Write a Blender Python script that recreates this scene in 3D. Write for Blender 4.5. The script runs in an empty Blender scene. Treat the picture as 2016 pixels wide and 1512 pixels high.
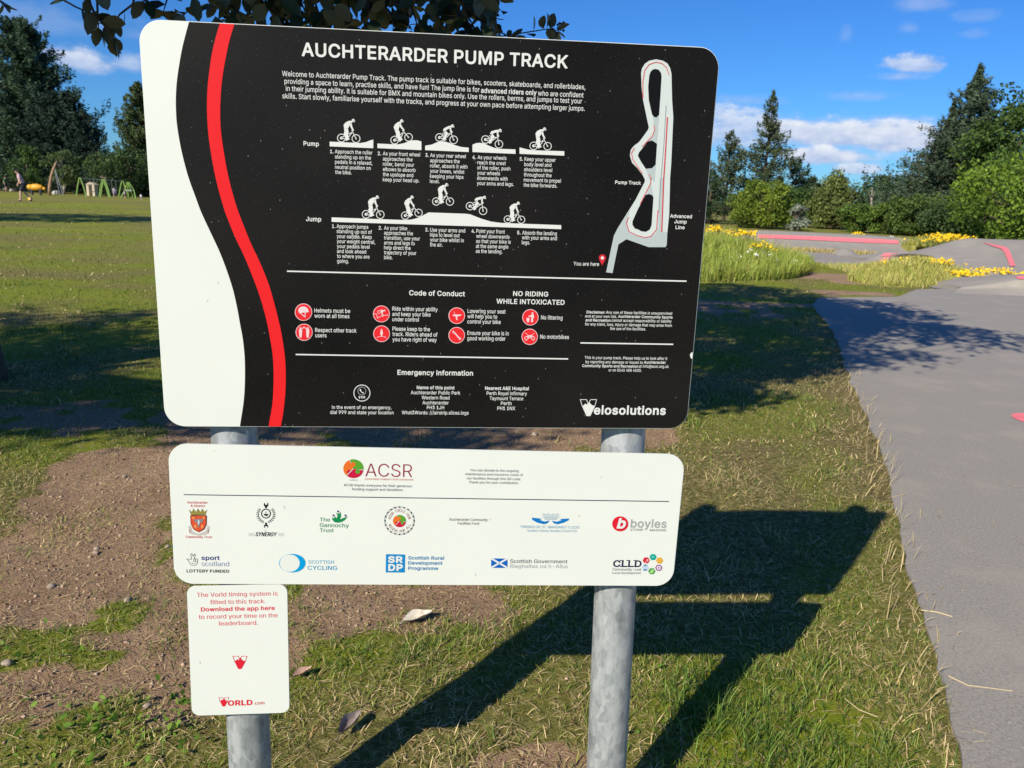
import bpy, bmesh, math, random
import numpy as np
from mathutils import Vector, Matrix, Quaternion
from mathutils.geometry import tessellate_polygon

random.seed(7)
RNG = np.random.default_rng(11)
SC = bpy.context.scene
COL = SC.collection
R = math.radians

# ------------------------------------------------------------------ camera
F, EYE = 1550.0, 1.45                       # focal length in photo pixels (2016 wide), eye height in m
PITCH, ROLL = R(13.56), R(2.2)
_fw = np.array([0, math.cos(PITCH), -math.sin(PITCH)])
_dn0 = np.cross(_fw, [1., 0, 0])
_rt = math.cos(ROLL) * np.array([1., 0, 0]) - math.sin(ROLL) * _dn0
_dn = np.cross(_fw, _rt)
CAM = np.stack([_rt, _dn, _fw], 1)
EYEP = np.array([0, 0, EYE])
cam = bpy.data.cameras.new('camera')
cam.sensor_width = 36.0
cam.lens = F / 2016 * 36
cam.clip_start, cam.clip_end = 0.05, 8000
cam.dof.use_dof = True
cam.dof.focus_distance = 1.62
cam.dof.aperture_fstop = 11.0
camo = bpy.data.objects.new('camera', cam)
COL.objects.link(camo)
camo.matrix_world = Matrix(((_rt[0], -_dn[0], -_fw[0], 0), (_rt[1], -_dn[1], -_fw[1], 0),
                            (_rt[2], -_dn[2], -_fw[2], EYE), (0, 0, 0, 1)))
SC.camera = camo

# ------------------------------------------------------------------ sun, sky, exposure
SUN_AZ, SUN_EL = R(35.7), R(33.0)           # direction the light travels (from +Y towards +X), height
SUND = Vector((math.sin(SUN_AZ) * math.cos(SUN_EL), math.cos(SUN_AZ) * math.cos(SUN_EL), -math.sin(SUN_EL)))
sun = bpy.data.lights.new('sun', 'SUN')
sun.energy, sun.angle, sun.color = 5.0, R(0.53), (1.0, 0.93, 0.80)
suno = bpy.data.objects.new('sun', sun)
suno.rotation_euler = Vector((0, 0, -1)).rotation_difference(SUND).to_euler()
COL.objects.link(suno)
SC.view_settings.view_transform = 'Standard'
SC.view_settings.look = 'None'
SC.view_settings.exposure = 0.3
SC.view_settings.gamma = 1.0
SC.cycles.max_bounces = 6
SC.cycles.transparent_max_bounces = 6

def ray(px, py):
    return CAM @ np.array([(px - 1008) / F, (py - 756) / F, 1.0])
def ground_at(px, py, z=0.0):               # where the photo shows the ground
    v = ray(px, py)
    return EYEP + v * ((z - EYE) / v[2])
def at(px, py, d):                          # a point d metres ahead in that direction
    v = ray(px, py)
    return EYEP + v * (d / v[1])

world = bpy.data.worlds.new('World')
SC.world = world
world.use_nodes = True
NT = world.node_tree
for n in list(NT.nodes): NT.nodes.remove(n)
def wn(t, **k):
    n = NT.nodes.new(t)
    for a, b in k.items(): setattr(n, a, b)
    return n
def wl(a, b): NT.links.new(a, b)
def wmath(op, a, b=None, c=None):
    n = wn('ShaderNodeMath', operation=op)
    for i, v in enumerate((a, b, c)):
        if v is None: continue
        if isinstance(v, (int, float)): n.inputs[i].default_value = v
        else: wl(v, n.inputs[i])
    return n.outputs[0]
sky = wn('ShaderNodeTexSky', sky_type='NISHITA')
sky.sun_disc = False
sky.sun_elevation, sky.sun_rotation = SUN_EL, R(215.7)
sky.altitude, sky.air_density, sky.dust_density, sky.ozone_density = 100, 1.0, 0.25, 4.0
tc = wn('ShaderNodeTexCoord')
sep = wn('ShaderNodeSeparateXYZ'); wl(tc.outputs['Generated'], sep.inputs[0])
AZ = wmath('ARCTAN2', sep.outputs[0], sep.outputs[1])
EL = wmath('ARCSINE', sep.outputs[2])
cmb = wn('ShaderNodeCombineXYZ'); wl(AZ, cmb.inputs[0]); wl(wmath('MULTIPLY', EL, 1.9), cmb.inputs[1])
def wnoise(scale, detail, rough, off=0.0):
    mp = wn('ShaderNodeMapping'); wl(cmb.outputs[0], mp.inputs[0]); mp.inputs['Location'].default_value = (off, off * .7, off * .3)
    n = wn('ShaderNodeTexNoise'); wl(mp.outputs[0], n.inputs['Vector'])
    n.inputs['Scale'].default_value = scale; n.inputs['Detail'].default_value = detail; n.inputs['Roughness'].default_value = rough
    return n.outputs['Fac']
N1, N2, N3 = wnoise(16, 6, .55), wnoise(45, 5, .6, 3.1), wnoise(9, 4, .55, 7.7)
NMIX = wmath('ADD', wmath('MULTIPLY', N1, .6), wmath('MULTIPLY', N2, .4))
# (photo x, photo y, half width, half height, opacity, ragged)  each cloud becomes a patch of sky at a fixed bearing and height
CLOUDS = [(1640, 268, 150, 30, 1.0, .8), (1765, 275, 105, 34, 1.0, .7), (1450, 258, 85, 42, .85, .9), (1880, 290, 60, 20, .8, 1.0),
          (1620, 309, 84, 18, 1.0, .8), (1690, 333, 40, 13, .9, .9), (1800, 312, 70, 10, .5, 1.1), (1800, 350, 100, 12, .35, 1.2),
          (1470, 199, 60, 12, .34, .8), (1690, 190, 62, 13, .36, 1.0), (1800, 128, 38, 16, .8, 1.3), (1775, 152, 36, 9, .5, 1.3),
          (1620, 236, 40, 8, .26, .8), (1740, 233, 58, 8, .22, .8), (1810, 8, 40, 16, .36, 1.2), (1665, 70, 10, 16, .25, 1.0),
          (1790, 56, 18, 12, .33, 1.0), (1925, 35, 30, 12, .25, 1.2), (1915, 68, 24, 10, .2, 1.2),
          (166, 122, 50, 21, .85, 1.0), (262, 128, 50, 19, .6, 1.2), (90, 40, 150, 26, .26, 1.2), (100, 96, 34, 9, .2, 1.1), (560, 250, 140, 30, .8, 1.1)]
total, light = None, None
for (cx, cy, hw, hh, op, rag) in CLOUDS:
    d = ray(cx, cy); d = d / np.linalg.norm(d)
    az, el = math.atan2(d[0], d[1]), math.asin(d[2])
    a = wmath('DIVIDE', wmath('SUBTRACT', AZ, az), hw / F * 1.1)
    b = wmath('DIVIDE', wmath('SUBTRACT', wmath('SUBTRACT', EL, wmath('MULTIPLY', wmath('SUBTRACT', AZ, az), -.02)), el), hh / F)
    low = wmath('MULTIPLY', wmath('LESS_THAN', b, 0.0), .55)       # flatter undersides
    b2 = wmath('MULTIPLY', b, wmath('ADD', low, 1.0))
    r = wmath('SQRT', wmath('ADD', wmath('MULTIPLY', a, a), wmath('MULTIPLY', b2, b2)))
    v = wmath('SUBTRACT', wmath('MULTIPLY_ADD', wmath('SUBTRACT', NMIX, .5), 3.0 * rag, 1.3), r)
    mr = wn('ShaderNodeMapRange', interpolation_type='SMOOTHSTEP'); wl(v, mr.inputs[0])
    mr.inputs[1].default_value, mr.inputs[2].default_value, mr.inputs[3].default_value, mr.inputs[4].default_value = -.05, .75 if op > .6 else 1.2, 0, op
    total = mr.outputs[0] if total is None else wmath('MAXIMUM', total, mr.outputs[0])
    lit = wmath('MULTIPLY', mr.outputs[0], wmath('MULTIPLY_ADD', b, .35, .5))
    light = lit if light is None else wmath('MAXIMUM', light, lit)
above = wn('ShaderNodeMapRange'); wl(EL, above.inputs[0]); above.inputs[1].default_value, above.inputs[2].default_value = 0.0, .02
total = wmath('MULTIPLY', total, above.outputs[0])
lum = wmath('ADD', wmath('MULTIPLY', light, .55), wmath('MULTIPLY', N2, .75))
cr = wn('ShaderNodeValToRGB'); wl(lum, cr.inputs[0])
cr.color_ramp.elements[0].position, cr.color_ramp.elements[0].color = .50, (3.7, 4.6, 6.6, 1)
cr.color_ramp.elements[1].position, cr.color_ramp.elements[1].color = 1.0, (7.6, 7.8, 8.1, 1)
hsv = wn('ShaderNodeHueSaturation'); wl(sky.outputs[0], hsv.inputs['Color'])
hsv.inputs['Hue'].default_value, hsv.inputs['Saturation'].default_value, hsv.inputs['Value'].default_value = .5, 1.12, 1.0
mix = wn('ShaderNodeMixRGB'); wl(total, mix.inputs[0]); tint = wn('ShaderNodeMixRGB', blend_type='MULTIPLY'); tint.inputs[0].default_value = 1; wl(hsv.outputs[0], tint.inputs[1]); tint.inputs[2].default_value = (.30, .61, 1.0, 1)   # clear northern air
wl(tint.outputs[0], mix.inputs[1]); wl(cr.outputs[0], mix.inputs[2])
bg = wn('ShaderNodeBackground'); wl(mix.outputs[0], bg.inputs[0]); bg.inputs[1].default_value = 0.10
wout = wn('ShaderNodeOutputWorld'); wl(bg.outputs[0], wout.inputs[0])

# ------------------------------------------------------------------ helpers
def tag(o, label=None, cat=None, group=None, kind=None):
    if label: o['label'] = label
    if cat: o['category'] = cat
    if group: o['group'] = group
    if kind: o['kind'] = kind
    return o
def empty(name, loc=(0, 0, 0), rz=0.0, label=None, cat=None, group=None):
    o = bpy.data.objects.new(name, None); COL.objects.link(o)
    o.location = loc; o.rotation_euler = (0, 0, rz); o.empty_display_size = .1
    return tag(o, label, cat, group)
def link(name, me, mat=None, parent=None):
    o = bpy.data.objects.new(name, me); COL.objects.link(o)
    if mat is not None: me.materials.append(mat)
    if parent is not None: o.parent = parent
    return o
def np_mesh(name, verts, faces, mat=None, parent=None, cols=None, smooth=False):
    """verts (N,3); faces: list of integer arrays, each (M,k)"""
    verts = np.asarray(verts, np.float32)
    if not isinstance(faces, (list, tuple)): faces = [faces]
    faces = [np.asarray(f, np.int32) for f in faces if len(f)]
    me = bpy.data.meshes.new(name)
    me.vertices.add(len(verts)); me.vertices.foreach_set('co', verts.ravel())
    li = np.concatenate([f.ravel() for f in faces])
    cnt = np.concatenate([np.full(len(f), f.shape[1], np.int32) for f in faces])
    st = np.concatenate([[0], np.cumsum(cnt)[:-1]]).astype(np.int32)
    me.loops.add(len(li)); me.loops.foreach_set('vertex_index', li)
    me.polygons.add(len(cnt)); me.polygons.foreach_set('loop_start', st)
    if smooth: me.polygons.foreach_set('use_smooth', np.ones(len(cnt), bool))
    me.update(calc_edges=True)
    if cols is not None:
        a = me.color_attributes.new('col', 'FLOAT_COLOR', 'POINT')
        c = np.ones((len(verts), 4), np.float32); c[:, :3] = cols
        a.data.foreach_set('color', c.ravel())
    return link(name, me, mat, parent)
class Geo:
    """collects tubes, boxes, grids and polygons; build() makes ONE mesh object"""
    def __init__(s): s.v, s.f = [], []
    def add(s, vs, fs):
        b = len(s.v); s.v.extend([tuple(map(float, p)) for p in vs]); s.f.extend([tuple(b + i for i in f) for f in fs]); return s
    def box(s, c, size, rz=0.0):
        cx, cy, cz = c; hx, hy, hz = (q / 2 for q in size); co, si = math.cos(rz), math.sin(rz)
        vs = [(cx + x * co - y * si, cy + x * si + y * co, cz + z) for z in (-hz, hz) for (x, y) in ((-hx, -hy), (hx, -hy), (hx, hy), (-hx, hy))]
        return s.add(vs, [(3, 2, 1, 0), (4, 5, 6, 7), (0, 1, 5, 4), (1, 2, 6, 5), (2, 3, 7, 6), (3, 0, 4, 7)])
    def tube(s, pts, rad, n=10, cap=True):
        pts = [np.asarray(p, float) for p in pts]
        if isinstance(rad, (int, float)): rad = [rad] * len(pts)
        vs, fs = [], []; ref = None
        for i, p in enumerate(pts):
            t = pts[min(i + 1, len(pts) - 1)] - pts[max(i - 1, 0)]; t = t / (np.linalg.norm(t) + 1e-9)
            if ref is None:
                ref = np.cross(t, [0.31, 0.95, 0.02] if abs(t[2]) > .9 else [0, 0, 1.0])
            u = ref - t * (ref @ t); u /= np.linalg.norm(u) + 1e-9; ref = u
            w = np.cross(t, u)
            for k in range(n):
                a = 2 * math.pi * k / n; vs.append(p + rad[i] * (u * math.cos(a) + w * math.sin(a)))
        for i in range(len(pts) - 1):
            for k in range(n):
                fs.append((i * n + k, i * n + (k + 1) % n, (i + 1) * n + (k + 1) % n, (i + 1) * n + k))
        if cap:
            fs.append(tuple(range(n - 1, -1, -1))); fs.append(tuple((len(pts) - 1) * n + k for k in range(n)))
        return s.add(vs, fs)
    def grid(s, rows):
        n = len(rows[0]); vs = [p for r in rows for p in r]
        return s.add(vs, [(i * n + k, i * n + k + 1, (i + 1) * n + k + 1, (i + 1) * n + k) for i in range(len(rows) - 1) for k in range(n - 1)])
    def build(s, name, mat, parent=None, smooth=False):
        me = bpy.data.meshes.new(name); me.from_pydata(s.v, [], s.f)
        if smooth: me.polygons.foreach_set('use_smooth', [True] * len(me.polygons))
        me.update(); return link(name, me, mat, parent)
def children_copy(root, loc, rz=0.0, scale=1.0, label=None, group=None):
    r = root.copy(); COL.objects.link(r); r.location = loc; r.rotation_euler = (0, 0, rz); r.scale = (scale,) * 3
    if label: r['label'] = label
    if group: r['group'] = group
    for ch in [o for o in list(COL.objects) if o.parent == root]:
        c = ch.copy(); COL.objects.link(c); c.parent = r
        for g in [o for o in list(COL.objects) if o.parent == ch]:
            d = g.copy(); COL.objects.link(d); d.parent = c
    return r
# value noise on numpy arrays
def _hash(ix, iy, s):
    h = (ix.astype(np.int64) * 374761393 + iy.astype(np.int64) * 668265263 + s * 974634277) & 0xffffffff
    h = ((h ^ (h >> 13)) * 1274126177) & 0xffffffff
    return ((h ^ (h >> 16)) & 0xffffff) / float(0xffffff)
def vnoise(x, y, s=0):
    ix, iy = np.floor(x), np.floor(y); fx, fy = x - ix, y - iy
    fx, fy = fx * fx * (3 - 2 * fx), fy * fy * (3 - 2 * fy)
    a, b, c, d = _hash(ix, iy, s), _hash(ix + 1, iy, s), _hash(ix, iy + 1, s), _hash(ix + 1, iy + 1, s)
    return (a * (1 - fx) + b * fx) * (1 - fy) + (c * (1 - fx) + d * fx) * fy
def fbm(x, y, s=0, o=4):
    t, amp, tot = 0, 1.0, 0
    for k in range(o):
        t = t + amp * vnoise(x * 2 ** k, y * 2 ** k, s + k); tot += amp; amp *= .5
    return t / tot
def sstep(a, b, x):
    t = np.clip((x - a) / (b - a), 0, 1); return t * t * (3 - 2 * t)
def in_poly(x, y, P):
    ins = np.zeros(x.shape, bool); n = len(P)
    for i in range(n):
        x0, y0 = P[i][:2]; x1, y1 = P[(i + 1) % n][:2]
        if y0 == y1: continue
        c = ((y0 > y) != (y1 > y)) & (x < (x1 - x0) * (y - y0) / (y1 - y0) + x0)
        ins ^= c
    return ins
def poly_dist(x, y, P):                      # distance to an open polyline
    d = np.full(x.shape, 1e9)
    for (a, b) in zip(P[:-1], P[1:]):
        ax, ay = a[:2]; dx, dy = b[0] - ax, b[1] - ay
        t = np.clip(((x - ax) * dx + (y - ay) * dy) / (dx * dx + dy * dy + 1e-9), 0, 1)
        d = np.minimum(d, np.hypot(x - ax - t * dx, y - ay - t * dy))
    return d

# ------------------------------------------------------------------ materials
def mat_new(name):
    m = bpy.data.materials.new(name); m.use_nodes = True
    nt = m.node_tree; b = nt.nodes['Principled BSDF']
    return m, nt, b
def simple(name, col, rough=.6, metal=0.0, spec=.5, var=0.0, scale=30.0, bump=0.0):
    m, nt, b = mat_new(name)
    b.inputs['Base Color'].default_value = (*col, 1); b.inputs['Roughness'].default_value = rough
    b.inputs['Metallic'].default_value = metal; b.inputs['Specular IOR Level'].default_value = spec
    if var or bump:
        t = nt.nodes.new('ShaderNodeTexCoord'); n = nt.nodes.new('ShaderNodeTexNoise')
        nt.links.new(t.outputs['Object'], n.inputs['Vector']); n.inputs['Scale'].default_value = scale; n.inputs['Detail'].default_value = 5
        r = nt.nodes.new('ShaderNodeMapRange'); nt.links.new(n.outputs['Fac'], r.inputs[0])
        r.inputs[1].default_value, r.inputs[2].default_value, r.inputs[3].default_value, r.inputs[4].default_value = .3, .7, 1 - var, 1 + var
        mx = nt.nodes.new('ShaderNodeMixRGB'); mx.blend_type = 'MULTIPLY'; mx.inputs[0].default_value = 1; mx.inputs[1].default_value = (*col, 1)
        nt.links.new(r.outputs[0], mx.inputs[2]); nt.links.new(mx.outputs[0], b.inputs['Base Color'])
        if bump:
            bp = nt.nodes.new('ShaderNodeBump'); bp.inputs['Strength'].default_value = bump; bp.inputs['Distance'].default_value = .01
            nt.links.new(n.outputs['Fac'], bp.inputs['Height']); nt.links.new(bp.outputs[0], b.inputs['Normal'])
    return m
def leafy(name, trans=.3, rough=.55, spec=.25, under=None):
    """reads each leaf's own colour from the mesh; lets some light through; optional paler underside"""
    m, nt, b = mat_new(name)
    a = nt.nodes.new('ShaderNodeVertexColor'); a.layer_name = 'col'; colr = a.outputs[0]
    if under is not None:
        g = nt.nodes.new('ShaderNodeNewGeometry'); mx = nt.nodes.new('ShaderNodeMixRGB')
        nt.links.new(g.outputs['Backfacing'], mx.inputs[0]); nt.links.new(colr, mx.inputs[1]); mx.inputs[2].default_value = (*under, 1); colr = mx.outputs[0]
    nt.links.new(colr, b.inputs['Base Color']); b.inputs['Roughness'].default_value = rough; b.inputs['Specular IOR Level'].default_value = spec
    t = nt.nodes.new('ShaderNodeBsdfTranslucent'); nt.links.new(colr, t.inputs[0])
    ms = nt.nodes.new('ShaderNodeMixShader'); ms.inputs[0].default_value = trans
    nt.links.new(b.outputs[0], ms.inputs[1]); nt.links.new(t.outputs[0], ms.inputs[2])
    nt.links.new(ms.outputs[0], nt.nodes['Material Output'].inputs[0])
    return m
# letter outlines (plain grotesque), 305 units to the capital height: advance, contours
GLYPH = {
    '!': (118, '38,7 46,1 54,-2 64,-2 70,-1 75,2 82,10 84,14 86,20 86,30 84,36 81,40 76,46 72,48 63,52 54,52 50,51 42,46 35,38 32,30 31,22 32,17 34,12|40,96 77,96 79,305 38,305'),
    '&': (269, '41,26 51,17 58,12 68,6 86,0 105,-4 129,-4 145,-1 154,1 170,7 179,11 188,17 197,25 218,0 262,0 220,52 229,65 234,76 239,88 242,103 244,113 245,134 209,134 209,123 207,107 202,90 196,80 132,159 163,183 176,196 184,208 189,216 193,231 194,243 193,256 191,264 186,275 180,283 172,291 165,296 154,302 140,306 126,308 114,308 104,307 88,303 75,296 66,289 58,281 51,268 47,255 45,244 46,230 48,217 52,208 59,194 69,180 81,165 58,147 41,131 34,122 29,114 23,100 21,90 20,80 22,62 28,45 34,35|74,42 66,51 61,62 58,73 58,84 59,90 63,100 72,113 86,126 103,138 175,52 166,44 150,35 138,31 123,28 109,28 96,30 86,34|109,186 95,204 89,214 85,222 83,230 82,239 84,251 87,259 90,264 95,268 102,272 108,275 115,276 127,276 134,275 144,270 150,264 153,259 156,254 157,247 157,238 156,232 151,222 142,212 133,204'),
    "'": (124, '47,191 77,191 81,305 42,305'),
    ',': (113, '23,-72 51,-72 82,43 40,42'),
    '-': (272, '68,113 202,113 202,146 68,147'),
    '.': (113, '36,7 44,1 49,-2 55,-3 65,-2 70,0 75,4 82,12 84,20 85,26 83,34 79,42 70,49 60,52 49,51 45,49 40,46 33,38 31,34 30,26 31,16'),
    '/': (150, '9,-46 43,-46 141,320 107,319'),
    '0': (272, '68,23 77,15 88,8 99,2 110,-1 122,-3 132,-4 150,-3 162,-1 173,2 184,8 195,15 205,24 212,32 219,42 226,56 230,67 235,82 239,98 241,116 243,140 243,164 241,189 239,207 236,220 230,238 226,249 218,263 211,274 204,282 194,291 184,298 173,303 162,306 150,309 134,309 122,309 110,306 99,303 89,298 78,291 70,284 61,274 52,260 47,250 41,237 37,223 34,209 30,187 29,170 29,147 31,114 36,85 41,68 46,56 53,43 60,32|99,43 88,55 81,68 74,86 69,108 66,134 66,165 67,181 71,207 75,222 82,239 91,254 99,262 110,270 123,274 128,275 139,276 152,274 160,271 168,266 181,254 186,246 192,236 198,218 204,194 205,179 206,158 205,122 201,98 195,76 186,58 181,51 173,43 161,35 153,32 146,30 138,30 126,30 119,32 112,35 104,39'),
    '1': (272, '46,0 235,0 234,33 166,33 166,305 119,305 52,256 52,215 124,268 127,269 127,33 46,33'),
    '2': (272, '38,0 234,0 234,34 92,34 92,36 167,114 196,148 207,163 215,175 221,186 225,198 228,215 228,232 226,245 221,258 212,274 201,286 191,294 179,300 166,305 146,309 124,309 104,305 96,302 86,298 70,287 57,274 52,266 47,256 43,246 41,237 40,228 39,217 76,217 77,231 81,243 88,256 98,265 109,271 120,275 129,276 140,276 152,274 164,270 170,266 178,260 184,252 188,245 191,236 192,229 192,217 190,206 187,196 180,184 169,168 145,142 38,28'),
    '3': (272, '47,28 56,20 62,15 76,7 90,2 109,-3 118,-4 144,-4 154,-2 166,0 176,3 192,11 202,18 208,23 217,32 223,40 228,50 232,59 234,66 236,82 235,98 234,107 228,124 223,134 217,141 210,149 203,155 194,161 185,166 174,170 164,172 149,174 133,174 223,276 223,305 42,305 42,271 173,271 173,269 171,266 94,180 94,149 121,149 140,147 158,143 166,140 177,133 186,123 190,117 194,108 197,93 197,81 196,72 193,62 186,52 176,43 164,36 153,32 138,30 124,30 112,32 98,36 87,42 77,51 72,57 68,68 66,79 26,79 27,68 32,51 37,42'),
    '4': (272, '24,64 169,63 169,0 206,0 206,63 248,63 248,98 206,98 206,191 169,190 169,98 65,98 66,102 186,305 148,305 24,95'),
    '5': (272, '56,28 63,21 74,13 82,7 93,3 104,-1 121,-4 144,-4 156,-2 166,1 175,4 188,11 202,21 209,28 216,37 221,45 229,63 233,76 235,97 233,116 230,131 224,147 217,158 212,166 202,177 188,186 176,193 161,198 146,200 127,200 110,196 96,190 86,184 82,181 80,181 90,271 220,271 220,305 58,305 40,152 77,148 85,154 95,159 114,165 124,166 137,166 146,165 154,162 165,157 172,153 181,144 185,138 189,130 194,120 196,106 197,94 195,82 192,69 188,62 181,52 176,46 166,38 156,34 142,30 126,30 115,32 105,36 94,42 85,50 80,58 75,68 73,78 36,78 37,69 38,60 41,52 49,38'),
    '6': (272, '68,22 77,14 85,9 94,4 104,0 115,-2 130,-4 147,-4 156,-2 168,0 177,4 187,9 196,15 209,28 214,34 220,43 225,53 229,63 232,74 233,91 233,106 230,123 226,135 221,145 211,159 204,167 190,177 178,182 162,187 148,188 130,188 118,184 105,178 193,305 151,305 73,191 59,167 52,152 44,133 40,116 38,98 39,84 41,69 46,54 56,36|94,45 86,56 80,68 76,79 75,90 75,104 78,116 83,130 89,138 98,146 108,153 116,156 129,159 142,159 153,157 163,153 173,147 181,139 188,129 194,116 196,101 196,88 194,73 189,61 182,51 174,43 165,36 156,32 143,29 128,29 117,32 104,37'),
    '7': (272, '58,0 99,0 234,269 234,305 37,305 38,271 194,271 194,269'),
    '8': (272, '50,30 58,22 66,16 79,8 90,3 102,0 120,-3 129,-4 149,-4 160,-2 178,2 189,6 200,12 214,23 222,31 228,38 233,48 238,60 240,69 240,88 238,104 233,117 224,130 211,144 197,153 187,157 180,159 180,160 192,164 203,171 214,182 221,193 224,201 227,210 229,219 229,232 227,246 222,261 217,270 212,276 199,289 184,299 166,306 146,309 125,309 106,306 89,300 72,289 59,277 54,270 49,260 44,246 42,234 43,218 47,200 51,192 56,184 66,173 74,167 82,163 92,160 92,159 85,157 72,152 66,148 58,142 51,136 45,127 39,116 35,108 33,98 31,89 31,75 33,63 36,54 40,44|86,45 78,54 72,64 70,76 69,88 72,102 77,112 82,119 88,124 96,131 108,137 121,140 128,141 143,141 150,140 164,136 176,130 184,124 194,113 199,102 202,90 202,80 201,70 197,60 191,52 186,46 177,39 169,35 158,32 144,30 128,30 117,31 106,34 94,39|96,187 90,194 83,206 80,216 80,228 81,237 84,247 89,256 97,264 106,269 117,274 128,276 144,276 155,274 164,270 174,264 181,257 185,252 190,240 191,232 191,219 189,209 186,202 181,194 173,186 166,181 154,176 144,174 133,174 123,175 111,178 102,183'),
    '9': (272, '78,0 121,0 189,100 206,127 219,152 224,162 230,180 233,198 233,219 231,231 229,241 225,251 221,261 210,277 198,288 186,297 176,302 167,305 158,307 146,309 125,309 104,305 96,302 85,296 70,286 62,277 56,270 51,262 46,252 42,242 40,233 38,212 39,198 42,180 46,168 54,155 60,147 68,138 82,128 91,124 109,119 118,117 132,117 146,118 156,122 166,128|96,161 86,172 81,181 78,190 75,204 75,218 77,230 81,240 87,251 95,260 104,267 116,273 125,275 142,276 149,275 161,271 172,264 181,256 189,244 194,231 196,222 196,204 195,196 192,183 185,171 177,162 168,154 155,149 143,146 128,146 117,149 105,154'),
    ':': (113, '36,7 44,1 49,-2 55,-3 65,-2 70,0 75,4 82,12 84,20 85,26 83,34 79,42 70,49 60,52 49,51 45,49 40,46 33,38 31,34 30,26 31,16|37,171 45,165 52,163 56,162 67,164 76,169 80,174 82,178 85,188 84,194 83,200 77,208 71,214 66,216 61,217 53,217 49,216 42,213 38,209 32,202 31,198 30,191 31,181 33,176'),
    '@': (406, '72,-30 84,-41 95,-49 106,-56 119,-63 133,-69 147,-73 162,-77 177,-79 204,-81 223,-81 239,-80 270,-74 288,-69 302,-64 294,-35 266,-44 241,-49 217,-51 196,-51 173,-48 148,-41 126,-31 111,-21 97,-8 85,7 76,23 69,40 65,53 60,78 59,98 59,123 62,148 65,162 72,181 79,196 85,206 96,221 106,231 125,245 142,253 157,259 175,263 194,265 222,265 235,264 248,261 268,255 281,249 291,243 306,232 314,224 324,211 332,199 336,190 341,176 346,160 348,141 349,116 348,100 346,77 343,66 340,56 334,46 329,41 322,37 316,36 306,36 301,37 294,41 289,48 285,56 284,66 284,201 252,201 252,183 250,183 240,193 226,201 214,205 199,206 187,205 179,204 170,201 156,194 146,188 134,175 128,166 121,152 117,140 113,120 113,107 115,86 119,67 127,48 137,34 149,22 158,16 166,12 176,10 185,8 201,8 212,9 222,12 230,16 240,23 246,30 252,41 254,41 255,36 258,28 266,20 275,14 286,10 302,7 319,7 333,10 341,13 352,21 361,31 367,42 372,53 376,68 379,87 381,112 381,140 377,167 372,185 366,202 360,214 346,234 338,244 327,255 316,264 298,275 283,282 270,287 256,290 241,293 224,295 194,295 176,293 160,290 146,287 132,282 119,277 106,270 94,262 80,251 66,236 56,224 47,208 37,186 32,171 29,157 26,140 24,118 24,96 26,74 28,58 32,41 37,28 42,14 50,-1 63,-20|164,52 156,63 152,70 148,82 145,100 145,114 146,127 149,138 155,150 161,158 169,166 178,171 186,174 196,175 210,174 221,172 232,167 238,162 245,152 249,142 252,126 253,105 251,87 247,71 242,60 239,55 233,50 228,46 218,42 207,39 194,39 184,40 172,45'),
    'A': (288, '10,0 51,0 81,85 206,85 237,0 278,0 166,305 121,305|93,119 120,198 143,273 164,206 194,120'),
    'B': (274, '36,0 153,0 172,1 182,3 197,7 207,11 215,15 228,25 235,33 240,40 247,56 250,72 250,92 248,104 245,115 240,124 234,132 223,144 217,148 207,153 196,156 189,158 190,160 203,165 214,172 219,175 226,183 234,197 237,206 239,216 239,232 237,242 235,252 229,265 224,272 216,281 206,290 198,294 188,298 179,301 168,304 156,305 36,305|75,34 75,138 156,138 166,137 178,134 189,128 200,118 206,110 210,100 212,93 213,84 213,74 211,67 208,60 205,55 198,48 191,43 181,39 172,36 161,35|75,171 75,271 148,271 157,270 167,268 179,264 187,258 193,252 198,243 201,232 202,224 201,214 199,205 194,196 189,190 182,183 176,179 168,175 158,173 149,171'),
    'C': (306, '66,35 78,23 90,15 104,8 115,3 130,-1 144,-3 169,-4 188,-2 201,2 212,6 226,12 235,18 246,27 256,36 266,49 273,61 277,70 282,86 284,96 245,96 240,80 231,65 219,52 206,43 196,38 188,35 169,32 148,32 138,34 128,37 114,44 103,51 92,61 87,68 80,77 71,96 67,109 64,124 62,150 64,179 67,195 71,208 75,218 80,228 86,237 96,248 110,260 128,268 139,271 149,273 168,273 184,271 196,267 206,262 214,257 227,245 234,237 240,226 245,209 284,209 282,218 278,231 273,242 268,253 255,270 247,278 234,288 225,294 213,299 203,303 187,307 172,309 158,309 145,309 130,306 116,303 103,297 90,290 81,284 65,270 58,261 49,249 42,236 36,222 29,201 27,188 25,170 25,135 27,115 30,100 36,83 41,70 49,56 58,44'),
    'D': (301, '36,0 144,0 165,3 182,6 197,12 212,19 223,26 233,35 243,45 253,58 261,72 266,86 271,101 274,117 276,134 277,150 276,172 274,189 271,205 266,221 261,233 253,247 243,261 232,272 224,279 212,287 198,294 184,299 169,302 152,305 136,305 36,305|75,34 75,271 145,271 163,268 181,262 191,257 200,251 208,245 216,235 223,226 228,216 235,196 238,181 239,169 239,138 235,113 228,90 222,80 217,72 207,61 200,54 191,49 180,43 167,39 156,36 144,35'),
    'E': (251, '36,0 225,0 225,34 75,34 75,137 213,138 213,171 75,171 75,271 223,271 223,305 36,305'),
    'F': (246, '36,0 75,0 75,133 208,133 208,167 75,167 75,271 221,271 221,305 36,305'),
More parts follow.
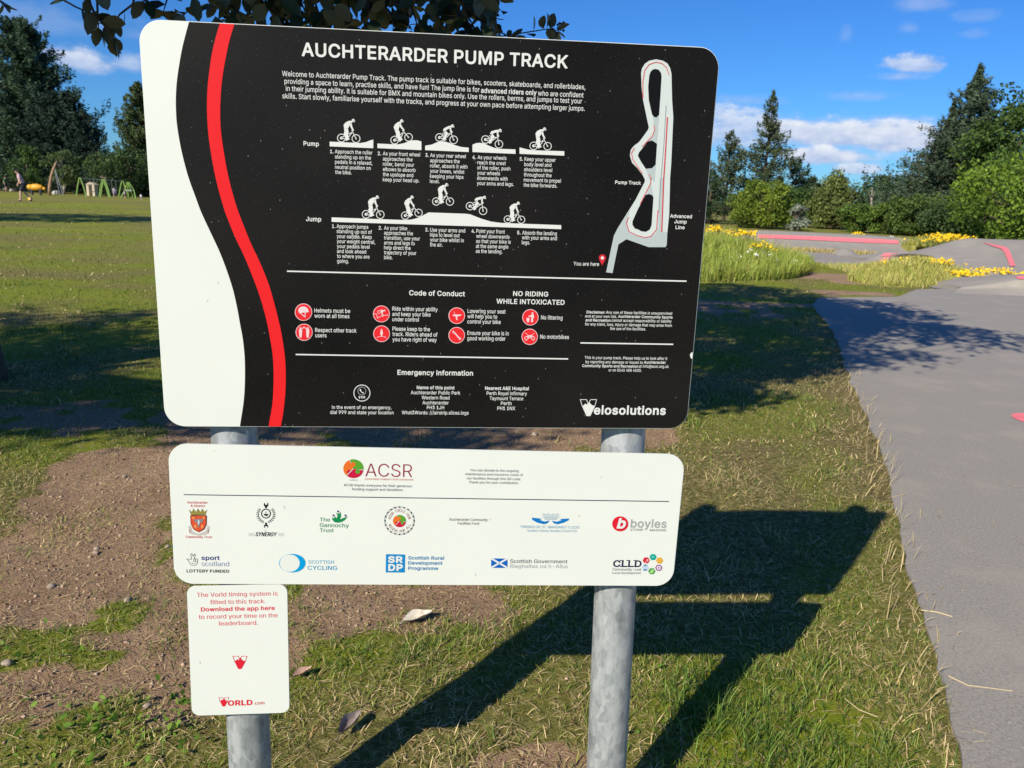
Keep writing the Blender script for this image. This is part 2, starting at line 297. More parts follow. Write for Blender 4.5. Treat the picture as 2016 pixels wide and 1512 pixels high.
    'G': (312, '65,35 78,23 90,15 102,8 116,3 130,-1 144,-3 167,-4 188,-2 201,1 214,6 222,9 236,17 246,25 256,34 263,44 271,54 277,66 281,78 284,92 287,114 286,153 170,153 170,119 249,119 247,102 243,86 237,73 228,60 220,52 208,43 198,38 189,35 174,32 153,32 138,34 120,40 110,46 102,52 94,59 87,67 76,86 70,99 66,112 64,124 62,150 63,176 67,195 70,206 74,217 80,228 86,238 94,247 102,254 110,260 128,268 138,271 148,273 167,273 181,271 194,268 210,259 217,254 226,245 232,236 237,228 241,220 245,209 284,209 283,218 278,234 268,252 254,270 246,278 235,287 224,293 213,299 204,302 186,307 170,309 156,309 144,309 129,306 114,302 102,297 86,288 76,281 65,270 58,262 50,252 41,236 35,222 30,204 27,188 25,170 25,135 27,117 29,104 36,82 41,70 49,56 57,44'),
    'H': (310, '36,0 75,0 75,139 235,139 235,0 274,0 274,305 235,305 235,173 75,173 75,305 36,305'),
    'I': (105, '34,0 71,0 71,305 34,305'),
    'J': (238, '45,20 57,10 69,4 81,0 96,-3 107,-4 126,-3 144,1 154,4 165,11 178,21 186,30 192,40 198,56 201,72 202,83 202,305 163,305 163,83 161,68 158,58 154,52 149,45 143,39 135,35 128,32 120,30 107,30 94,32 87,35 79,39 72,46 67,52 63,59 61,68 59,77 59,104 20,104 21,72 24,55 29,42 32,37 36,30'),
    'K': (280, '36,0 75,0 75,100 119,147 223,0 269,0 146,173 269,305 218,305 113,191 91,166 74,145 75,305 36,305'),
    'L': (236, '36,0 217,0 216,34 75,34 74,305 36,305'),
    'M': (377, '36,0 73,0 73,202 72,261 100,180 171,0 205,0 276,180 288,215 304,262 303,209 303,0 341,0 340,305 286,305 210,110 189,44 169,106 91,305 36,305'),
    'N': (314, '36,0 75,0 75,186 72,258 101,208 121,175 232,0 278,0 278,305 239,305 239,93 242,47 232,66 212,100 82,304 82,305 36,305'),
    'O': (320, '67,34 78,24 90,15 104,8 115,3 130,-1 144,-3 155,-4 176,-3 190,-1 205,3 217,8 230,15 242,23 253,34 263,44 271,56 279,70 285,84 290,100 293,118 295,136 296,160 293,190 290,206 285,222 279,234 271,248 263,260 254,271 242,282 230,291 217,297 205,302 190,306 180,308 157,309 144,309 130,306 116,302 103,297 92,291 83,285 67,271 58,262 49,249 43,238 35,221 30,204 27,188 25,170 25,135 28,112 31,98 35,84 41,71 49,56 57,44|97,56 86,68 80,77 75,88 70,98 67,109 64,124 62,150 62,165 64,182 69,202 75,218 86,237 95,247 102,254 110,260 128,268 139,271 149,273 171,273 182,271 190,269 204,263 218,254 227,246 233,238 240,229 246,218 250,208 254,194 258,168 258,137 254,111 250,98 245,86 233,67 227,60 218,51 210,45 200,40 182,34 162,32 148,32 138,34 128,37 118,42 108,47'),
    'P': (267, '36,0 75,0 75,111 152,112 167,113 179,116 194,122 208,130 215,135 223,144 233,158 238,168 241,178 245,196 245,217 244,228 241,239 237,250 233,259 223,274 212,284 199,293 189,297 179,301 167,303 156,305 142,305 36,305|75,145 75,271 140,271 157,270 165,268 176,264 184,260 192,253 197,246 200,241 204,230 206,218 207,204 204,188 201,178 194,167 188,160 178,154 172,151 158,147 141,145'),
    'Q': (320, '67,34 78,24 90,15 104,8 117,2 130,-1 144,-3 166,-4 176,-3 190,-1 203,2 214,7 240,-29 281,-28 242,23 252,32 261,42 271,56 280,74 285,84 289,96 293,116 295,136 295,169 293,188 290,206 285,222 279,234 271,248 263,260 254,271 242,282 230,291 217,297 205,302 190,306 180,308 157,309 144,309 130,306 116,302 103,297 92,291 83,285 67,271 58,262 49,249 43,238 35,221 30,204 27,188 25,170 25,135 28,112 31,98 35,84 41,71 49,56 57,44|97,56 86,68 80,77 75,88 70,98 67,109 64,124 62,150 62,165 64,182 69,202 75,218 86,237 95,247 102,254 110,260 128,268 139,271 149,273 171,273 182,271 190,269 204,263 218,254 227,246 233,238 240,229 246,218 250,208 254,194 258,168 258,137 254,111 250,98 245,86 233,67 227,60 220,53 188,95 148,95 191,37 182,34 162,32 148,32 138,34 128,37 118,42 108,47'),
    'R': (269, '36,0 75,0 75,119 148,119 212,0 257,0 188,125 202,131 209,136 218,142 229,155 234,163 240,175 244,189 245,201 246,214 244,232 242,242 236,257 230,268 225,274 216,282 201,293 191,297 180,301 157,305 143,305 36,305|75,153 75,271 141,271 158,270 168,268 178,264 186,260 194,252 200,244 205,232 207,218 207,204 205,191 200,180 195,173 189,166 181,161 172,157 158,154 144,153'),
    'S': (268, '43,30 52,21 62,14 78,5 87,1 102,-2 121,-5 148,-5 160,-4 174,-1 184,2 201,10 212,17 219,23 226,30 234,42 240,53 243,64 245,74 245,92 243,104 240,113 233,124 226,134 216,142 208,148 187,158 164,166 118,179 95,188 82,196 75,204 72,210 69,219 69,232 72,241 77,251 84,259 94,265 104,270 114,273 127,275 146,275 156,273 168,269 180,263 188,257 194,250 198,242 201,236 202,227 240,227 240,237 238,245 235,253 230,264 221,276 214,283 198,295 188,299 173,305 160,308 148,309 132,309 113,308 99,305 84,299 73,294 65,289 58,283 45,269 39,259 34,247 32,234 31,223 32,211 34,204 39,190 45,181 52,173 60,166 71,159 82,153 110,144 154,131 166,127 183,120 194,113 202,104 205,97 207,90 207,77 205,68 201,60 195,52 189,46 182,41 172,36 162,33 150,30 134,29 120,30 106,33 97,36 88,41 79,47 70,58 67,64 64,74 62,82 23,82 24,70 29,53 35,41'),
    'T': (269, '116,0 154,0 154,271 250,271 250,305 19,305 19,271 116,271'),
    'U': (310, '63,31 72,23 82,16 92,9 104,4 116,0 128,-3 140,-4 157,-5 183,-3 195,0 208,5 228,15 238,22 253,38 260,48 265,58 269,68 272,80 274,94 274,305 236,305 236,106 234,91 230,75 224,64 217,55 204,44 192,37 183,34 174,32 161,31 150,31 136,32 124,36 112,41 99,50 93,56 85,67 81,75 76,90 75,101 75,305 36,305 36,102 37,90 41,70 45,58 51,48 57,38'),
    'V': (288, '122,0 167,0 278,305 237,305 173,121 156,71 145,33 120,110 51,304 50,305 10,305'),
    'W': (412, '93,0 138,0 193,200 200,230 206,261 211,233 220,197 273,0 318,0 402,305 362,305 362,304 310,105 296,38 281,104 228,305 184,305 133,114 124,74 116,37 103,99 50,304 49,305 10,305'),
    'X': (285, '11,0 55,0 116,88 131,111 142,131 161,99 229,0 273,0 165,158 268,305 224,305 161,213 143,182 120,220 62,305 18,305 119,159 120,156'),
    'Y': (283, '122,0 161,0 161,125 273,305 229,305 228,304 166,204 152,178 142,158 133,177 121,198 55,305 10,305 122,125'),
    'Z': (263, '25,0 240,0 240,34 115,34 69,34 102,78 238,277 238,305 24,305 24,271 160,271 194,272 168,236 25,28'),
    'a': (234, '35,19 44,11 50,7 58,2 66,-1 80,-4 88,-5 108,-5 123,-2 140,6 150,14 157,22 163,30 166,31 166,0 202,0 202,155 201,170 198,180 194,192 185,204 175,214 160,222 144,228 122,231 102,230 81,226 73,223 63,218 48,208 37,197 28,184 25,175 60,164 65,174 74,184 82,189 92,195 99,197 110,198 128,198 140,195 151,189 155,185 160,178 165,164 165,151 164,147 163,144 159,141 154,139 141,136 97,131 68,125 57,121 46,116 37,109 31,104 25,95 21,85 18,71 18,59 20,48 22,40 28,28|66,38 61,44 57,50 55,58 55,64 56,72 57,76 61,83 67,88 76,94 88,98 101,100 146,107 160,111 165,114 165,80 163,67 159,57 155,51 143,39 136,35 126,31 117,28 108,27 96,27 86,29 74,33'),
    'b': (255, '32,0 67,0 68,35 71,35 80,22 90,11 102,3 115,-2 128,-5 150,-4 160,-3 170,0 177,3 188,10 196,16 204,23 211,32 222,50 226,60 230,74 233,89 234,104 234,128 230,152 226,165 218,184 210,196 199,207 187,217 169,226 158,229 140,231 120,229 108,226 93,218 83,208 72,192 71,192 68,192 68,305 32,305|93,42 86,50 78,63 72,77 69,94 68,106 68,130 70,142 75,159 82,171 90,182 98,188 109,194 116,196 132,198 144,197 155,194 168,187 178,177 185,166 192,149 196,127 197,104 194,86 189,68 183,56 173,44 162,35 149,30 134,28 124,28 116,30 103,35'),
    'c': (237, '52,24 61,16 70,10 80,4 90,0 101,-3 112,-4 134,-5 144,-3 156,-1 168,4 175,7 184,13 193,20 205,34 212,46 218,62 182,70 179,60 172,48 162,39 153,34 143,30 131,28 115,28 106,30 98,33 93,35 84,42 76,50 72,56 65,71 60,86 59,96 58,110 59,129 60,139 65,155 72,169 79,178 87,186 100,194 114,197 126,198 139,197 152,193 162,186 171,178 177,169 182,157 217,166 213,178 204,193 199,200 191,207 184,213 167,222 156,226 145,229 130,231 121,231 102,229 90,225 80,222 70,216 55,204 46,195 40,186 33,173 29,164 25,150 21,128 20,113 21,98 25,74 29,60 39,41 45,32'),
    'd': (255, '50,24 59,15 67,9 75,5 85,0 95,-3 105,-4 126,-5 141,-2 151,2 157,5 170,16 178,26 184,35 188,35 188,0 223,0 223,305 186,305 186,192 184,192 183,192 177,202 168,213 162,218 152,223 141,228 133,230 114,231 96,229 87,226 76,222 69,218 59,210 51,202 44,194 38,186 29,166 25,154 22,140 20,114 21,98 25,74 29,60 38,40|84,42 75,51 68,64 62,78 59,94 58,112 59,131 62,148 66,158 72,171 80,180 87,187 97,193 107,196 122,198 132,197 146,194 158,187 169,177 176,166 182,150 186,133 187,108 185,86 180,69 173,55 163,43 152,35 138,30 124,28 115,28 107,30 93,35'),
    'e': (242, '53,24 61,16 70,10 80,4 90,0 102,-3 114,-4 138,-5 148,-3 160,-1 170,3 181,8 190,14 198,20 205,28 210,35 216,45 219,54 184,63 179,54 174,46 165,38 152,32 143,29 133,28 118,28 102,32 91,37 85,41 74,51 70,57 64,70 59,87 58,102 223,102 223,122 221,140 219,152 214,169 207,184 200,195 191,205 178,216 166,222 159,225 138,230 120,231 100,228 88,225 80,222 68,215 59,208 51,201 45,194 39,184 33,173 29,163 23,144 21,121 21,97 22,86 25,72 33,52 42,37|58,133 59,143 63,156 68,168 76,178 88,188 95,192 108,197 118,198 132,198 143,195 152,192 162,185 172,173 179,160 183,146 185,133'),
    'f': (152, '48,0 85,0 85,196 137,196 137,228 85,228 85,254 86,264 89,271 92,275 96,279 104,283 114,284 122,284 129,283 136,281 146,312 140,315 123,318 105,318 93,316 87,314 73,307 66,302 59,294 55,287 51,280 50,274 48,262 48,228 4,228 4,196 48,196'),
    'g': (255, '43,-60 50,-66 60,-74 66,-78 80,-84 88,-86 104,-89 129,-90 154,-88 164,-85 176,-81 190,-74 198,-68 210,-54 214,-47 219,-36 222,-26 223,-12 223,228 188,228 188,192 184,191 176,204 169,212 156,221 146,226 134,230 122,231 108,230 97,229 85,225 76,222 64,214 59,210 50,201 38,186 28,165 22,142 20,115 21,100 25,77 31,58 39,43 45,36 52,28 60,21 68,16 77,11 86,8 95,5 106,3 126,3 140,5 147,7 156,12 166,19 172,25 184,41 187,41 187,-8 186,-15 184,-23 180,-32 176,-39 170,-45 161,-50 154,-54 145,-56 128,-58 117,-58 104,-57 93,-53 80,-46 70,-37 61,-24 30,-42 37,-52|82,49 73,60 67,70 62,82 59,99 58,114 59,132 62,150 67,162 73,172 81,182 90,189 99,194 107,196 124,198 138,196 152,192 162,184 169,178 173,172 180,159 185,142 187,124 187,103 186,92 183,81 178,68 169,54 162,48 152,41 138,37 122,35 107,37 94,42'),
    'h': (246, '32,0 68,0 68,143 71,158 74,166 78,173 82,179 88,184 94,189 102,193 108,195 120,197 135,197 143,195 152,192 158,188 164,182 169,176 173,168 176,160 178,143 178,0 214,0 214,156 211,176 205,192 200,200 194,208 184,217 178,221 166,226 155,229 146,230 134,231 117,229 108,226 93,218 85,212 77,204 68,189 68,305 32,305'),
    'i': (100, '32,0 68,0 68,228 32,228|29,276 36,270 44,266 48,266 55,266 63,269 71,275 75,282 76,286 76,294 73,301 68,308 64,311 58,313 51,314 46,314 38,311 30,304 27,300 25,296 25,286 26,281'),
    'j': (100, '-6,-86 12,-85 21,-84 32,-81 42,-76 48,-71 54,-65 58,-60 63,-50 66,-40 67,-34 68,-20 68,228 32,228 31,-24 30,-32 28,-38 24,-43 21,-46 16,-49 11,-51 4,-52 -6,-52|30,275 38,269 45,266 56,266 65,270 71,276 73,279 75,286 75,294 74,299 71,304 62,311 54,314 49,314 42,313 34,309 28,302 25,293 25,284 27,279'),
    'k': (228, '32,0 68,0 68,84 92,107 176,0 223,0 121,130 216,228 171,228 72,127 68,127 68,305 32,305'),
    'l': (101, '33,0 68,0 68,322 33,322'),
    'm': (366, '32,0 68,0 68,150 70,160 73,168 75,174 82,182 87,187 95,192 101,195 109,197 117,198 127,198 134,197 140,194 147,191 156,182 160,176 163,168 164,160 164,0 201,0 201,148 203,164 206,171 209,178 212,182 219,188 224,191 234,196 248,198 258,198 264,197 272,195 278,191 283,188 289,183 292,177 295,170 297,156 297,0 334,0 334,160 333,173 331,182 328,190 321,203 316,209 308,216 299,223 292,226 284,229 271,231 257,232 248,231 235,228 229,225 223,222 212,215 204,208 199,202 194,194 190,186 183,203 179,210 172,217 166,222 158,226 150,229 140,231 127,232 119,231 109,228 98,223 88,216 76,203 72,197 68,186 67,228 32,228'),
    'n': (246, '32,0 68,0 68,143 71,158 74,166 78,173 82,179 88,184 94,189 102,193 108,195 120,197 135,197 143,195 152,192 158,188 164,182 169,176 173,168 176,160 178,143 178,0 214,0 214,147 213,164 209,182 204,194 195,206 184,217 170,225 154,229 134,231 117,229 108,226 100,222 91,217 85,212 77,204 71,194 67,187 67,228 32,228'),
    'o': (249, '52,24 61,16 70,10 80,4 90,0 101,-3 112,-4 123,-5 138,-4 148,-3 158,0 168,4 178,9 188,16 196,23 209,39 216,51 220,62 224,72 227,86 229,110 228,124 227,140 224,152 220,164 211,184 204,194 197,201 188,209 180,215 170,221 158,226 147,229 134,230 121,231 100,228 90,225 80,222 70,216 55,204 46,195 40,186 33,173 29,164 25,150 21,128 20,113 21,98 25,74 29,60 39,41 45,32|82,44 72,56 67,65 62,78 59,96 58,114 59,132 62,147 68,163 76,176 84,184 93,190 103,195 118,198 132,198 142,196 156,191 166,183 172,176 177,169 184,156 189,137 191,122 192,113 191,96 187,80 180,62 173,50 162,39 149,32 134,28 119,28 106,30 93,35'),
    'p': (255, '32,-86 68,-86 68,35 71,35 81,21 89,12 104,2 115,-2 123,-4 136,-5 150,-4 160,-3 170,0 181,5 196,16 204,23 211,32 222,50 226,60 230,74 234,98 234,128 230,154 226,165 222,176 216,186 210,196 196,211 187,217 178,222 169,226 160,228 147,230 128,230 114,228 105,225 93,218 82,207 71,192 68,192 67,228 32,228|93,42 86,50 78,63 72,77 69,94 68,106 68,130 70,142 75,159 82,171 90,182 98,188 109,194 116,196 132,198 144,197 155,194 168,187 178,177 185,166 192,149 196,127 197,104 194,86 189,68 183,56 173,44 162,35 149,30 134,28 124,28 116,30 103,35'),
    'q': (255, '50,24 59,15 67,9 75,5 85,0 95,-3 105,-4 126,-5 141,-2 151,2 157,5 169,16 179,27 184,35 186,35 186,-86 223,-86 223,228 188,228 188,192 184,192 170,210 165,215 156,221 147,226 141,228 127,230 105,230 96,229 85,225 76,222 66,216 59,210 51,202 44,194 38,186 29,166 25,154 22,140 20,114 22,86 28,64 32,52 38,40|84,42 75,51 68,64 62,78 59,94 58,112 59,131 62,148 66,158 72,171 80,180 87,187 97,193 107,196 122,198 132,197 146,194 158,187 169,177 176,166 182,150 186,133 187,108 185,86 180,69 173,55 163,43 152,35 138,30 124,28 115,28 107,30 93,35'),
    'r': (155, '32,0 68,0 68,148 69,154 72,164 75,170 82,179 91,186 101,191 107,193 118,195 132,195 146,193 146,230 131,231 118,230 106,228 98,224 87,217 80,210 73,201 69,193 67,193 67,228 32,228'),
    's': (219, '41,19 54,9 63,4 75,-1 84,-3 99,-5 123,-4 138,-2 146,0 164,8 177,17 185,26 191,34 195,41 197,50 199,60 198,72 197,80 194,88 190,95 185,102 176,110 169,114 158,119 138,126 96,135 82,141 74,146 71,149 67,156 65,162 65,170 67,176 70,182 74,186 80,191 88,195 97,198 105,199 113,200 126,198 135,196 141,193 145,190 153,182 156,176 161,166 194,174 194,174 191,185 184,198 175,209 164,218 158,221 147,226 130,230 108,231 88,228 70,223 55,215 43,204 35,193 31,184 28,172 29,154 30,147 33,139 38,132 43,126 52,118 68,109 88,102 133,92 145,87 152,82 156,78 159,71 161,66 160,56 159,51 156,46 151,41 142,34 134,31 126,29 114,27 103,27 93,29 82,32 74,36 65,45 58,57 56,64 22,57 23,49 29,35 33,28'),
    't': (136, '53,16 63,7 70,3 80,0 90,-2 109,-2 120,-1 128,1 121,32 107,30 97,30 88,32 84,34 81,38 78,44 76,48 76,53 76,196 122,196 122,228 76,228 76,283 39,283 39,228 4,228 4,196 39,196 39,46 41,36 44,28 49,20'),
    'u': (246, '51,20 62,10 75,3 82,1 99,-3 120,-3 129,-1 139,2 154,10 161,15 169,24 175,33 178,41 179,0 214,0 214,228 178,228 178,89 177,78 175,70 171,60 167,52 163,48 154,40 144,35 138,32 121,30 110,31 102,32 95,35 88,39 81,46 77,52 73,59 70,67 68,82 68,228 32,228 32,70 35,52 38,43 46,28'),
    'v': (234, '98,0 136,0 223,228 183,227 133,90 126,69 117,35 110,60 102,86 51,228 10,228'),
    'w': (340, '83,0 119,0 155,124 170,185 191,102 221,1 221,0 258,0 327,228 288,228 288,227 255,108 238,40 232,70 221,112 190,228 151,228 119,113 102,40 87,103 52,228 14,228'),
    'x': (227, '13,0 55,0 96,62 113,93 135,57 172,0 215,0 135,115 211,228 169,228 132,171 115,139 97,170 60,228 17,228 93,116'),
    'y': (234, '28,-83 34,-85 48,-87 61,-87 78,-84 89,-79 97,-73 106,-64 112,-56 120,-42 124,-32 223,228 183,228 133,90 124,60 117,35 102,84 51,228 10,228 98,-1 86,-32 81,-42 75,-47 68,-52 61,-54 52,-54 37,-51 37,-52'),
    'z': (228, '25,0 203,0 203,34 76,34 76,36 79,41 200,198 200,228 29,228 29,194 152,194 152,192 25,28'),
}
BOLDS = {
    '!': (132, '29,0 38,-8 44,-11 51,-13 66,-13 73,-11 82,-6 91,4 94,10 96,17 96,32 94,40 90,47 82,55 78,58 66,62 52,62 44,60 36,55 30,50 25,44 22,37 21,30 20,22 22,14 25,7|32,90 35,87 40,85 76,85 83,88 87,94 90,305 88,312 82,316 36,316 32,314 27,308 29,112 29,96'),
    '&': (283, '33,19 44,8 52,2 64,-4 83,-11 105,-15 129,-15 148,-12 156,-10 173,-4 184,2 196,10 208,-5 212,-9 216,-11 265,-11 269,-9 273,-4 273,3 271,7 234,52 245,73 251,92 255,122 256,134 253,141 250,144 244,146 210,146 203,143 199,137 197,117 194,101 147,157 173,177 182,187 191,197 201,216 203,225 205,236 205,250 204,258 201,268 195,280 188,290 178,300 171,305 158,312 142,317 126,319 114,319 102,318 84,313 69,305 59,298 50,288 40,271 36,258 34,244 34,234 37,218 40,208 46,195 55,180 65,167 43,148 27,132 22,125 15,112 11,98 9,80 10,67 13,54 18,41 22,32|81,51 74,59 71,66 69,74 70,87 73,96 78,103 86,111 101,123 160,54 150,47 141,43 123,39 109,39 99,41 89,45|111,201 102,213 96,226 93,239 94,248 99,257 108,263 120,266 130,265 137,261 143,255 146,247 145,236 143,229 136,220'),
    "'": (138, '38,184 41,181 47,180 77,180 84,182 87,187 88,194 92,305 90,312 85,316 40,316 36,314 32,309 31,298 35,196 36,188'),
    ',': (127, '14,-78 17,-81 23,-83 50,-83 56,-81 60,-77 93,39 92,46 88,52 82,54 41,54 35,52 31,48 30,45 12,-67 12,-74'),
    '-': (286, '60,106 63,103 68,102 205,102 209,104 213,110 213,149 209,155 202,158 66,157 60,153 57,146 57,113'),
    '.': (127, '28,0 38,-9 46,-12 55,-14 68,-12 75,-9 82,-5 87,0 91,7 94,13 95,20 96,26 94,36 87,48 81,55 76,58 68,62 60,63 46,62 39,59 33,54 24,44 20,36 19,26 21,12'),
    '/': (164, '0,-52 3,-55 9,-57 42,-57 49,-55 53,-50 152,317 152,322 150,325 144,330 104,330 100,328 96,323 -2,-41 -2,-48'),
    '0': (286, '60,16 70,6 82,-1 96,-8 107,-12 132,-15 150,-14 165,-12 176,-8 190,-1 208,12 220,26 228,37 241,64 246,79 249,95 252,116 254,140 254,164 252,189 249,210 246,226 236,252 228,268 219,280 213,288 200,300 189,307 177,313 164,317 152,319 134,320 109,317 95,313 86,308 72,300 64,292 53,280 43,266 31,240 26,226 22,208 18,175 18,147 20,112 26,80 36,52 44,37 51,26|106,52 97,62 91,71 86,84 81,100 78,121 77,140 77,165 79,192 83,210 88,226 95,240 103,250 112,258 120,262 129,264 143,264 150,263 158,260 169,251 180,236 188,216 193,193 195,169 195,136 193,112 188,90 182,74 172,58 162,48 149,42 134,41 126,42 117,44'),
    '1': (286, '37,-6 40,-9 46,-11 234,-11 241,-9 245,-4 246,32 244,38 241,41 234,44 177,44 177,305 174,312 169,316 116,316 45,265 41,260 41,212 43,208 49,204 55,204 58,206 116,248 116,44 46,44 40,42 37,38 35,32 35,0'),
    '2': (286, '30,-6 33,-9 38,-11 234,-11 240,-9 244,-4 244,36 242,40 237,44 115,45 180,112 209,147 226,172 233,187 237,200 239,215 239,232 237,248 232,262 220,281 208,294 196,303 182,311 168,316 158,318 138,320 124,320 112,318 92,313 73,303 58,291 48,279 37,260 30,240 28,217 31,210 37,206 76,206 82,208 85,210 87,214 88,226 91,239 98,251 104,256 113,261 129,265 140,265 150,263 158,260 168,254 175,246 179,238 181,229 181,217 179,208 174,196 160,175 137,149 30,35 27,28 27,0'),
    '3': (286, '38,22 49,12 57,6 72,-3 85,-8 109,-14 124,-15 144,-15 169,-10 180,-7 198,2 215,14 225,25 232,34 238,46 242,56 244,64 247,82 246,98 244,110 242,119 237,131 226,148 210,164 200,170 184,178 166,183 157,184 233,270 234,276 234,305 233,311 229,315 223,316 42,316 36,315 32,311 31,305 31,272 33,265 38,261 150,260 85,185 83,180 83,146 85,142 92,138 138,137 147,135 160,130 170,124 178,116 184,104 186,93 185,75 182,66 177,58 170,51 160,46 150,43 138,41 124,41 114,42 102,46 94,51 86,58 82,63 78,72 76,82 74,86 69,89 23,89 18,86 16,82 16,71 18,58 22,48 28,36'),
    '4': (286, '15,57 18,54 24,52 158,52 158,0 160,-6 164,-9 169,-11 206,-11 211,-9 214,-6 217,0 217,52 248,52 254,54 257,57 259,64 259,98 257,104 250,108 217,109 217,190 215,196 212,199 206,202 169,202 164,200 160,196 158,190 158,109 83,109 196,299 197,302 197,308 193,314 186,316 148,316 142,315 139,312 13,99 13,64'),
    '5': (286, '48,21 56,12 67,4 77,-2 89,-8 100,-11 113,-14 126,-15 144,-15 158,-13 169,-10 179,-6 194,1 208,12 218,22 231,40 237,52 243,73 245,90 245,108 243,126 238,142 230,158 219,174 208,185 194,196 179,203 164,208 146,211 127,211 110,208 94,202 100,260 223,261 228,265 231,272 230,308 228,312 225,315 220,316 58,316 52,315 48,311 46,304 29,153 31,146 34,143 38,141 77,137 83,138 91,145 98,149 115,154 124,155 137,155 150,152 159,148 165,144 176,132 183,117 185,106 186,94 185,84 181,73 173,58 160,48 150,43 138,41 126,41 118,43 108,46 101,50 94,57 89,64 86,72 84,82 82,85 77,89 36,89 30,88 27,84 25,78 28,58 36,38'),
    '6': (286, '59,16 70,6 79,0 91,-6 102,-10 112,-13 130,-15 147,-15 159,-13 170,-10 181,-6 192,0 208,11 218,21 224,28 230,37 236,49 240,60 242,72 244,84 244,106 242,118 238,135 231,150 226,158 220,166 205,180 196,186 185,191 163,198 148,199 133,199 202,299 204,305 203,309 202,312 196,316 152,316 146,315 142,312 64,196 50,172 41,156 33,136 29,118 27,98 28,79 32,62 39,44 47,29|104,52 96,60 91,69 88,76 86,86 86,100 87,108 90,118 95,127 99,133 106,139 114,144 125,147 144,148 153,146 162,142 168,136 177,127 181,119 185,106 185,83 182,72 176,62 168,52 161,47 153,43 142,40 129,40 120,42 110,47'),
    '7': (286, '50,-6 53,-9 58,-11 99,-11 104,-9 109,-5 245,265 245,305 244,311 240,315 234,316 38,316 32,315 28,311 26,305 26,272 29,265 34,261 177,260 48,4 48,-2'),
    '8': (286, '41,24 58,8 73,-1 87,-7 99,-11 114,-14 129,-15 149,-15 162,-13 180,-9 193,-4 205,2 214,8 226,19 235,29 241,38 247,54 251,71 251,88 248,106 243,120 233,137 218,153 207,160 214,166 224,177 230,187 235,197 238,207 240,219 240,238 238,248 232,264 226,276 221,283 206,298 189,308 168,316 146,320 125,320 103,316 86,310 66,298 51,284 41,270 36,257 32,241 31,223 33,208 37,197 45,181 53,171 65,160 51,151 37,136 26,116 22,99 20,81 23,59 25,50 31,38|93,53 87,60 83,68 80,78 81,90 83,99 87,108 94,116 104,123 117,128 128,130 143,130 152,128 165,124 174,119 182,111 186,104 191,90 191,80 190,72 186,64 183,58 172,49 163,45 150,41 128,41 116,42 108,45 100,48|102,196 98,200 93,210 91,218 91,228 94,242 98,249 104,255 113,261 122,264 134,265 144,265 152,263 160,260 168,255 173,250 176,246 179,238 180,232 180,220 179,212 175,204 166,194 160,190 152,187 144,185 133,185 124,186 115,188'),
    '9': (286, '70,-6 73,-9 78,-11 120,-11 126,-9 129,-6 208,110 226,141 238,169 242,183 244,198 244,219 240,244 233,260 224,276 209,293 192,306 170,316 146,320 125,320 102,316 92,312 79,306 64,295 48,277 41,268 36,256 32,245 29,236 27,220 27,202 29,188 35,167 41,154 47,145 51,140 67,125 76,119 88,114 108,108 122,106 138,106 69,6 67,0|102,169 95,178 91,185 88,193 86,204 87,223 90,234 96,244 104,254 111,259 119,263 128,265 146,264 158,261 166,256 173,249 178,240 183,228 185,220 185,198 181,187 176,178 168,168 162,164 152,159 143,157 129,157 120,159 110,163'),
    ':': (127, '28,0 38,-9 46,-12 55,-14 68,-12 75,-9 82,-5 87,0 91,7 94,13 95,20 96,26 94,36 87,48 81,55 76,58 68,62 60,63 46,62 39,59 33,54 24,44 20,36 19,26 21,12|28,164 39,156 46,153 52,152 58,151 68,153 80,159 89,168 93,175 95,182 96,191 94,200 88,213 78,222 70,226 64,228 53,228 46,227 34,220 27,213 23,208 20,200 19,191 21,177 24,171'),
    '@': (420, '64,-37 78,-50 88,-58 116,-73 144,-84 174,-90 204,-92 223,-92 246,-90 269,-86 291,-80 305,-75 311,-71 313,-67 313,-60 305,-34 302,-29 296,-25 290,-25 263,-33 238,-39 217,-40 196,-40 174,-37 150,-30 132,-22 114,-10 106,-2 93,14 86,26 79,43 75,56 71,79 70,98 70,123 73,145 76,160 82,178 88,190 93,200 105,214 113,223 130,235 145,243 160,248 178,252 194,254 212,254 232,253 245,251 266,244 284,235 300,223 305,217 316,204 322,194 332,168 335,158 337,141 337,100 333,71 330,60 325,52 321,49 315,47 304,47 299,52 296,60 295,201 293,208 290,210 284,212 252,212 245,210 242,205 229,212 222,214 206,217 191,217 176,215 166,212 155,206 145,200 136,193 125,182 119,172 111,158 106,144 102,120 102,107 103,88 109,64 118,42 128,27 138,17 150,9 163,2 173,-1 185,-3 201,-3 219,-1 230,3 236,7 251,19 259,12 270,5 284,-1 294,-3 305,-5 322,-4 336,-1 347,4 359,13 370,24 378,38 382,50 387,66 390,87 392,112 392,140 388,170 383,188 376,205 369,220 355,241 334,263 322,272 304,284 287,292 272,297 258,301 241,304 224,306 194,306 158,301 144,298 115,287 100,279 88,271 74,260 57,243 47,230 38,214 28,192 21,174 15,140 13,118 13,96 15,74 18,56 22,38 26,24 32,10 41,-7 55,-27|174,57 167,65 163,72 157,92 156,106 156,120 158,129 161,139 169,152 176,157 184,162 192,164 202,164 215,162 224,159 233,152 236,147 239,140 241,126 241,94 239,83 235,70 230,62 224,56 218,53 209,51 194,50 186,51 182,53'),
    'A': (302, '1,-6 4,-9 10,-11 51,-11 58,-9 62,-3 88,74 199,74 226,-3 230,-9 237,-11 278,-11 283,-9 287,-6 289,0 287,6 176,308 171,315 166,316 121,316 116,315 111,310 0,6 -1,0|108,130 124,176 143,235 159,186 179,130'),
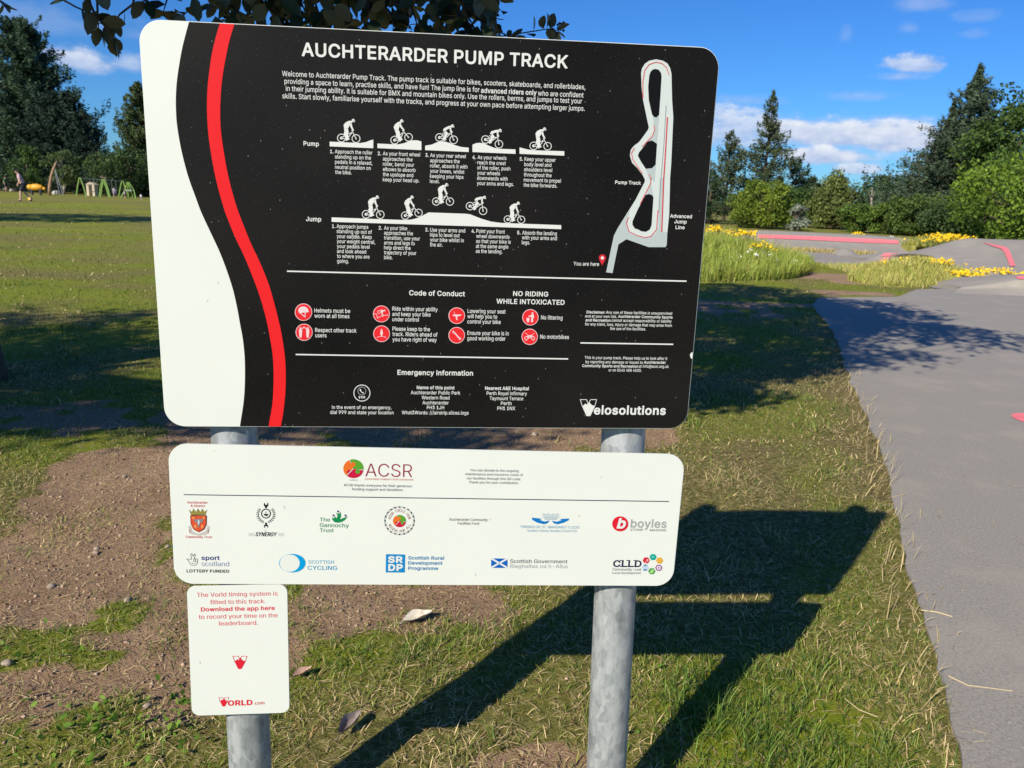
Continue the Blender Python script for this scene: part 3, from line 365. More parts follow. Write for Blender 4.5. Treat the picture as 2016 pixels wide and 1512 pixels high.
    'B': (288, '27,-6 30,-9 36,-11 153,-11 185,-8 200,-4 220,6 235,17 244,26 249,34 258,53 261,72 261,92 258,111 251,128 242,141 230,152 217,160 226,167 233,174 238,181 245,193 248,203 250,216 250,232 248,244 243,260 233,278 219,293 204,303 192,309 182,312 156,316 36,316 30,315 27,311 25,305 25,0|86,45 86,127 156,127 163,126 174,123 182,119 188,114 196,104 202,90 202,75 199,68 196,62 186,52 175,48 160,46|86,182 86,260 148,260 162,258 176,253 182,247 186,241 190,229 190,217 189,210 183,199 176,193 170,189 160,184 149,182'),
    'C': (320, '57,28 72,14 84,6 100,-3 112,-7 127,-12 142,-14 169,-15 186,-13 199,-10 216,-5 228,1 242,9 253,18 264,30 273,40 284,59 290,75 293,84 295,96 294,99 292,103 287,107 242,107 236,102 229,83 224,74 219,67 208,57 196,50 185,46 169,43 152,43 141,45 124,50 110,60 101,68 92,80 85,92 78,112 75,126 73,150 75,179 77,192 85,214 95,230 102,239 116,250 131,258 150,262 168,262 184,260 200,253 213,244 222,235 229,222 236,204 242,199 284,198 289,200 292,202 295,209 293,220 287,238 279,254 273,265 263,277 254,287 241,297 217,310 206,314 190,318 172,320 158,320 145,320 129,317 108,311 100,308 84,299 64,284 49,268 42,258 31,239 25,226 20,208 16,190 14,170 14,135 16,112 20,97 25,79 31,66 40,50 49,37'),
    'D': (315, '27,-6 30,-9 36,-11 135,-11 166,-8 184,-4 200,1 217,10 230,18 246,32 261,50 269,64 277,82 282,98 285,114 287,134 288,150 287,172 285,190 282,208 278,220 267,245 261,256 252,268 239,280 230,288 218,296 198,306 187,309 172,313 152,316 36,316 30,315 27,312 25,305 25,0|86,45 86,260 145,260 160,257 178,252 194,242 201,236 208,228 217,212 224,193 228,169 228,138 225,116 217,94 209,79 200,69 186,58 176,53 164,49 144,46'),
    'E': (265, '27,-6 30,-9 36,-11 225,-11 230,-9 234,-6 236,0 236,34 234,41 228,45 86,46 86,126 213,126 220,129 223,132 224,138 224,174 222,178 216,182 86,182 86,260 227,261 232,264 234,271 234,308 232,312 229,315 223,316 36,316 30,315 27,311 25,305 25,0'),
    'F': (260, '27,-6 30,-9 36,-11 74,-11 81,-9 85,-4 86,122 208,122 214,124 218,130 218,170 216,174 211,177 86,178 86,260 225,261 230,264 232,271 232,308 230,312 227,315 221,316 36,316 30,315 27,311 25,305 25,0'),
    'G': (326, '56,28 72,14 84,6 99,-2 112,-8 127,-12 142,-14 167,-15 196,-11 206,-9 225,-1 241,8 253,17 264,28 272,37 280,49 287,63 292,76 295,89 298,114 298,153 295,160 290,164 170,164 164,163 161,160 159,153 159,120 160,114 163,111 170,108 237,108 236,100 231,86 224,73 219,66 214,61 202,52 190,47 178,44 160,43 142,45 124,51 108,61 96,74 85,91 78,110 75,126 73,150 75,179 77,192 85,214 95,231 106,243 118,251 132,258 149,262 167,262 182,260 198,254 210,245 221,233 229,220 235,204 241,199 284,198 290,200 293,202 296,209 293,221 287,239 280,254 273,264 263,277 255,285 242,296 230,303 216,309 207,313 189,318 170,320 156,320 144,320 126,317 111,313 98,308 80,297 70,290 56,277 42,258 31,240 25,226 19,207 16,190 14,170 14,135 16,114 19,101 26,78 31,66 39,50 49,37'),
    'H': (324, '27,-6 30,-9 36,-11 74,-11 81,-9 85,-4 86,128 224,128 225,-4 229,-9 236,-11 274,-11 280,-9 283,-6 285,0 285,305 283,311 280,314 274,316 236,316 229,314 225,309 224,184 86,184 85,309 81,314 74,316 36,316 30,315 27,312 25,305 25,0'),
    'I': (119, '25,-6 28,-9 34,-11 71,-11 78,-9 82,-2 82,305 80,312 74,316 32,316 28,314 23,308 23,0'),
    'J': (252, '36,14 52,1 65,-6 78,-11 93,-14 107,-15 128,-14 144,-11 158,-6 173,3 186,14 195,24 201,35 209,54 212,69 213,83 213,305 211,311 207,315 202,316 163,316 156,314 152,308 152,83 150,70 145,57 136,48 125,43 119,41 107,41 97,43 90,45 81,52 74,63 70,78 69,106 65,112 58,115 16,114 11,110 9,106 9,82 10,66 13,52 18,39 27,24'),
    'K': (294, '27,-6 30,-9 36,-11 74,-11 80,-9 84,-6 86,0 86,96 118,130 216,-9 223,-11 269,-11 274,-9 278,-6 280,0 278,6 160,172 278,298 280,302 280,308 276,314 269,316 218,316 212,314 107,202 86,177 85,309 81,314 74,316 36,316 30,315 27,312 25,305 25,0'),
    'L': (250, '27,-6 30,-9 36,-11 216,-11 223,-9 227,-2 227,37 225,41 220,45 86,46 86,305 83,312 77,316 34,316 30,314 25,308 25,0'),
    'M': (391, '27,-6 30,-9 36,-11 73,-11 80,-9 84,-2 84,192 161,-3 165,-9 172,-11 208,-11 212,-9 215,-5 292,191 292,-2 296,-9 303,-11 340,-11 347,-9 350,-6 352,0 352,305 349,312 346,315 340,316 286,316 280,315 277,312 201,116 189,80 176,117 100,312 96,315 91,316 36,316 30,314 27,311 25,305 25,0'),
    'N': (328, '27,-6 30,-9 36,-11 75,-11 82,-9 86,-2 86,186 85,213 111,169 223,-6 226,-9 232,-11 278,-11 284,-9 287,-6 289,0 289,305 287,311 284,314 278,316 240,316 233,314 229,308 228,94 91,311 87,315 82,316 36,316 30,315 27,312 25,305 25,0'),
    'O': (334, '58,27 71,15 85,5 100,-3 112,-7 127,-12 144,-14 176,-14 192,-12 206,-8 220,-3 236,5 249,15 262,27 271,38 281,51 289,67 295,80 300,97 304,115 306,136 307,160 304,192 300,208 295,225 290,238 281,254 272,267 263,278 248,291 235,300 221,308 208,313 193,317 183,319 157,320 144,320 127,317 112,313 100,308 86,300 76,294 58,278 50,268 40,255 33,243 25,225 19,206 16,190 14,170 14,135 17,110 20,96 25,80 31,67 40,50 49,38|104,65 95,75 85,91 78,112 75,126 73,150 75,178 78,194 85,213 95,230 106,242 117,251 132,258 150,262 166,262 179,261 196,255 211,245 224,232 235,214 243,192 247,168 247,137 243,114 236,92 225,74 211,60 196,50 179,45 162,43 141,45 123,51 115,56'),
    'P': (281, '27,-6 30,-9 36,-11 74,-11 80,-9 84,-6 86,0 86,100 152,101 170,103 182,105 198,111 215,121 232,137 243,152 248,164 252,176 256,196 256,217 252,242 248,254 243,264 232,280 222,290 205,302 193,308 182,311 170,314 152,316 36,316 30,315 27,311 25,305 25,0|86,156 86,260 140,260 154,259 162,258 172,254 183,246 189,238 193,228 195,218 196,204 194,194 191,184 187,176 181,169 168,161 155,157 141,156'),
    'Q': (334, '58,27 71,15 85,5 100,-3 112,-7 126,-11 148,-15 172,-15 192,-12 210,-7 231,-35 237,-39 281,-40 286,-38 290,-34 292,-28 290,-23 257,22 270,36 281,51 289,67 295,80 300,97 304,115 306,136 306,169 304,190 300,208 295,225 290,238 281,254 272,267 263,278 248,291 235,300 221,308 208,313 193,317 183,319 157,320 144,320 127,317 112,313 100,308 86,300 76,294 58,278 50,268 40,255 33,243 25,225 19,206 16,190 14,170 14,135 17,110 20,96 25,80 31,67 40,50 49,38|104,65 95,75 85,91 78,112 75,126 73,150 75,178 78,194 85,213 95,230 106,242 117,251 132,258 150,262 166,262 179,261 196,255 211,245 224,232 235,214 243,192 247,168 247,137 243,114 236,92 227,77 221,70 197,102 192,106 148,106 141,104 137,98 137,92 138,89 173,44 172,43 152,43 133,47 117,54'),
    'R': (283, '27,-6 30,-9 36,-11 74,-11 80,-9 84,-6 86,0 86,108 142,108 201,-4 206,-9 212,-11 256,-11 262,-9 266,-6 268,0 267,4 204,120 222,132 233,142 239,149 244,157 250,171 254,186 256,201 256,222 255,234 248,256 243,266 233,280 223,291 214,298 194,308 182,312 171,314 152,316 36,316 30,315 27,311 25,305 25,0|86,164 86,260 141,260 156,259 165,257 174,254 185,246 191,238 194,229 196,218 196,204 194,194 192,188 188,181 182,175 170,168 154,165'),
    'S': (282, '35,23 46,12 56,4 74,-5 82,-9 96,-12 112,-15 130,-16 148,-16 176,-12 188,-8 201,-2 219,9 226,14 235,24 241,32 247,42 254,61 256,74 256,87 254,102 250,116 244,128 237,137 220,152 208,160 195,167 170,176 120,189 100,197 91,204 86,208 82,214 80,220 80,231 83,239 89,248 96,254 104,258 116,262 127,264 141,264 152,263 161,260 169,257 180,250 184,245 188,239 193,221 199,216 240,216 246,217 251,223 251,230 249,248 244,260 237,273 230,282 220,292 205,303 184,313 160,319 132,320 118,319 100,316 80,310 68,303 58,297 42,282 32,268 26,256 23,246 20,230 21,214 24,198 28,188 35,176 42,168 54,158 65,150 79,143 107,133 156,119 178,111 185,106 191,100 195,93 196,86 196,78 194,70 190,62 182,55 174,49 162,44 149,41 134,40 122,41 109,44 98,48 90,53 83,58 79,64 76,72 73,86 71,88 66,92 20,92 14,88 12,84 13,74 15,60 24,39'),
    'T': (283, '107,-6 110,-9 116,-11 154,-11 160,-9 165,-2 165,260 250,260 256,262 259,264 261,268 261,305 259,312 254,316 19,316 12,314 9,309 8,271 10,266 14,262 19,260 105,260 105,0'),
    'U': (324, '55,24 65,14 75,7 87,0 100,-6 113,-11 125,-13 140,-15 157,-16 186,-13 198,-11 212,-6 233,5 244,14 262,32 269,43 279,64 283,77 285,94 285,305 284,311 281,314 274,316 236,316 229,314 225,309 225,106 223,92 221,82 216,73 211,66 204,58 198,53 188,48 172,43 161,42 139,43 123,48 114,53 106,58 97,68 91,79 88,86 86,101 85,309 81,314 74,316 36,316 30,315 27,312 25,305 26,90 29,72 35,54 42,42'),
    'V': (302, '113,-6 117,-9 122,-11 166,-11 172,-9 176,-5 288,301 288,309 283,315 278,316 237,316 231,315 227,311 162,125 144,70 128,122 60,311 56,315 50,316 10,316 4,315 1,311 -1,305 0,300'),
    'W': (426, '84,-6 88,-9 93,-11 138,-11 144,-9 148,-6 206,207 264,-5 268,-9 274,-11 318,-11 325,-9 329,-2 412,302 412,308 410,312 407,315 402,316 362,316 356,315 353,311 350,302 296,90 237,310 233,315 228,316 184,316 177,314 174,311 173,307 116,90 61,304 59,311 55,315 49,316 10,316 4,314 -1,308 0,300 81,0'),
    'X': (299, '2,-6 6,-9 11,-11 55,-11 62,-9 120,74 142,108 168,69 218,-4 222,-9 229,-11 273,-11 279,-9 282,-6 284,0 282,6 179,157 277,299 278,302 278,308 274,314 268,316 224,316 218,314 170,246 143,205 117,245 69,314 62,316 18,316 12,315 9,312 7,305 9,299 107,156 2,6 0,0'),
    'Y': (297, '113,-6 116,-9 122,-11 160,-11 166,-9 170,-6 172,0 172,122 282,298 284,302 284,308 282,312 278,315 273,316 229,316 222,314 219,310 160,214 142,183 125,212 65,310 61,314 54,316 10,316 4,315 1,311 -1,305 1,298 111,122 111,0'),
    'Z': (277, '16,-6 20,-9 25,-11 240,-11 245,-9 248,-6 251,0 251,34 248,41 242,45 92,45 111,72 247,271 249,277 249,305 247,311 244,314 238,316 24,316 19,315 16,312 13,305 13,271 16,264 22,260 171,260 16,34 14,28 14,0'),
    'a': (248, '26,12 37,2 54,-8 69,-13 85,-16 104,-16 126,-12 142,-5 155,3 155,-2 157,-6 160,-9 164,-11 202,-11 208,-9 211,-6 213,0 213,155 211,173 207,189 203,198 194,211 182,223 164,233 146,238 122,242 102,241 78,236 57,228 41,217 28,204 19,189 14,178 14,172 15,169 18,166 22,164 57,154 62,154 69,158 73,166 78,172 90,181 96,184 105,187 124,187 138,184 143,181 148,177 151,172 153,166 154,152 150,149 143,147 94,141 61,134 49,129 36,123 30,118 22,110 16,101 10,88 7,71 7,59 9,46 12,36 19,22|73,46 68,54 66,64 68,74 76,81 84,85 98,89 154,97 154,80 152,70 149,62 145,56 135,47 122,41 108,38 89,39 81,42'),
    'b': (269, '23,-6 26,-9 32,-11 70,-11 74,-9 78,-4 78,7 88,-1 97,-7 105,-11 120,-15 136,-16 150,-15 162,-13 174,-10 186,-4 203,7 213,16 220,26 227,36 236,57 243,84 245,104 245,122 243,145 237,166 232,179 220,201 206,216 192,226 173,236 152,241 133,242 111,239 94,231 80,220 79,305 77,312 71,316 29,316 25,314 21,308 21,0|100,51 95,56 88,66 83,80 80,95 79,106 79,126 81,140 85,154 89,162 95,170 104,179 112,184 119,186 132,187 139,187 152,184 161,178 169,170 176,160 182,146 185,130 186,113 184,89 179,74 174,62 167,54 156,45 146,41 134,39 119,40 108,45'),
    'c': (251, '43,18 54,8 64,0 76,-6 86,-10 98,-13 112,-15 134,-16 158,-11 172,-7 181,-2 191,4 200,12 214,27 223,43 228,58 228,64 227,67 221,72 186,81 180,81 176,79 173,76 170,66 164,57 159,51 153,46 145,42 136,40 114,40 99,45 91,50 85,57 79,66 75,75 71,89 69,99 69,114 70,129 75,152 81,163 85,169 94,178 104,183 115,186 126,187 136,186 148,182 156,178 163,171 168,164 173,150 179,146 184,146 220,155 224,157 226,160 228,166 223,181 217,193 210,204 192,220 174,231 152,239 130,242 108,241 86,236 66,226 52,216 36,200 30,190 22,176 15,156 11,133 9,112 12,84 18,58 30,36'),
    'd': (269, '41,18 52,7 70,-5 84,-11 105,-15 126,-16 144,-13 155,-8 162,-4 176,7 177,-4 181,-9 185,-11 223,-11 228,-9 232,-6 234,0 234,305 232,311 228,315 223,316 186,316 181,315 177,311 175,305 175,220 168,226 158,233 142,239 122,242 108,241 94,239 72,232 60,225 52,219 42,209 29,191 21,176 14,155 10,129 10,98 14,72 18,57 29,35|90,51 84,58 78,68 73,81 70,96 69,124 71,138 75,153 79,161 85,170 94,178 101,183 110,186 122,187 130,187 142,184 150,180 156,175 164,165 170,153 174,140 176,120 176,102 174,88 169,72 163,60 154,50 147,45 136,40 124,39 110,40 98,45'),
    'e': (256, '44,17 54,7 64,0 76,-6 87,-10 100,-13 114,-15 138,-16 163,-11 183,-3 202,9 211,18 218,28 226,42 230,54 228,61 222,65 186,74 181,74 174,70 170,60 165,53 155,45 146,41 136,39 116,39 101,44 92,49 86,54 76,68 72,80 70,90 70,91 222,91 228,92 231,95 234,102 233,130 230,155 225,173 217,190 209,202 198,214 187,222 170,232 150,239 128,242 107,241 97,239 84,235 64,225 52,217 36,200 29,190 22,176 15,155 10,127 10,103 12,84 15,70 19,57 29,36 36,26|71,144 76,158 81,167 87,174 99,182 109,186 118,187 136,186 145,183 152,179 159,172 166,162 173,144'),
    'f': (166, '40,-6 43,-9 48,-11 85,-11 92,-9 96,-2 96,185 140,186 146,190 148,196 148,228 146,234 142,237 137,239 96,239 96,258 99,267 104,271 110,273 122,273 136,270 142,272 145,275 148,280 157,312 154,319 151,322 146,324 126,328 105,329 90,326 78,322 70,318 60,310 52,302 45,293 41,284 38,267 37,239 2,238 -2,236 -7,230 -7,196 -5,190 -2,187 4,185 37,185 37,0'),
    'g': (269, '34,-66 43,-75 54,-84 77,-94 86,-97 102,-100 129,-101 158,-98 167,-96 183,-90 196,-83 204,-76 214,-67 220,-60 226,-48 230,-39 232,-29 234,-12 234,228 233,233 229,237 223,239 184,238 182,236 178,231 177,219 169,226 160,232 150,237 141,239 122,242 108,241 94,239 73,232 58,223 41,208 29,191 18,169 14,156 10,130 10,105 12,86 18,61 26,44 36,29 53,13 64,6 84,-3 106,-8 126,-8 143,-5 150,-3 162,2 176,13 176,-8 173,-21 168,-31 163,-36 157,-40 150,-43 134,-47 117,-47 102,-45 92,-40 84,-35 68,-16 64,-14 58,-14 25,-32 20,-38 20,-46 28,-59|89,58 81,66 77,73 73,85 70,99 69,114 69,129 71,139 76,154 85,170 94,179 102,183 110,186 124,187 136,186 145,183 156,175 164,166 170,155 174,140 176,124 176,107 174,90 170,76 164,66 157,58 149,52 136,48 124,46 110,48 100,51'),
    'h': (260, '23,-6 26,-9 32,-11 68,-11 74,-9 78,-6 79,0 80,148 85,164 94,176 106,183 120,186 134,186 140,185 148,182 153,178 160,170 165,158 167,143 167,0 168,-6 172,-9 178,-11 214,-11 221,-9 225,-2 225,156 222,178 215,195 205,212 190,226 174,235 156,240 134,242 114,239 104,236 94,232 80,222 79,305 77,312 71,316 29,316 25,314 21,308 21,0'),
    'i': (114, '23,-6 26,-9 32,-11 68,-11 75,-9 79,-2 79,228 77,234 71,238 29,238 25,236 21,230 21,0|21,269 30,261 36,257 43,255 58,255 70,260 79,268 85,280 87,286 87,294 86,299 83,306 79,312 72,318 60,324 51,325 43,325 30,320 21,311 16,303 14,296 14,283 16,278'),
    'j': (114, '-15,-92 -8,-96 12,-96 29,-93 44,-87 54,-80 64,-70 72,-56 76,-44 78,-34 79,-20 79,228 77,234 71,238 29,238 25,236 21,230 20,-24 19,-31 16,-36 14,-38 4,-41 -8,-41 -12,-43 -15,-46 -17,-52 -17,-86|21,268 30,260 42,255 52,255 59,256 72,261 80,269 83,275 86,283 86,297 84,302 80,311 70,320 57,325 49,325 40,324 28,318 18,308 14,296 14,287 15,281 18,274'),
    'k': (242, '23,-6 26,-9 32,-11 68,-11 74,-9 77,-6 79,0 79,80 91,91 165,-4 171,-9 176,-11 223,-11 230,-9 234,-2 234,3 232,7 135,129 225,221 227,228 225,233 222,237 216,239 171,239 165,237 80,150 79,305 77,312 71,316 29,316 25,314 21,308 21,0'),
    'l': (115, '24,-6 28,-9 33,-11 68,-11 74,-9 79,-2 79,322 77,328 70,333 30,333 26,331 22,324 22,0'),
    'm': (380, '23,-6 26,-9 32,-11 68,-11 74,-9 78,-6 79,0 79,150 81,157 83,164 87,171 96,180 108,186 122,187 131,186 136,184 142,181 149,173 153,162 154,-4 158,-9 164,-11 201,-11 208,-9 210,-6 212,0 212,148 214,161 219,172 224,178 229,182 242,187 253,187 268,184 276,179 282,172 286,160 287,-4 291,-9 298,-11 334,-11 340,-9 343,-6 345,0 345,160 341,184 338,194 329,210 317,224 305,232 288,239 271,242 257,243 245,241 226,236 217,232 206,224 192,210 182,222 173,230 162,237 145,242 127,243 110,240 92,232 78,222 78,230 77,233 74,236 70,238 32,239 25,236 22,233 21,228 21,0'),
    'n': (260, '23,-6 26,-9 32,-11 68,-11 74,-9 78,-6 79,0 80,148 85,164 94,176 106,183 120,186 134,186 140,185 148,182 153,178 160,170 165,158 167,143 167,0 168,-6 172,-9 178,-11 214,-11 220,-9 223,-6 225,0 225,147 224,167 219,185 213,200 204,213 191,225 179,232 165,238 156,240 140,242 122,241 104,236 87,228 78,221 77,231 74,236 70,238 32,239 26,237 23,234 21,228 21,0'),
    'o': (263, '43,18 56,7 64,0 76,-6 98,-13 112,-15 126,-16 151,-13 172,-6 184,0 194,7 202,14 212,25 219,35 226,47 234,70 237,83 239,101 239,128 235,155 227,176 220,190 213,200 195,218 175,231 161,236 150,239 134,241 111,241 98,239 87,236 68,228 54,218 36,200 30,190 22,176 15,156 11,133 9,112 12,84 18,58 30,36|91,50 85,57 78,68 73,81 70,96 69,110 69,126 71,136 75,152 81,163 85,169 94,178 104,183 113,186 124,187 134,186 146,183 155,178 164,170 171,159 176,144 180,128 181,112 178,89 174,73 168,62 159,51 151,45 139,40 130,39 119,39 110,40 99,45'),
    'p': (269, '23,-92 26,-95 32,-97 68,-97 74,-95 78,-91 79,-86 80,6 88,-1 98,-7 114,-13 136,-16 150,-15 162,-13 180,-7 194,0 203,7 213,16 220,26 232,47 241,72 245,98 245,128 240,156 232,179 226,192 219,202 202,219 192,226 182,232 172,236 152,241 133,242 119,240 104,236 96,233 86,226 78,219 78,231 74,236 70,238 29,238 25,236 21,231 21,-86|100,51 95,56 88,66 83,80 80,95 79,106 79,126 81,140 85,154 89,162 95,170 104,179 112,184 119,186 132,187 139,187 152,184 161,178 169,170 176,160 182,146 185,130 186,113 184,89 179,74 174,62 167,54 156,45 146,41 134,39 119,40 108,45'),
    'q': (269, '41,18 52,7 70,-5 84,-11 105,-15 126,-16 144,-13 159,-6 175,6 175,-86 177,-91 181,-95 186,-97 223,-97 228,-95 232,-92 234,-86 234,228 232,233 230,236 223,239 185,238 181,236 177,231 176,219 162,230 150,236 144,239 122,242 102,241 84,237 70,231 52,219 42,209 29,191 18,169 12,143 9,114 12,83 17,61 22,48 29,35|90,51 84,58 78,68 73,81 70,96 69,124 71,138 75,153 79,161 85,170 94,178 101,183 110,186 122,187 130,187 142,184 150,180 156,175 164,165 170,153 174,140 176,120 176,102 174,88 169,72 163,60 154,50 147,45 136,40 124,39 110,40 98,45'),
    'r': (169, '23,-6 26,-9 32,-11 68,-11 74,-9 78,-6 79,0 79,148 81,156 84,164 89,170 97,177 104,181 118,184 132,184 146,182 152,184 155,187 157,194 157,230 155,236 152,240 146,241 131,242 110,240 92,234 78,224 78,230 76,233 74,236 70,238 32,239 26,237 22,233 21,228 21,0'),
    's': (233, '32,12 48,-1 60,-7 72,-11 95,-15 120,-16 132,-14 148,-11 170,-2 184,8 192,17 198,25 205,38 208,46 209,56 210,67 207,83 204,92 199,101 194,108 184,118 175,123 162,130 140,136 99,146 88,150 80,156 76,163 76,166 77,173 84,181 97,187 112,189 126,187 136,183 145,174 152,160 158,156 164,156 196,163 200,165 204,168 205,174 199,193 193,204 187,212 178,221 169,227 150,236 132,240 108,242 90,240 71,235 55,227 42,219 34,210 28,202 22,190 19,182 17,172 17,158 19,146 23,135 29,125 34,119 44,110 64,99 85,92 125,82 138,78 145,73 148,70 150,65 150,59 147,53 144,49 136,44 123,39 103,38 88,41 82,44 76,48 71,56 66,70 60,74 54,75 18,67 13,63 11,59 11,53 12,46 19,29 24,21'),
    't': (150, '44,9 54,-1 66,-7 78,-11 90,-13 109,-13 130,-10 136,-6 139,1 132,34 130,38 126,41 121,43 107,41 98,41 92,42 88,46 87,54 87,185 122,185 129,188 132,191 133,196 133,230 131,234 125,238 87,239 86,285 82,291 76,294 39,294 32,291 30,288 28,282 28,239 2,238 -5,234 -7,228 -7,196 -5,190 2,186 28,185 28,46 31,33 34,24 39,15'),
    'u': (260, '43,14 56,2 72,-7 85,-11 99,-14 120,-14 138,-10 153,-3 167,7 168,-2 169,-6 172,-9 176,-11 214,-11 220,-9 223,-6 225,0 225,228 224,233 221,236 214,239 178,239 172,237 168,233 167,228 167,89 165,74 163,68 158,59 149,50 141,45 135,43 121,41 106,43 95,48 86,57 81,70 79,82 79,228 78,233 74,237 68,239 32,239 26,237 23,234 21,228 21,70 23,54 28,39 36,22'),
    'v': (248, '89,-6 92,-9 98,-11 136,-11 142,-9 145,-6 233,224 233,231 228,237 223,239 183,239 178,237 174,234 117,75 59,234 56,237 50,239 10,239 5,237 1,233 -1,228 0,224'),
    'w': (354, '74,-6 77,-9 83,-11 119,-11 125,-9 129,-6 170,140 182,95 212,-6 216,-9 221,-11 258,-11 264,-9 269,-2 337,224 337,230 335,234 332,237 326,239 288,239 282,237 279,234 276,225 238,89 199,233 196,237 190,239 151,239 146,237 142,234 140,230 102,89 91,132 62,233 58,237 52,239 14,239 7,236 3,230 3,223 71,1'),
    'x': (241, '4,-6 7,-9 13,-11 55,-11 62,-9 101,50 114,71 130,44 163,-6 166,-9 172,-11 214,-11 220,-9 223,-6 226,0 224,6 148,115 220,222 222,225 222,230 218,236 211,239 169,239 162,236 160,234 129,187 114,162 70,232 66,236 60,239 18,239 12,237 9,234 6,228 8,222 80,116 4,6 2,0'),
    'y': (248, '20,-90 23,-93 29,-95 44,-98 61,-98 76,-96 86,-92 100,-84 113,-73 122,-61 134,-36 233,224 233,231 228,237 223,239 183,239 178,237 174,234 117,75 59,234 56,237 50,239 10,239 5,237 1,233 -1,228 0,224 86,0 76,-28 68,-39 64,-41 58,-43 34,-41 28,-45 26,-50 18,-80 18,-86'),
    'z': (242, '16,-6 20,-9 25,-11 203,-11 209,-9 212,-6 214,0 214,34 212,40 207,44 96,45 209,193 211,198 211,228 209,233 206,236 200,239 29,239 23,237 20,234 18,228 18,194 20,187 25,183 131,182 16,33 14,28 14,0'),
}
BOLDS[" "] = (115, "")
GLYPH[" "] = (113, "")
CAPU = 305.2
# ------------------------------------------------------------------ the sign: frame of its own (x along the boards, y away from the viewer, z up)
S0, SAX, SAN = np.array([-.15167, 1.45532, 0]), np.array([.99747, .07113, 0]), np.array([-.07113, .99747, 0])
sign = empty('information_sign', (S0[0], S0[1], 0), math.atan2(.07113, .99747),
             'two-post park sign, black board over white sponsor board and small plate', 'sign')
def face(px, py, off=0.0):                   # photo position -> point on the sign's face, off metres behind it
    v = ray(px, py); t = (off + (S0 - EYEP) @ SAN) / (v @ SAN); P = EYEP + v * t
    return np.array([(P - S0) @ SAX, off, P[2]])
def homog(src, dst):
    A = []
    for (x, y), (u, v) in zip(src, dst):
        A += [[x, y, 1, 0, 0, 0, -u * x, -u * y, -u], [0, 0, 0, x, y, 1, -v * x, -v * y, -v]]
    return np.linalg.svd(np.array(A, float))[2][-1].reshape(3, 3)
class Board:
    """a flat board; s to the right and t down, in metres from its top left corner"""
    def __init__(b, corners, lay=0.0):
        L = [face(*c) for c in corners]      # TL TR BR BL
        b.W = (np.linalg.norm(L[1] - L[0]) + np.linalg.norm(L[2] - L[3])) / 2
        b.H = (np.linalg.norm(L[3] - L[0]) + np.linalg.norm(L[2] - L[1])) / 2
        rect = [(0, 0), (b.W, 0), (b.W, b.H), (0, b.H)]
        b.Hl = homog(rect, [(p[0], p[2]) for p in L]); b.Hi = np.linalg.inv(b.Hl)
    def loc(b, s, t, off=0.0):
        q = b.Hl @ np.array([s, t, 1.0]); return (q[0] / q[2], off, q[1] / q[2])
    def st(b, px, py):
        p = face(px, py); q = b.Hi @ np.array([p[0], p[2], 1.0]); return q[0] / q[2], q[1] / q[2]
    def slab(b, name, rad, thick, mat, parent):
        o = []
        for (cx, cy, a0) in ((rad, rad, 180), (b.W - rad, rad, 270), (b.W - rad, b.H - rad, 0), (rad, b.H - rad, 90)):
            for k in range(11):
                a = R(a0 + 9 * k); o.append((cx + rad * math.cos(a), cy + rad * math.sin(a)))
        n = len(o); ins = .0006
        def ring(off, e):
            c = np.array([b.W / 2, b.H / 2])
            return [b.loc(*(np.array(p) + (c - np.array(p)) * e), off) for p in o]
        e = ins / .4
        vs = ring(0, e) + ring(.0006, 0) + ring(thick, 0)
        fs = [tuple(range(n - 1, -1, -1))] + [(k, (k + 1) % n, n + (k + 1) % n, n + k) for k in range(n)] + \
             [(n + k, n + (k + 1) % n, 2 * n + (k + 1) % n, 2 * n + k) for k in range(n)] + [tuple(2 * n + k for k in range(n))]
        b.outline = o
        me = bpy.data.meshes.new(name); me.from_pydata(vs, [], fs); me.update()
        bm = bmesh.new(); bm.from_mesh(me); bmesh.ops.recalc_face_normals(bm, faces=bm.faces); bm.to_mesh(me); bm.free()
        return link(name, me, mat, parent)
INK = {}
def ink(c, rough=.42):
    if c not in INK:
        lin = tuple(((v / 255 + .055) / 1.055) ** 2.4 if v > 10 else v / 255 / 12.92 for v in c)
        INK[c] = simple("ink_%02x%02x%02x" % c, tuple(v * .68 for v in lin), rough, 0, .15)
    return INK[c]
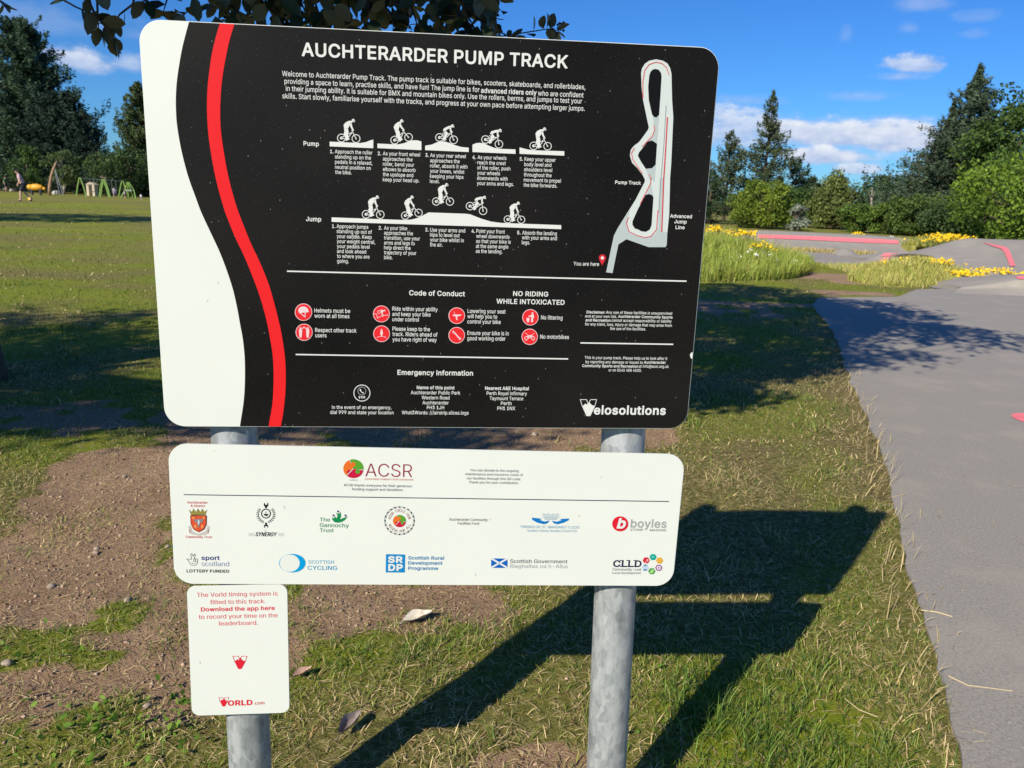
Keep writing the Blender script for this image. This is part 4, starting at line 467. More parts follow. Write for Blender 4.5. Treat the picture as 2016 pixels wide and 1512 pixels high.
class Flat:
    """printed shapes on a board: polygons, strokes, discs and lettering, a material per colour"""
    def __init__(s, layer=1): s.v, s.f, s.m, s.cols, s.z = [], [], [], [], -.0005 * layer
    def _c(s, c):
        if c not in s.cols: s.cols.append(c)
        return s.cols.index(c)
    def tri(s, vs, fs, c):
        b = len(s.v); s.v += [tuple(map(float, p)) for p in vs]; i = s._c(c)
        for f in fs: s.f.append(tuple(b + k for k in f)); s.m.append(i)
    def poly(s, pts, c, up=0):               # photo positions
        P = [face(x, y, s.z - .0002 * up) for x, y in pts]
        s.tri(P, tessellate_polygon([[Vector((p[0], p[2], 0)) for p in P]]), c)
    def stroke(s, pts, w, c, up=0):
        for (x0, y0), (x1, y1) in zip(pts[:-1], pts[1:]):
            dx, dy = x1 - x0, y1 - y0; L = math.hypot(dx, dy) + 1e-9; nx, ny = -dy / L * w / 2, dx / L * w / 2
            ex, ey = dx / L * w * .25, dy / L * w * .25
            s.poly([(x0 + nx - ex, y0 + ny - ey), (x1 + nx + ex, y1 + ny + ey), (x1 - nx + ex, y1 - ny + ey), (x0 - nx - ex, y0 - ny - ey)], c, up)
    def disc(s, cx, cy, rx, c, ry=None, up=0, n=32, a0=0.0):
        ry = ry or rx
        s.poly([(cx + rx * math.cos(a0 + 2 * math.pi * k / n), cy + ry * math.sin(a0 + 2 * math.pi * k / n)) for k in range(n)], c, up)
    def ring(s, cx, cy, r, w, c, ry=None, up=0, n=32):
        ry = ry or r; q = lambda rr, k: face(cx + rr * math.cos(2 * math.pi * k / n), cy + rr * ry / r * math.sin(2 * math.pi * k / n), s.z - .0002 * up)
        s.tri([q(r, k) for k in range(n)] + [q(r - w, k) for k in range(n)], [(k, (k + 1) % n, n + (k + 1) % n, n + k) for k in range(n)], c)
    def build(s, name, parent, label=None):
        me = bpy.data.meshes.new(name); me.from_pydata(s.v, [], s.f)
        for c in s.cols: me.materials.append(ink(c) if isinstance(c, tuple) else c)
        me.polygons.foreach_set('material_index', s.m); me.update()
        o = link(name, me, None, parent)
        return tag(o, label)
def _area(l): return sum(a[0] * b[1] - b[0] * a[1] for a, b in zip(l, l[1:] + l[:1])) / 2
def _inside(p, l):
    r = False
    for a, b in zip(l, l[1:] + l[:1]):
        if (a[1] > p[1]) != (b[1] > p[1]) and p[0] < (b[0] - a[0]) * (p[1] - a[1]) / (b[1] - a[1]) + a[0]: r = not r
    return r
def _grow(l, d):                             # move an outline d to its right-hand side, mitred
    out = []; n = len(l)
    for i in range(n):
        p, q, r = np.array(l[i - 1]), np.array(l[i]), np.array(l[(i + 1) % n])
        e0, e1 = q - p, r - q; e0 = e0 / (np.linalg.norm(e0) + 1e-9); e1 = e1 / (np.linalg.norm(e1) + 1e-9)
        n0, n1 = np.array([e0[1], -e0[0]]), np.array([e1[1], -e1[0]]); m = n0 + n1; k = m @ m
        m = m * (2 / k if k > .5 else 4) if k > 1e-6 else n0
        out.append(tuple(q + m * d / max(1.0, np.linalg.norm(m) / 1.6)))
    return out
_GC = {}
def glyph(ch, bold):
    """outline letter: vertices (capital height 1), triangles, pen advance"""
    if (ch, bold) in _GC: return _GC[(ch, bold)]
    adv, enc = (BOLDS if bold > .03 else GLYPH)[ch]; grow = bold - .0361 if bold > .03 else bold; V, Fc = [], []
    loops = [[tuple(int(q) / CAPU for q in p.split(',')) for p in l.split()] for l in enc.split('|')] if enc else []
    holes = [sum(_inside(l[0], m) for m in loops if m is not l) % 2 == 1 for l in loops]
    loops = [l if (_area(l) > 0) != h else l[::-1] for l, h in zip(loops, holes)]
    for l, h in zip(loops, holes):
        if h: continue
        grp = [l] + [m for m, hh in zip(loops, holes) if hh and _inside(m[0], l)]
        grp = [(_grow(m, grow) if abs(grow) > 1e-4 else m) for m in grp]; b0 = len(V)
        V += [p for m in grp for p in m]
        Fc += [tuple(b0 + i for i in t) for t in tessellate_polygon([[Vector((p[0], p[1], 0)) for p in m] for m in grp])]
    V = np.array(V).reshape(-1, 2)
    if bold > .03: V[:, 1] = (V[:, 1] + .036) / 1.072
    _GC[(ch, bold)] = (V, Fc, adv / CAPU + grow * 1.5)
    return _GC[(ch, bold)]
def glyphs(txt, bold=0.0):
    pen, VS, FS, n = 0.0, [], [], 0
    for ch in txt:
        v, f, adv = glyph(ch, bold)
        if len(v):
            VS.append(v + [pen, 0]); FS += [tuple(n + i for i in t) for t in f]; n += len(v)
        pen += adv
    return np.concatenate(VS), FS
CAPEM = 1.0
BOLD, MED, LIGHT = .0361, .009, -.012
def words_on(fl, b, txt, x0, x1, y, cap, c, bold=MED, slant=0.0):
    """one line: left edge x0, right edge x1, baseline y at x0, capital height cap (photo pixels)"""
    v, f = glyphs(txt, bold); s0, t0 = b.st(x0, y); x, yy = x1, y
    for _ in range(6):                        # follow the board's own horizontal to x1
        s1, t1 = b.st(x, yy); yy += (t0 - t1) * 1050
    h = t0 - b.st(x0, y - cap)[1]
    lo, hi = v[:, 0].min(), v[:, 0].max()
    ss = s0 + (v[:, 0] - lo) / (hi - lo) * (s1 - s0); tt = t0 - v[:, 1] / CAPEM * h
    ss = ss + slant * (t0 - tt)
    fl.tri([b.loc(p, q, fl.z) for p, q in zip(ss, tt)], f, c)
    return (s1 - s0) / (hi - lo)
def block(fl, b, lines, x0, y, ref, x1, pitch, cap, c, bold=MED):
    """left-aligned lines; line number ref reaches to x1"""
    s0, t0 = b.st(x0, y); v, f = glyphs(lines[ref], bold); w = v[:, 0].max() - v[:, 0].min()
    yr = y + pitch * ref; k = (b.st(x1, yr + (x1 - x0) * .03)[0] - s0) / w
    dt = b.st(x0, y + pitch)[1] - t0; h = t0 - b.st(x0, y - cap)[1]
    for i, ln in enumerate(lines):
        v, f = glyphs(ln, bold)
        fl.tri([b.loc(s0 + (p - v[:, 0].min()) * k, t0 + dt * i - q / CAPEM * h, fl.z) for p, q in v], f, c)
def arc_words(fl, txt, cx, cy, r, a0, a1, size, c, inward=False):
    n = len(txt)
    for i, ch in enumerate(txt):
        if ch == ' ': continue
        a = a0 + (a1 - a0) * i / (n - 1); v, f = glyphs(ch, 0.0); v = v - np.array([(v[:, 0].max() + v[:, 0].min()) / 2, CAPEM / 2])
        rad = R(a); ex = np.array([-math.sin(rad), math.cos(rad)]); ey = np.array([math.cos(rad), math.sin(rad)])
        if inward: ex, ey = -ex, -ey
        P = [(cx, cy) + ey * (p[1] * size) * 1.0 + ex * (p[0] * size) + np.array([math.cos(rad), math.sin(rad)]) * r for p in v]
        fl.tri([face(q[0], q[1], fl.z) for q in P], f, c)
def zz(ox, oy, k): return lambda pts: [(ox + x / k, oy + y / k) for x, y in pts]

# materials of the sign
def white_print(name):
    m, nt, b = mat_new(name)
    t = nt.nodes.new('ShaderNodeTexCoord')
    n = nt.nodes.new('ShaderNodeTexNoise'); n.inputs['Scale'].default_value = 7; n.inputs['Detail'].default_value = 6
    v = nt.nodes.new('ShaderNodeTexVoronoi'); v.inputs['Scale'].default_value = 34; v.inputs['Randomness'].default_value = 1
    w = nt.nodes.new('ShaderNodeTexNoise'); w.inputs['Scale'].default_value = 90
    for q in (n, w): nt.links.new(t.outputs['Object'], q.inputs['Vector'])
    mp = nt.nodes.new('ShaderNodeMapping'); mp.inputs['Rotation'].default_value = (0, .7, 0); mp.inputs['Scale'].default_value = (1, 1, .45)
    nt.links.new(t.outputs['Object'], mp.inputs[0]); nt.links.new(mp.outputs[0], v.inputs['Vector'])
    r = nt.nodes.new('ShaderNodeMapRange'); nt.links.new(n.outputs['Fac'], r.inputs[0])
    r.inputs[1].default_value, r.inputs[2].default_value, r.inputs[3].default_value, r.inputs[4].default_value = .3, .75, 1.0, .965
    sp = nt.nodes.new('ShaderNodeMapRange'); nt.links.new(v.outputs['Distance'], sp.inputs[0])     # sparse flecks of dirt
    sp.inputs[1].default_value, sp.inputs[2].default_value, sp.inputs[3].default_value, sp.inputs[4].default_value = .03, .065, .62, 1.0
    keep = nt.nodes.new('ShaderNodeMath'); keep.operation = 'GREATER_THAN'; nt.links.new(v.outputs['Color'], keep.inputs[0]); keep.inputs[1].default_value = .42
    mx = nt.nodes.new('ShaderNodeMath'); mx.operation = 'MAXIMUM'; nt.links.new(sp.outputs[0], mx.inputs[0]); nt.links.new(keep.outputs[0], mx.inputs[1])
    mu = nt.nodes.new('ShaderNodeMath'); mu.operation = 'MULTIPLY'; nt.links.new(mx.outputs[0], mu.inputs[0]); nt.links.new(r.outputs[0], mu.inputs[1])
    c = nt.nodes.new('ShaderNodeMixRGB'); c.blend_type = 'MULTIPLY'; c.inputs[0].default_value = 1; c.inputs[1].default_value = (.665, .68, .615, 1)
    nt.links.new(mu.outputs[0], c.inputs[2]); nt.links.new(c.outputs[0], b.inputs['Base Color'])
    b.inputs['Roughness'].default_value = .45; b.inputs['Specular IOR Level'].default_value = .35
    return m
def black_print():
    """matt black print with a bloom of dust, pale specks and slanting scratches"""
    m, nt, b = mat_new('black_print')
    t = nt.nodes.new('ShaderNodeTexCoord')
    def vor(scale, dist, keepv, stretch, rot):
        mp = nt.nodes.new('ShaderNodeMapping'); mp.inputs['Rotation'].default_value = (0, rot, 0); mp.inputs['Scale'].default_value = stretch
        nt.links.new(t.outputs['Object'], mp.inputs[0])
        v = nt.nodes.new('ShaderNodeTexVoronoi'); v.inputs['Scale'].default_value = scale; nt.links.new(mp.outputs[0], v.inputs['Vector'])
        r = nt.nodes.new('ShaderNodeMapRange'); nt.links.new(v.outputs['Distance'], r.inputs[0])
        r.inputs[1].default_value, r.inputs[2].default_value, r.inputs[3].default_value, r.inputs[4].default_value = dist * .4, dist, 1, 0
        s = nt.nodes.new('ShaderNodeSeparateColor'); nt.links.new(v.outputs['Color'], s.inputs[0])
        k = nt.nodes.new('ShaderNodeMath'); k.operation = 'GREATER_THAN'; nt.links.new(s.outputs[0], k.inputs[0]); k.inputs[1].default_value = keepv
        a = nt.nodes.new('ShaderNodeMath'); a.operation = 'MULTIPLY'; nt.links.new(r.outputs[0], a.inputs[0]); nt.links.new(k.outputs[0], a.inputs[1])
        a2 = nt.nodes.new('ShaderNodeMath'); a2.operation = 'MULTIPLY'; nt.links.new(a.outputs[0], a2.inputs[0]); nt.links.new(s.outputs[1], a2.inputs[1])
        return a2.outputs[0]
    s1, s2, s3 = vor(240, .15, .62, (1, 1, 1), 0), vor(120, .09, .74, (1, 1, .45), .9), vor(36, .035, .70, (1, 1, .10), .75)
    n = nt.nodes.new('ShaderNodeTexNoise'); n.inputs['Scale'].default_value = 2.4; n.inputs['Detail'].default_value = 4; nt.links.new(t.outputs['Object'], n.inputs['Vector'])
    fine = nt.nodes.new('ShaderNodeTexNoise'); fine.inputs['Scale'].default_value = 420; nt.links.new(t.outputs['Object'], fine.inputs['Vector'])
    r = nt.nodes.new('ShaderNodeMapRange'); nt.links.new(n.outputs['Fac'], r.inputs[0])
    r.inputs[1].default_value, r.inputs[2].default_value, r.inputs[3].default_value, r.inputs[4].default_value = .35, .65, 0, 1
    c0 = nt.nodes.new('ShaderNodeMixRGB'); nt.links.new(r.outputs[0], c0.inputs[0]); c0.inputs[1].default_value = (.0042, .0036, .0034, 1); c0.inputs[2].default_value = (.0105, .009, .008, 1)
    prev = c0.outputs[0]
    for s, col in ((s1, .09), (s2, .26), (s3, .22)):
        mx = nt.nodes.new('ShaderNodeMixRGB'); nt.links.new(s, mx.inputs[0]); nt.links.new(prev, mx.inputs[1]); mx.inputs[2].default_value = (col, col * .96, col * .9, 1); prev = mx.outputs[0]
    nt.links.new(prev, b.inputs['Base Color'])
    bp = nt.nodes.new('ShaderNodeBump'); bp.inputs['Strength'].default_value = .12; bp.inputs['Distance'].default_value = .001
    nt.links.new(fine.outputs['Fac'], bp.inputs['Height']); nt.links.new(bp.outputs[0], b.inputs['Normal'])
    b.inputs['Roughness'].default_value = .5; b.inputs['Specular IOR Level'].default_value = .12
    return m
def galvanised():
    m, nt, b = mat_new('galvanised_steel')
    t = nt.nodes.new('ShaderNodeTexCoord')
    mp = nt.nodes.new('ShaderNodeMapping'); mp.inputs['Scale'].default_value = (1, 1, .5); nt.links.new(t.outputs['Object'], mp.inputs[0])
    v = nt.nodes.new('ShaderNodeTexVoronoi'); v.inputs['Scale'].default_value = 85; nt.links.new(mp.outputs[0], v.inputs['Vector'])
    n = nt.nodes.new('ShaderNodeTexNoise'); n.inputs['Scale'].default_value = 28; n.inputs['Detail'].default_value = 8; n.inputs['Roughness'].default_value = .7; nt.links.new(mp.outputs[0], n.inputs['Vector'])
    mp2 = nt.nodes.new('ShaderNodeMapping'); mp2.inputs['Scale'].default_value = (1, 1, .09); nt.links.new(t.outputs['Object'], mp2.inputs[0])
    st = nt.nodes.new('ShaderNodeTexNoise'); st.inputs['Scale'].default_value = 60; st.inputs['Detail'].default_value = 4; nt.links.new(mp2.outputs[0], st.inputs['Vector'])
    s = nt.nodes.new('ShaderNodeSeparateColor'); nt.links.new(v.outputs['Color'], s.inputs[0])
    a = nt.nodes.new('ShaderNodeMath'); a.operation = 'MULTIPLY_ADD'; nt.links.new(s.outputs[0], a.inputs[0]); a.inputs[1].default_value = .28; nt.links.new(n.outputs['Fac'], a.inputs[2])
    a2 = nt.nodes.new('ShaderNodeMath'); a2.operation = 'MULTIPLY_ADD'; nt.links.new(st.outputs['Fac'], a2.inputs[0]); a2.inputs[1].default_value = .45; nt.links.new(a.outputs[0], a2.inputs[2])
    cr = nt.nodes.new('ShaderNodeValToRGB'); nt.links.new(a2.outputs[0], cr.inputs[0])
    cr.color_ramp.elements[0].position, cr.color_ramp.elements[0].color = .55, (.21, .225, .23, 1)
    cr.color_ramp.elements[1].position, cr.color_ramp.elements[1].color = 1.12, (.46, .475, .47, 1)
    nt.links.new(cr.outputs[0], b.inputs['Base Color'])
    rr = nt.nodes.new('ShaderNodeMapRange'); nt.links.new(s.outputs[1], rr.inputs[0]); rr.inputs[3].default_value, rr.inputs[4].default_value = .42, .62
    nt.links.new(rr.outputs[0], b.inputs['Roughness']); b.inputs['Metallic'].default_value = .35
    bp = nt.nodes.new('ShaderNodeBump'); bp.inputs['Strength'].default_value = .25; bp.inputs['Distance'].default_value = .002
    nt.links.new(n.outputs['Fac'], bp.inputs['Height']); nt.links.new(bp.outputs[0], b.inputs['Normal'])
    return m
M_WHITE, M_BLACK, M_GALV = white_print('white_board'), black_print(), galvanised()
M_CLAMP = simple('grey_clamp_metal', (.30, .31, .32), .5, .6)
RED, WHT = (253, 40, 44), (246, 247, 240)

B1 = Board([(271.4, 36.7), (1418.8, 94.3), (1351.8, 844.3), (325.4, 839.6)])
B2 = Board([(330, 873.3), (1349.6, 894.9), (1324.3, 1153.6), (343.9, 1149.4)])
B3 = Board([(367.4, 1154.6), (565.3, 1150.9), (570, 1403.1), (377.7, 1409.4)])
main = B1.slab('main_board', .037, .004, M_WHITE, sign); tag(main, 'black printed board with a white left end and a red stripe')
spon = B2.slab('sponsor_board', .036, .004, M_WHITE, sign); tag(spon, 'white board of sponsor logos')
plate = B3.slab('timing_plate', .017, .003, M_WHITE, sign); tag(plate, 'small white plate with red lettering')
PR = .0447
for lx0, shear in ((-.391, 0.0), (.4106, -.0222)):
    lx = lx0
    g = Geo(); prof = [(PR * .86, 1.702), (PR * .97, 1.700), (PR, 1.694), (PR, .0), (PR, -.25)]
    n = 40
    vs = [(lx + shear * z + r * math.cos(2 * math.pi * k / n), .0635 + r * math.sin(2 * math.pi * k / n), z) for r, z in prof for k in range(n)]
    fs = [(i * n + k, i * n + (k + 1) % n, (i + 1) * n + (k + 1) % n, (i + 1) * n + k) for i in range(len(prof) - 1) for k in range(n)] + [tuple(range(n))]
    g.add(vs, [f[::-1] for f in fs]); po = g.build('post', M_GALV, sign, True)
    for z in (1.62, 1.12, .93, .80):
        c = Geo(); rr = PR + .003; lx = lx0 + shear * z
        ring = [(lx + rr * math.cos(2 * math.pi * k / 28), .0635 + rr * math.sin(2 * math.pi * k / 28)) for k in range(28)]
        ri = [(lx + (rr - .0025) * math.cos(2 * math.pi * k / 28), .0635 + (rr - .0025) * math.sin(2 * math.pi * k / 28)) for k in range(28)]
        vs = [(x, y, z - .012) for x, y in ring] + [(x, y, z + .012) for x, y in ring] + [(x, y, z - .012) for x, y in ri] + [(x, y, z + .012) for x, y in ri]
        fs = []
        for k in range(28):
            j = (k + 1) % 28
            fs += [(k, j, 28 + j, 28 + k), (56 + k, 84 + k, 84 + j, 56 + j), (28 + k, 28 + j, 84 + j, 84 + k), (k, 56 + k, 56 + j, j)]
        c.add(vs, fs); c.box((lx, .0115, z), (.06, .0145, .024)); c.box((lx, .0635 + PR + .012, z), (.02, .02, .018))
        c.build('clamp', M_CLAMP, po)

# ---- black print, white end, red stripe
edge_w = zz(330, 30, 7.2)([(303, 95), (215, 430), (165, 700), (130, 950), (117, 1180), (120, 1380)]) + \
    zz(330, 230, 7.2)([(132, 100), (165, 320), (215, 560), (290, 840), (390, 1120), (480, 1360)]) + \
    zz(330, 430, 7.2)([(620, 220), (740, 480), (840, 740), (930, 1020), (990, 1290)]) + \
    zz(330, 640, 7.2)([(1030, 0), (1065, 190), (1090, 420), (1097, 650), (1092, 900), (1072, 1130), (1025, 1430)])
red_l = zz(330, 30, 7.2)([(742, 118), (690, 290), (635, 520), (600, 740), (572, 980), (560, 1220), (563, 1450)]) + \
    zz(330, 230, 7.2)([(580, 250), (610, 480), (660, 760), (720, 1020), (800, 1300)]) + zz(330, 430, 7.2)([(850, 0), (960, 270), (1080, 520), (1200, 810), (1310, 1110), (1400, 1430)]) + \
    zz(330, 640, 7.2)([(1450, 170), (1490, 420), (1503, 660), (1500, 900), (1485, 1130), (1432, 1430)])
red_r = zz(330, 30, 7.2)([(949, 125), (880, 350), (830, 580), (790, 800), (762, 1030), (748, 1280)]) + zz(330, 230, 7.2)([(748, 60), (762, 250), (795, 480), (840, 740), (900, 1000), (975, 1260)]) + \
    zz(330, 430, 7.2)([(1040, 0), (1180, 350), (1300, 600), (1430, 920), (1520, 1230)]) + zz(330, 640, 7.2)([(1590, 0), (1620, 150), (1650, 340), (1672, 560), (1675, 800), (1665, 1010), (1640, 1240), (1605, 1430)])
def smooth(pts, n=4):
    P = [np.array(p) for p in pts]; out = []
    for i in range(len(P) - 1):
        a, b, c, d = P[max(i - 1, 0)], P[i], P[i + 1], P[min(i + 2, len(P) - 1)]
        for k in range(n):
            t = k / n; out.append(tuple(.5 * ((2 * b) + (c - a) * t + (2 * a - 5 * b + 4 * c - d) * t * t + (3 * b - a - 3 * c + d) * t ** 3)))
    return out + [tuple(P[-1])]
ew, rl, rr_ = smooth(edge_w, 3), smooth(red_l, 3), smooth(red_r, 3)
def clampst(b, px, py, ins):                 # keep a print point inside the board's rim
    s, t = b.st(px, py); return (min(max(s, ins), b.W - ins), min(max(t, ins), b.H - ins))
ins = .0011
L = [clampst(B1, *p, ins) for p in ew]; L[0] = (L[0][0], ins); L[-1] = (L[-1][0], B1.H - ins)
rad = .037 - ins
outl = []
for (cx, cy, a0) in ((B1.W - ins - rad, ins + rad, 270), (B1.W - ins - rad, B1.H - ins - rad, 0)):
    for k in range(13):
        a = R(a0 + 7.5 * k); outl.append((cx + rad * math.cos(a), cy + rad * math.sin(a)))
P = [B1.loc(s, t, -.0003) for s, t in outl + L[::-1]]
fl = Flat(); fl.tri(P, tessellate_polygon([[Vector((p[0], p[2], 0)) for p in P]]), M_BLACK); fl.build('black_print', main)
Lr, Rr = [clampst(B1, *p, ins) for p in rl], [clampst(B1, *p, ins) for p in rr_]
for q in (Lr, Rr): q[0] = (q[0][0], ins); q[-1] = (q[-1][0], B1.H - ins)
P = [B1.loc(s, t, -.0007) for s, t in Lr + Rr[::-1]]
fl = Flat(); fl.tri(P, tessellate_polygon([[Vector((p[0], p[2], 0)) for p in P]]), RED); fl.build('red_stripe', main)
fl = Flat(2); fl.poly([(1360.8, 694), (1358.4, 698), (1358.6, 701.5), (1360.8, 706), (1363.2, 706), (1364.0, 694)], WHT); fl.build('paint_chip', main)

# ---- lettering of the main board
T = Flat(2)
def w1(txt, x0, x1, y, cap, bold=MED): words_on(T, B1, txt, x0, x1, y, cap, WHT, bold)
w1('AUCHTERARDER PUMP TRACK', 594.4, 1117.1, 110.6, 27.2, .0361)
w1('Welcome to Auchterarder Pump Track. The pump track is suitable for bikes, scooters, skateboards, and rollerblades,', 555.7, 1152.2, 149.7, 9.9)
w1('providing a space to learn, practise skills, and have fun! The jump line is for', 560.3, 944, 164.6, 9.9)
w1('advanced riders only', 946.9, 1056, 182.8, 9.9, BOLD); w1('who are confident', 1058.8, 1148.5, 188.2, 9.9)
w1('in their jumping ability. It is suitable for BMX and mountain bikes only. Use the rollers, berms, and jumps to test your', 563, 1145.5, 179, 9.9)
w1('skills. Start slowly, familiarise yourself with the tracks, and progress at your own pace before attempting larger jumps.', 556.3, 1151, 193.6, 9.9)
w1('Pump', 597.8, 628.1, 286.8, 9, BOLD); w1('Jump', 602.8, 632.6, 435.3, 9, BOLD)
for (num, nx0, nx1, x0, y, ref, x1, pitch, lines) in (
    ('1.', 650, 656.9, 659.5, 301.7, 0, 733.3, 10.2, ['Approach the roller', 'standing up on the', 'pedals in a relaxed,', 'neutral position on', 'the bike.']),
    ('2.', 743.8, 750.6, 753.9, 305.6, 0, 827.1, 10.3, ['As your front wheel', 'approaches the', 'roller, bend your', 'elbows to absorb', 'the upslope and', 'keep your head up.']),
    ('3.', 837.5, 844.2, 847, 309, 0, 917, 10.3, ['As your rear wheel', 'approaches the', 'roller, absorb it with', 'your knees, whilst', 'keeping your hips', 'level.']),
    ('4.', 930.2, 937, 940.1, 313, 0, 996.9, 10.26, ['As your wheels', 'reach the crest', 'of the roller, push', 'your wheels', 'downwards with', 'your arms and legs.']),
    ('5.', 1022.9, 1029.2, 1032.4, 316.5, 0, 1093.7, 10.26, ['Keep your upper', 'body level and', 'shoulders level', 'throughout the', 'movement to propel', 'the bike forwards.']),
    ('1.', 653.8, 660.4, 662.9, 448.8, 0, 725.2, 9.84, ['Approach jumps', 'standing up out of', 'your saddle. Keep', 'your weight central,', 'your pedals level', 'and look ahead', 'to where you are', 'going.']),
    ('2.', 745.7, 752.2, 756.2, 452, 2, 826.6, 9.72, ['As your bike', 'approaches the', 'transition, use your', 'arms and legs to', 'help direct the', 'trajectory of your', 'bike.']),
    ('3.', 837.3, 843.9, 846.9, 455.8, 0, 915.7, 9.72, ['Use your arms and', 'hips to level out', 'your bike whilst in', 'the air.']),
    ('4.', 928.2, 935, 937.7, 458.3, 2, 1005.2, 9.87, ['Point your front', 'wheel downwards', 'so that your bike is', 'at the same angle', 'as the landing.']),
    ('5.', 1018, 1024.8, 1027.8, 461.5, 0, 1095.9, 9.6, ['Absorb the landing', 'with your arms and', 'legs.'])):
    w1(num, nx0, nx1, y, 7.2, BOLD); block(T, B1, lines, x0, y, ref, x1, pitch, 7.3, WHT, .014)
w1('Pump Track', 1210.7, 1261.3, 362.1, 7, BOLD)
w1('Advanced', 1318.8, 1361.6, 428.6, 7.2, BOLD); w1('Jump', 1327, 1351.4, 439.6, 7.2, BOLD); w1('Line', 1329.5, 1347.3, 450.9, 7.2, BOLD)
w1('You are here', 1128.8, 1179.1, 522.3, 7.2, .014)
w1('Code of Conduct', 805.6, 915.3, 581.2, 10, BOLD); w1('NO RIDING', 1010, 1079, 582.5, 9.6, BOLD); w1('WHILE INTOXICATED', 977.2, 1111.2, 597.6, 9.8, BOLD)
for x0, y, ref, x1, lines in ((619.1, 614.8, 0, 689.5, ['Helmets must be', 'worn at all times']), (620.7, 653.3, 0, 702.1, ['Respect other track', 'users']),
    (772.5, 611.3, 0, 861.6, ['Ride within your ability', 'and keep your bike', 'under control']), (772.8, 650.8, 0, 846.5, ['Please keep to the', 'track. Riders ahead of', 'you have right of way']),
    (920.4, 615.8, 0, 995.1, ['Lowering your seat', 'will help you to', 'control your bike']), (920, 659, 0, 1001.2, ['Ensure your bike is in', 'good working order']),
    (1065, 628.5, 0, 1107.1, ['No littering']), (1063.2, 666.4, 0, 1119.8, ['No motorbikes'])):
    block(T, B1, lines, x0, y, ref, x1, 10.4, 7.8, WHT, .014)
for a in (('Disclaimer:', 1154.5, 1191.2, 616.8, 1), ('Any use of these facilities is unsupervised', 1192.9, 1322.6, 617.2, 0), ('and at your own risk.', 1151.7, 1214.5, 624.7, 0),
    ('Auchterarder Community Sports', 1216.7, 1323.6, 625.3, 1), ('and Recreation', 1152.6, 1201.7, 632.5, 1), ('cannot accept responsibility or liability', 1203.6, 1321.8, 633, 0),
    ('for any claim, loss, injury or damage that may arise from', 1151.2, 1322, 640.4, 0), ('the use of the facilities.', 1200.8, 1271.1, 649.2, 0),
    ('This is your pump track. Please help us to look after it', 1150.9, 1313.2, 706.3, 0), ('by reporting any damage or issues to', 1152.6, 1265.3, 714.6, 0), ('Auchterarder', 1267.3, 1310.4, 715.6, 1),
    ('Community Sports and Recreation', 1145.8, 1255.9, 722.4, 1), ('at info@acsr.org.uk', 1257.5, 1316.2, 723.4, 0), ('or on 0141 488 4100.', 1197.9, 1262.8, 730.9, 0)):
    w1(a[0], a[1], a[2], a[3], 5.4, BOLD if a[4] else .014)
w1('Emergency Information', 782.5, 931.1, 737.8, 10, BOLD)
for a in (('In the event of an emergency,', 653.8, 770.5, 804.6), ('dial 999 and state your location', 650.3, 774.9, 814.6), ('Auchterarder Public Park', 809, 905.9, 775.7), ('Western Road', 830.2, 884.9, 785.7),
    ('Auchterarder', 831.7, 883.2, 795.6), ('PH3 1JH', 840.5, 874.4, 805.2), ('What3Words: ///airstrip.slices.logs', 791.1, 922.5, 815.1), ('Perth Royal Infirmary', 958, 1037.2, 777.3),
    ('Taymount Terrace', 964, 1030, 787.2), ('Perth', 986, 1007, 797), ('PH1 1NX', 979, 1014, 806.8)):
    w1(a[0], a[1], a[2], a[3], 6.7, .014)
w1('Name of this point', 820.6, 894.8, 765.9, 6.7, BOLD); w1('Nearest A&E Hospital', 954.9, 1040.9, 767.3, 6.8, BOLD); w1('999', 706.2, 718.9, 784.8, 5.5, BOLD)
T.build('lettering', main)
for a, b_, w in (((565.7, 533.9), (1350.9, 553.6), 2.7), ((582.8, 697.9), (1118, 706.6), 2.5), ((1143.3, 675.1), (1324.8, 677.9), 2.5)):
    fl = Flat(2); fl.stroke([a, b_], w, WHT); fl.build('divider_line', main)

# ---- riders and ramps
RIDE_A = dict(torso=[(783, 937), (800, 912), (835, 893), (862, 893), (868, 908), (850, 928), (838, 950), (826, 974), (790, 970)],
              legs=[(788, 966), (827, 972), (836, 1000), (831, 1030), (840, 1062), (852, 1078), (820, 1086), (805, 1068), (800, 1040), (790, 1044), (794, 1000)],
              arm=[(845, 912), (862, 915), (870, 950), (888, 985), (880, 993), (858, 965), (846, 940)], head=(876, 889, 15, 17), visor=[(880, 880), (897, 893), (889, 905), (872, 902)])
RIDE_B = dict(torso=[(790, 985), (798, 966), (838, 938), (862, 930), (872, 945), (850, 962), (828, 975), (812, 1002), (796, 1000)],
              legs=[(796, 992), (818, 990), (848, 1010), (838, 1040), (828, 1062), (842, 1080), (812, 1084), (806, 1062), (822, 1022)],
              arm=[(848, 948), (868, 946), (872, 970), (890, 992), (884, 1002), (862, 984)], head=(878, 930, 15, 16), visor=[(882, 921), (899, 934), (891, 946), (874, 943)])
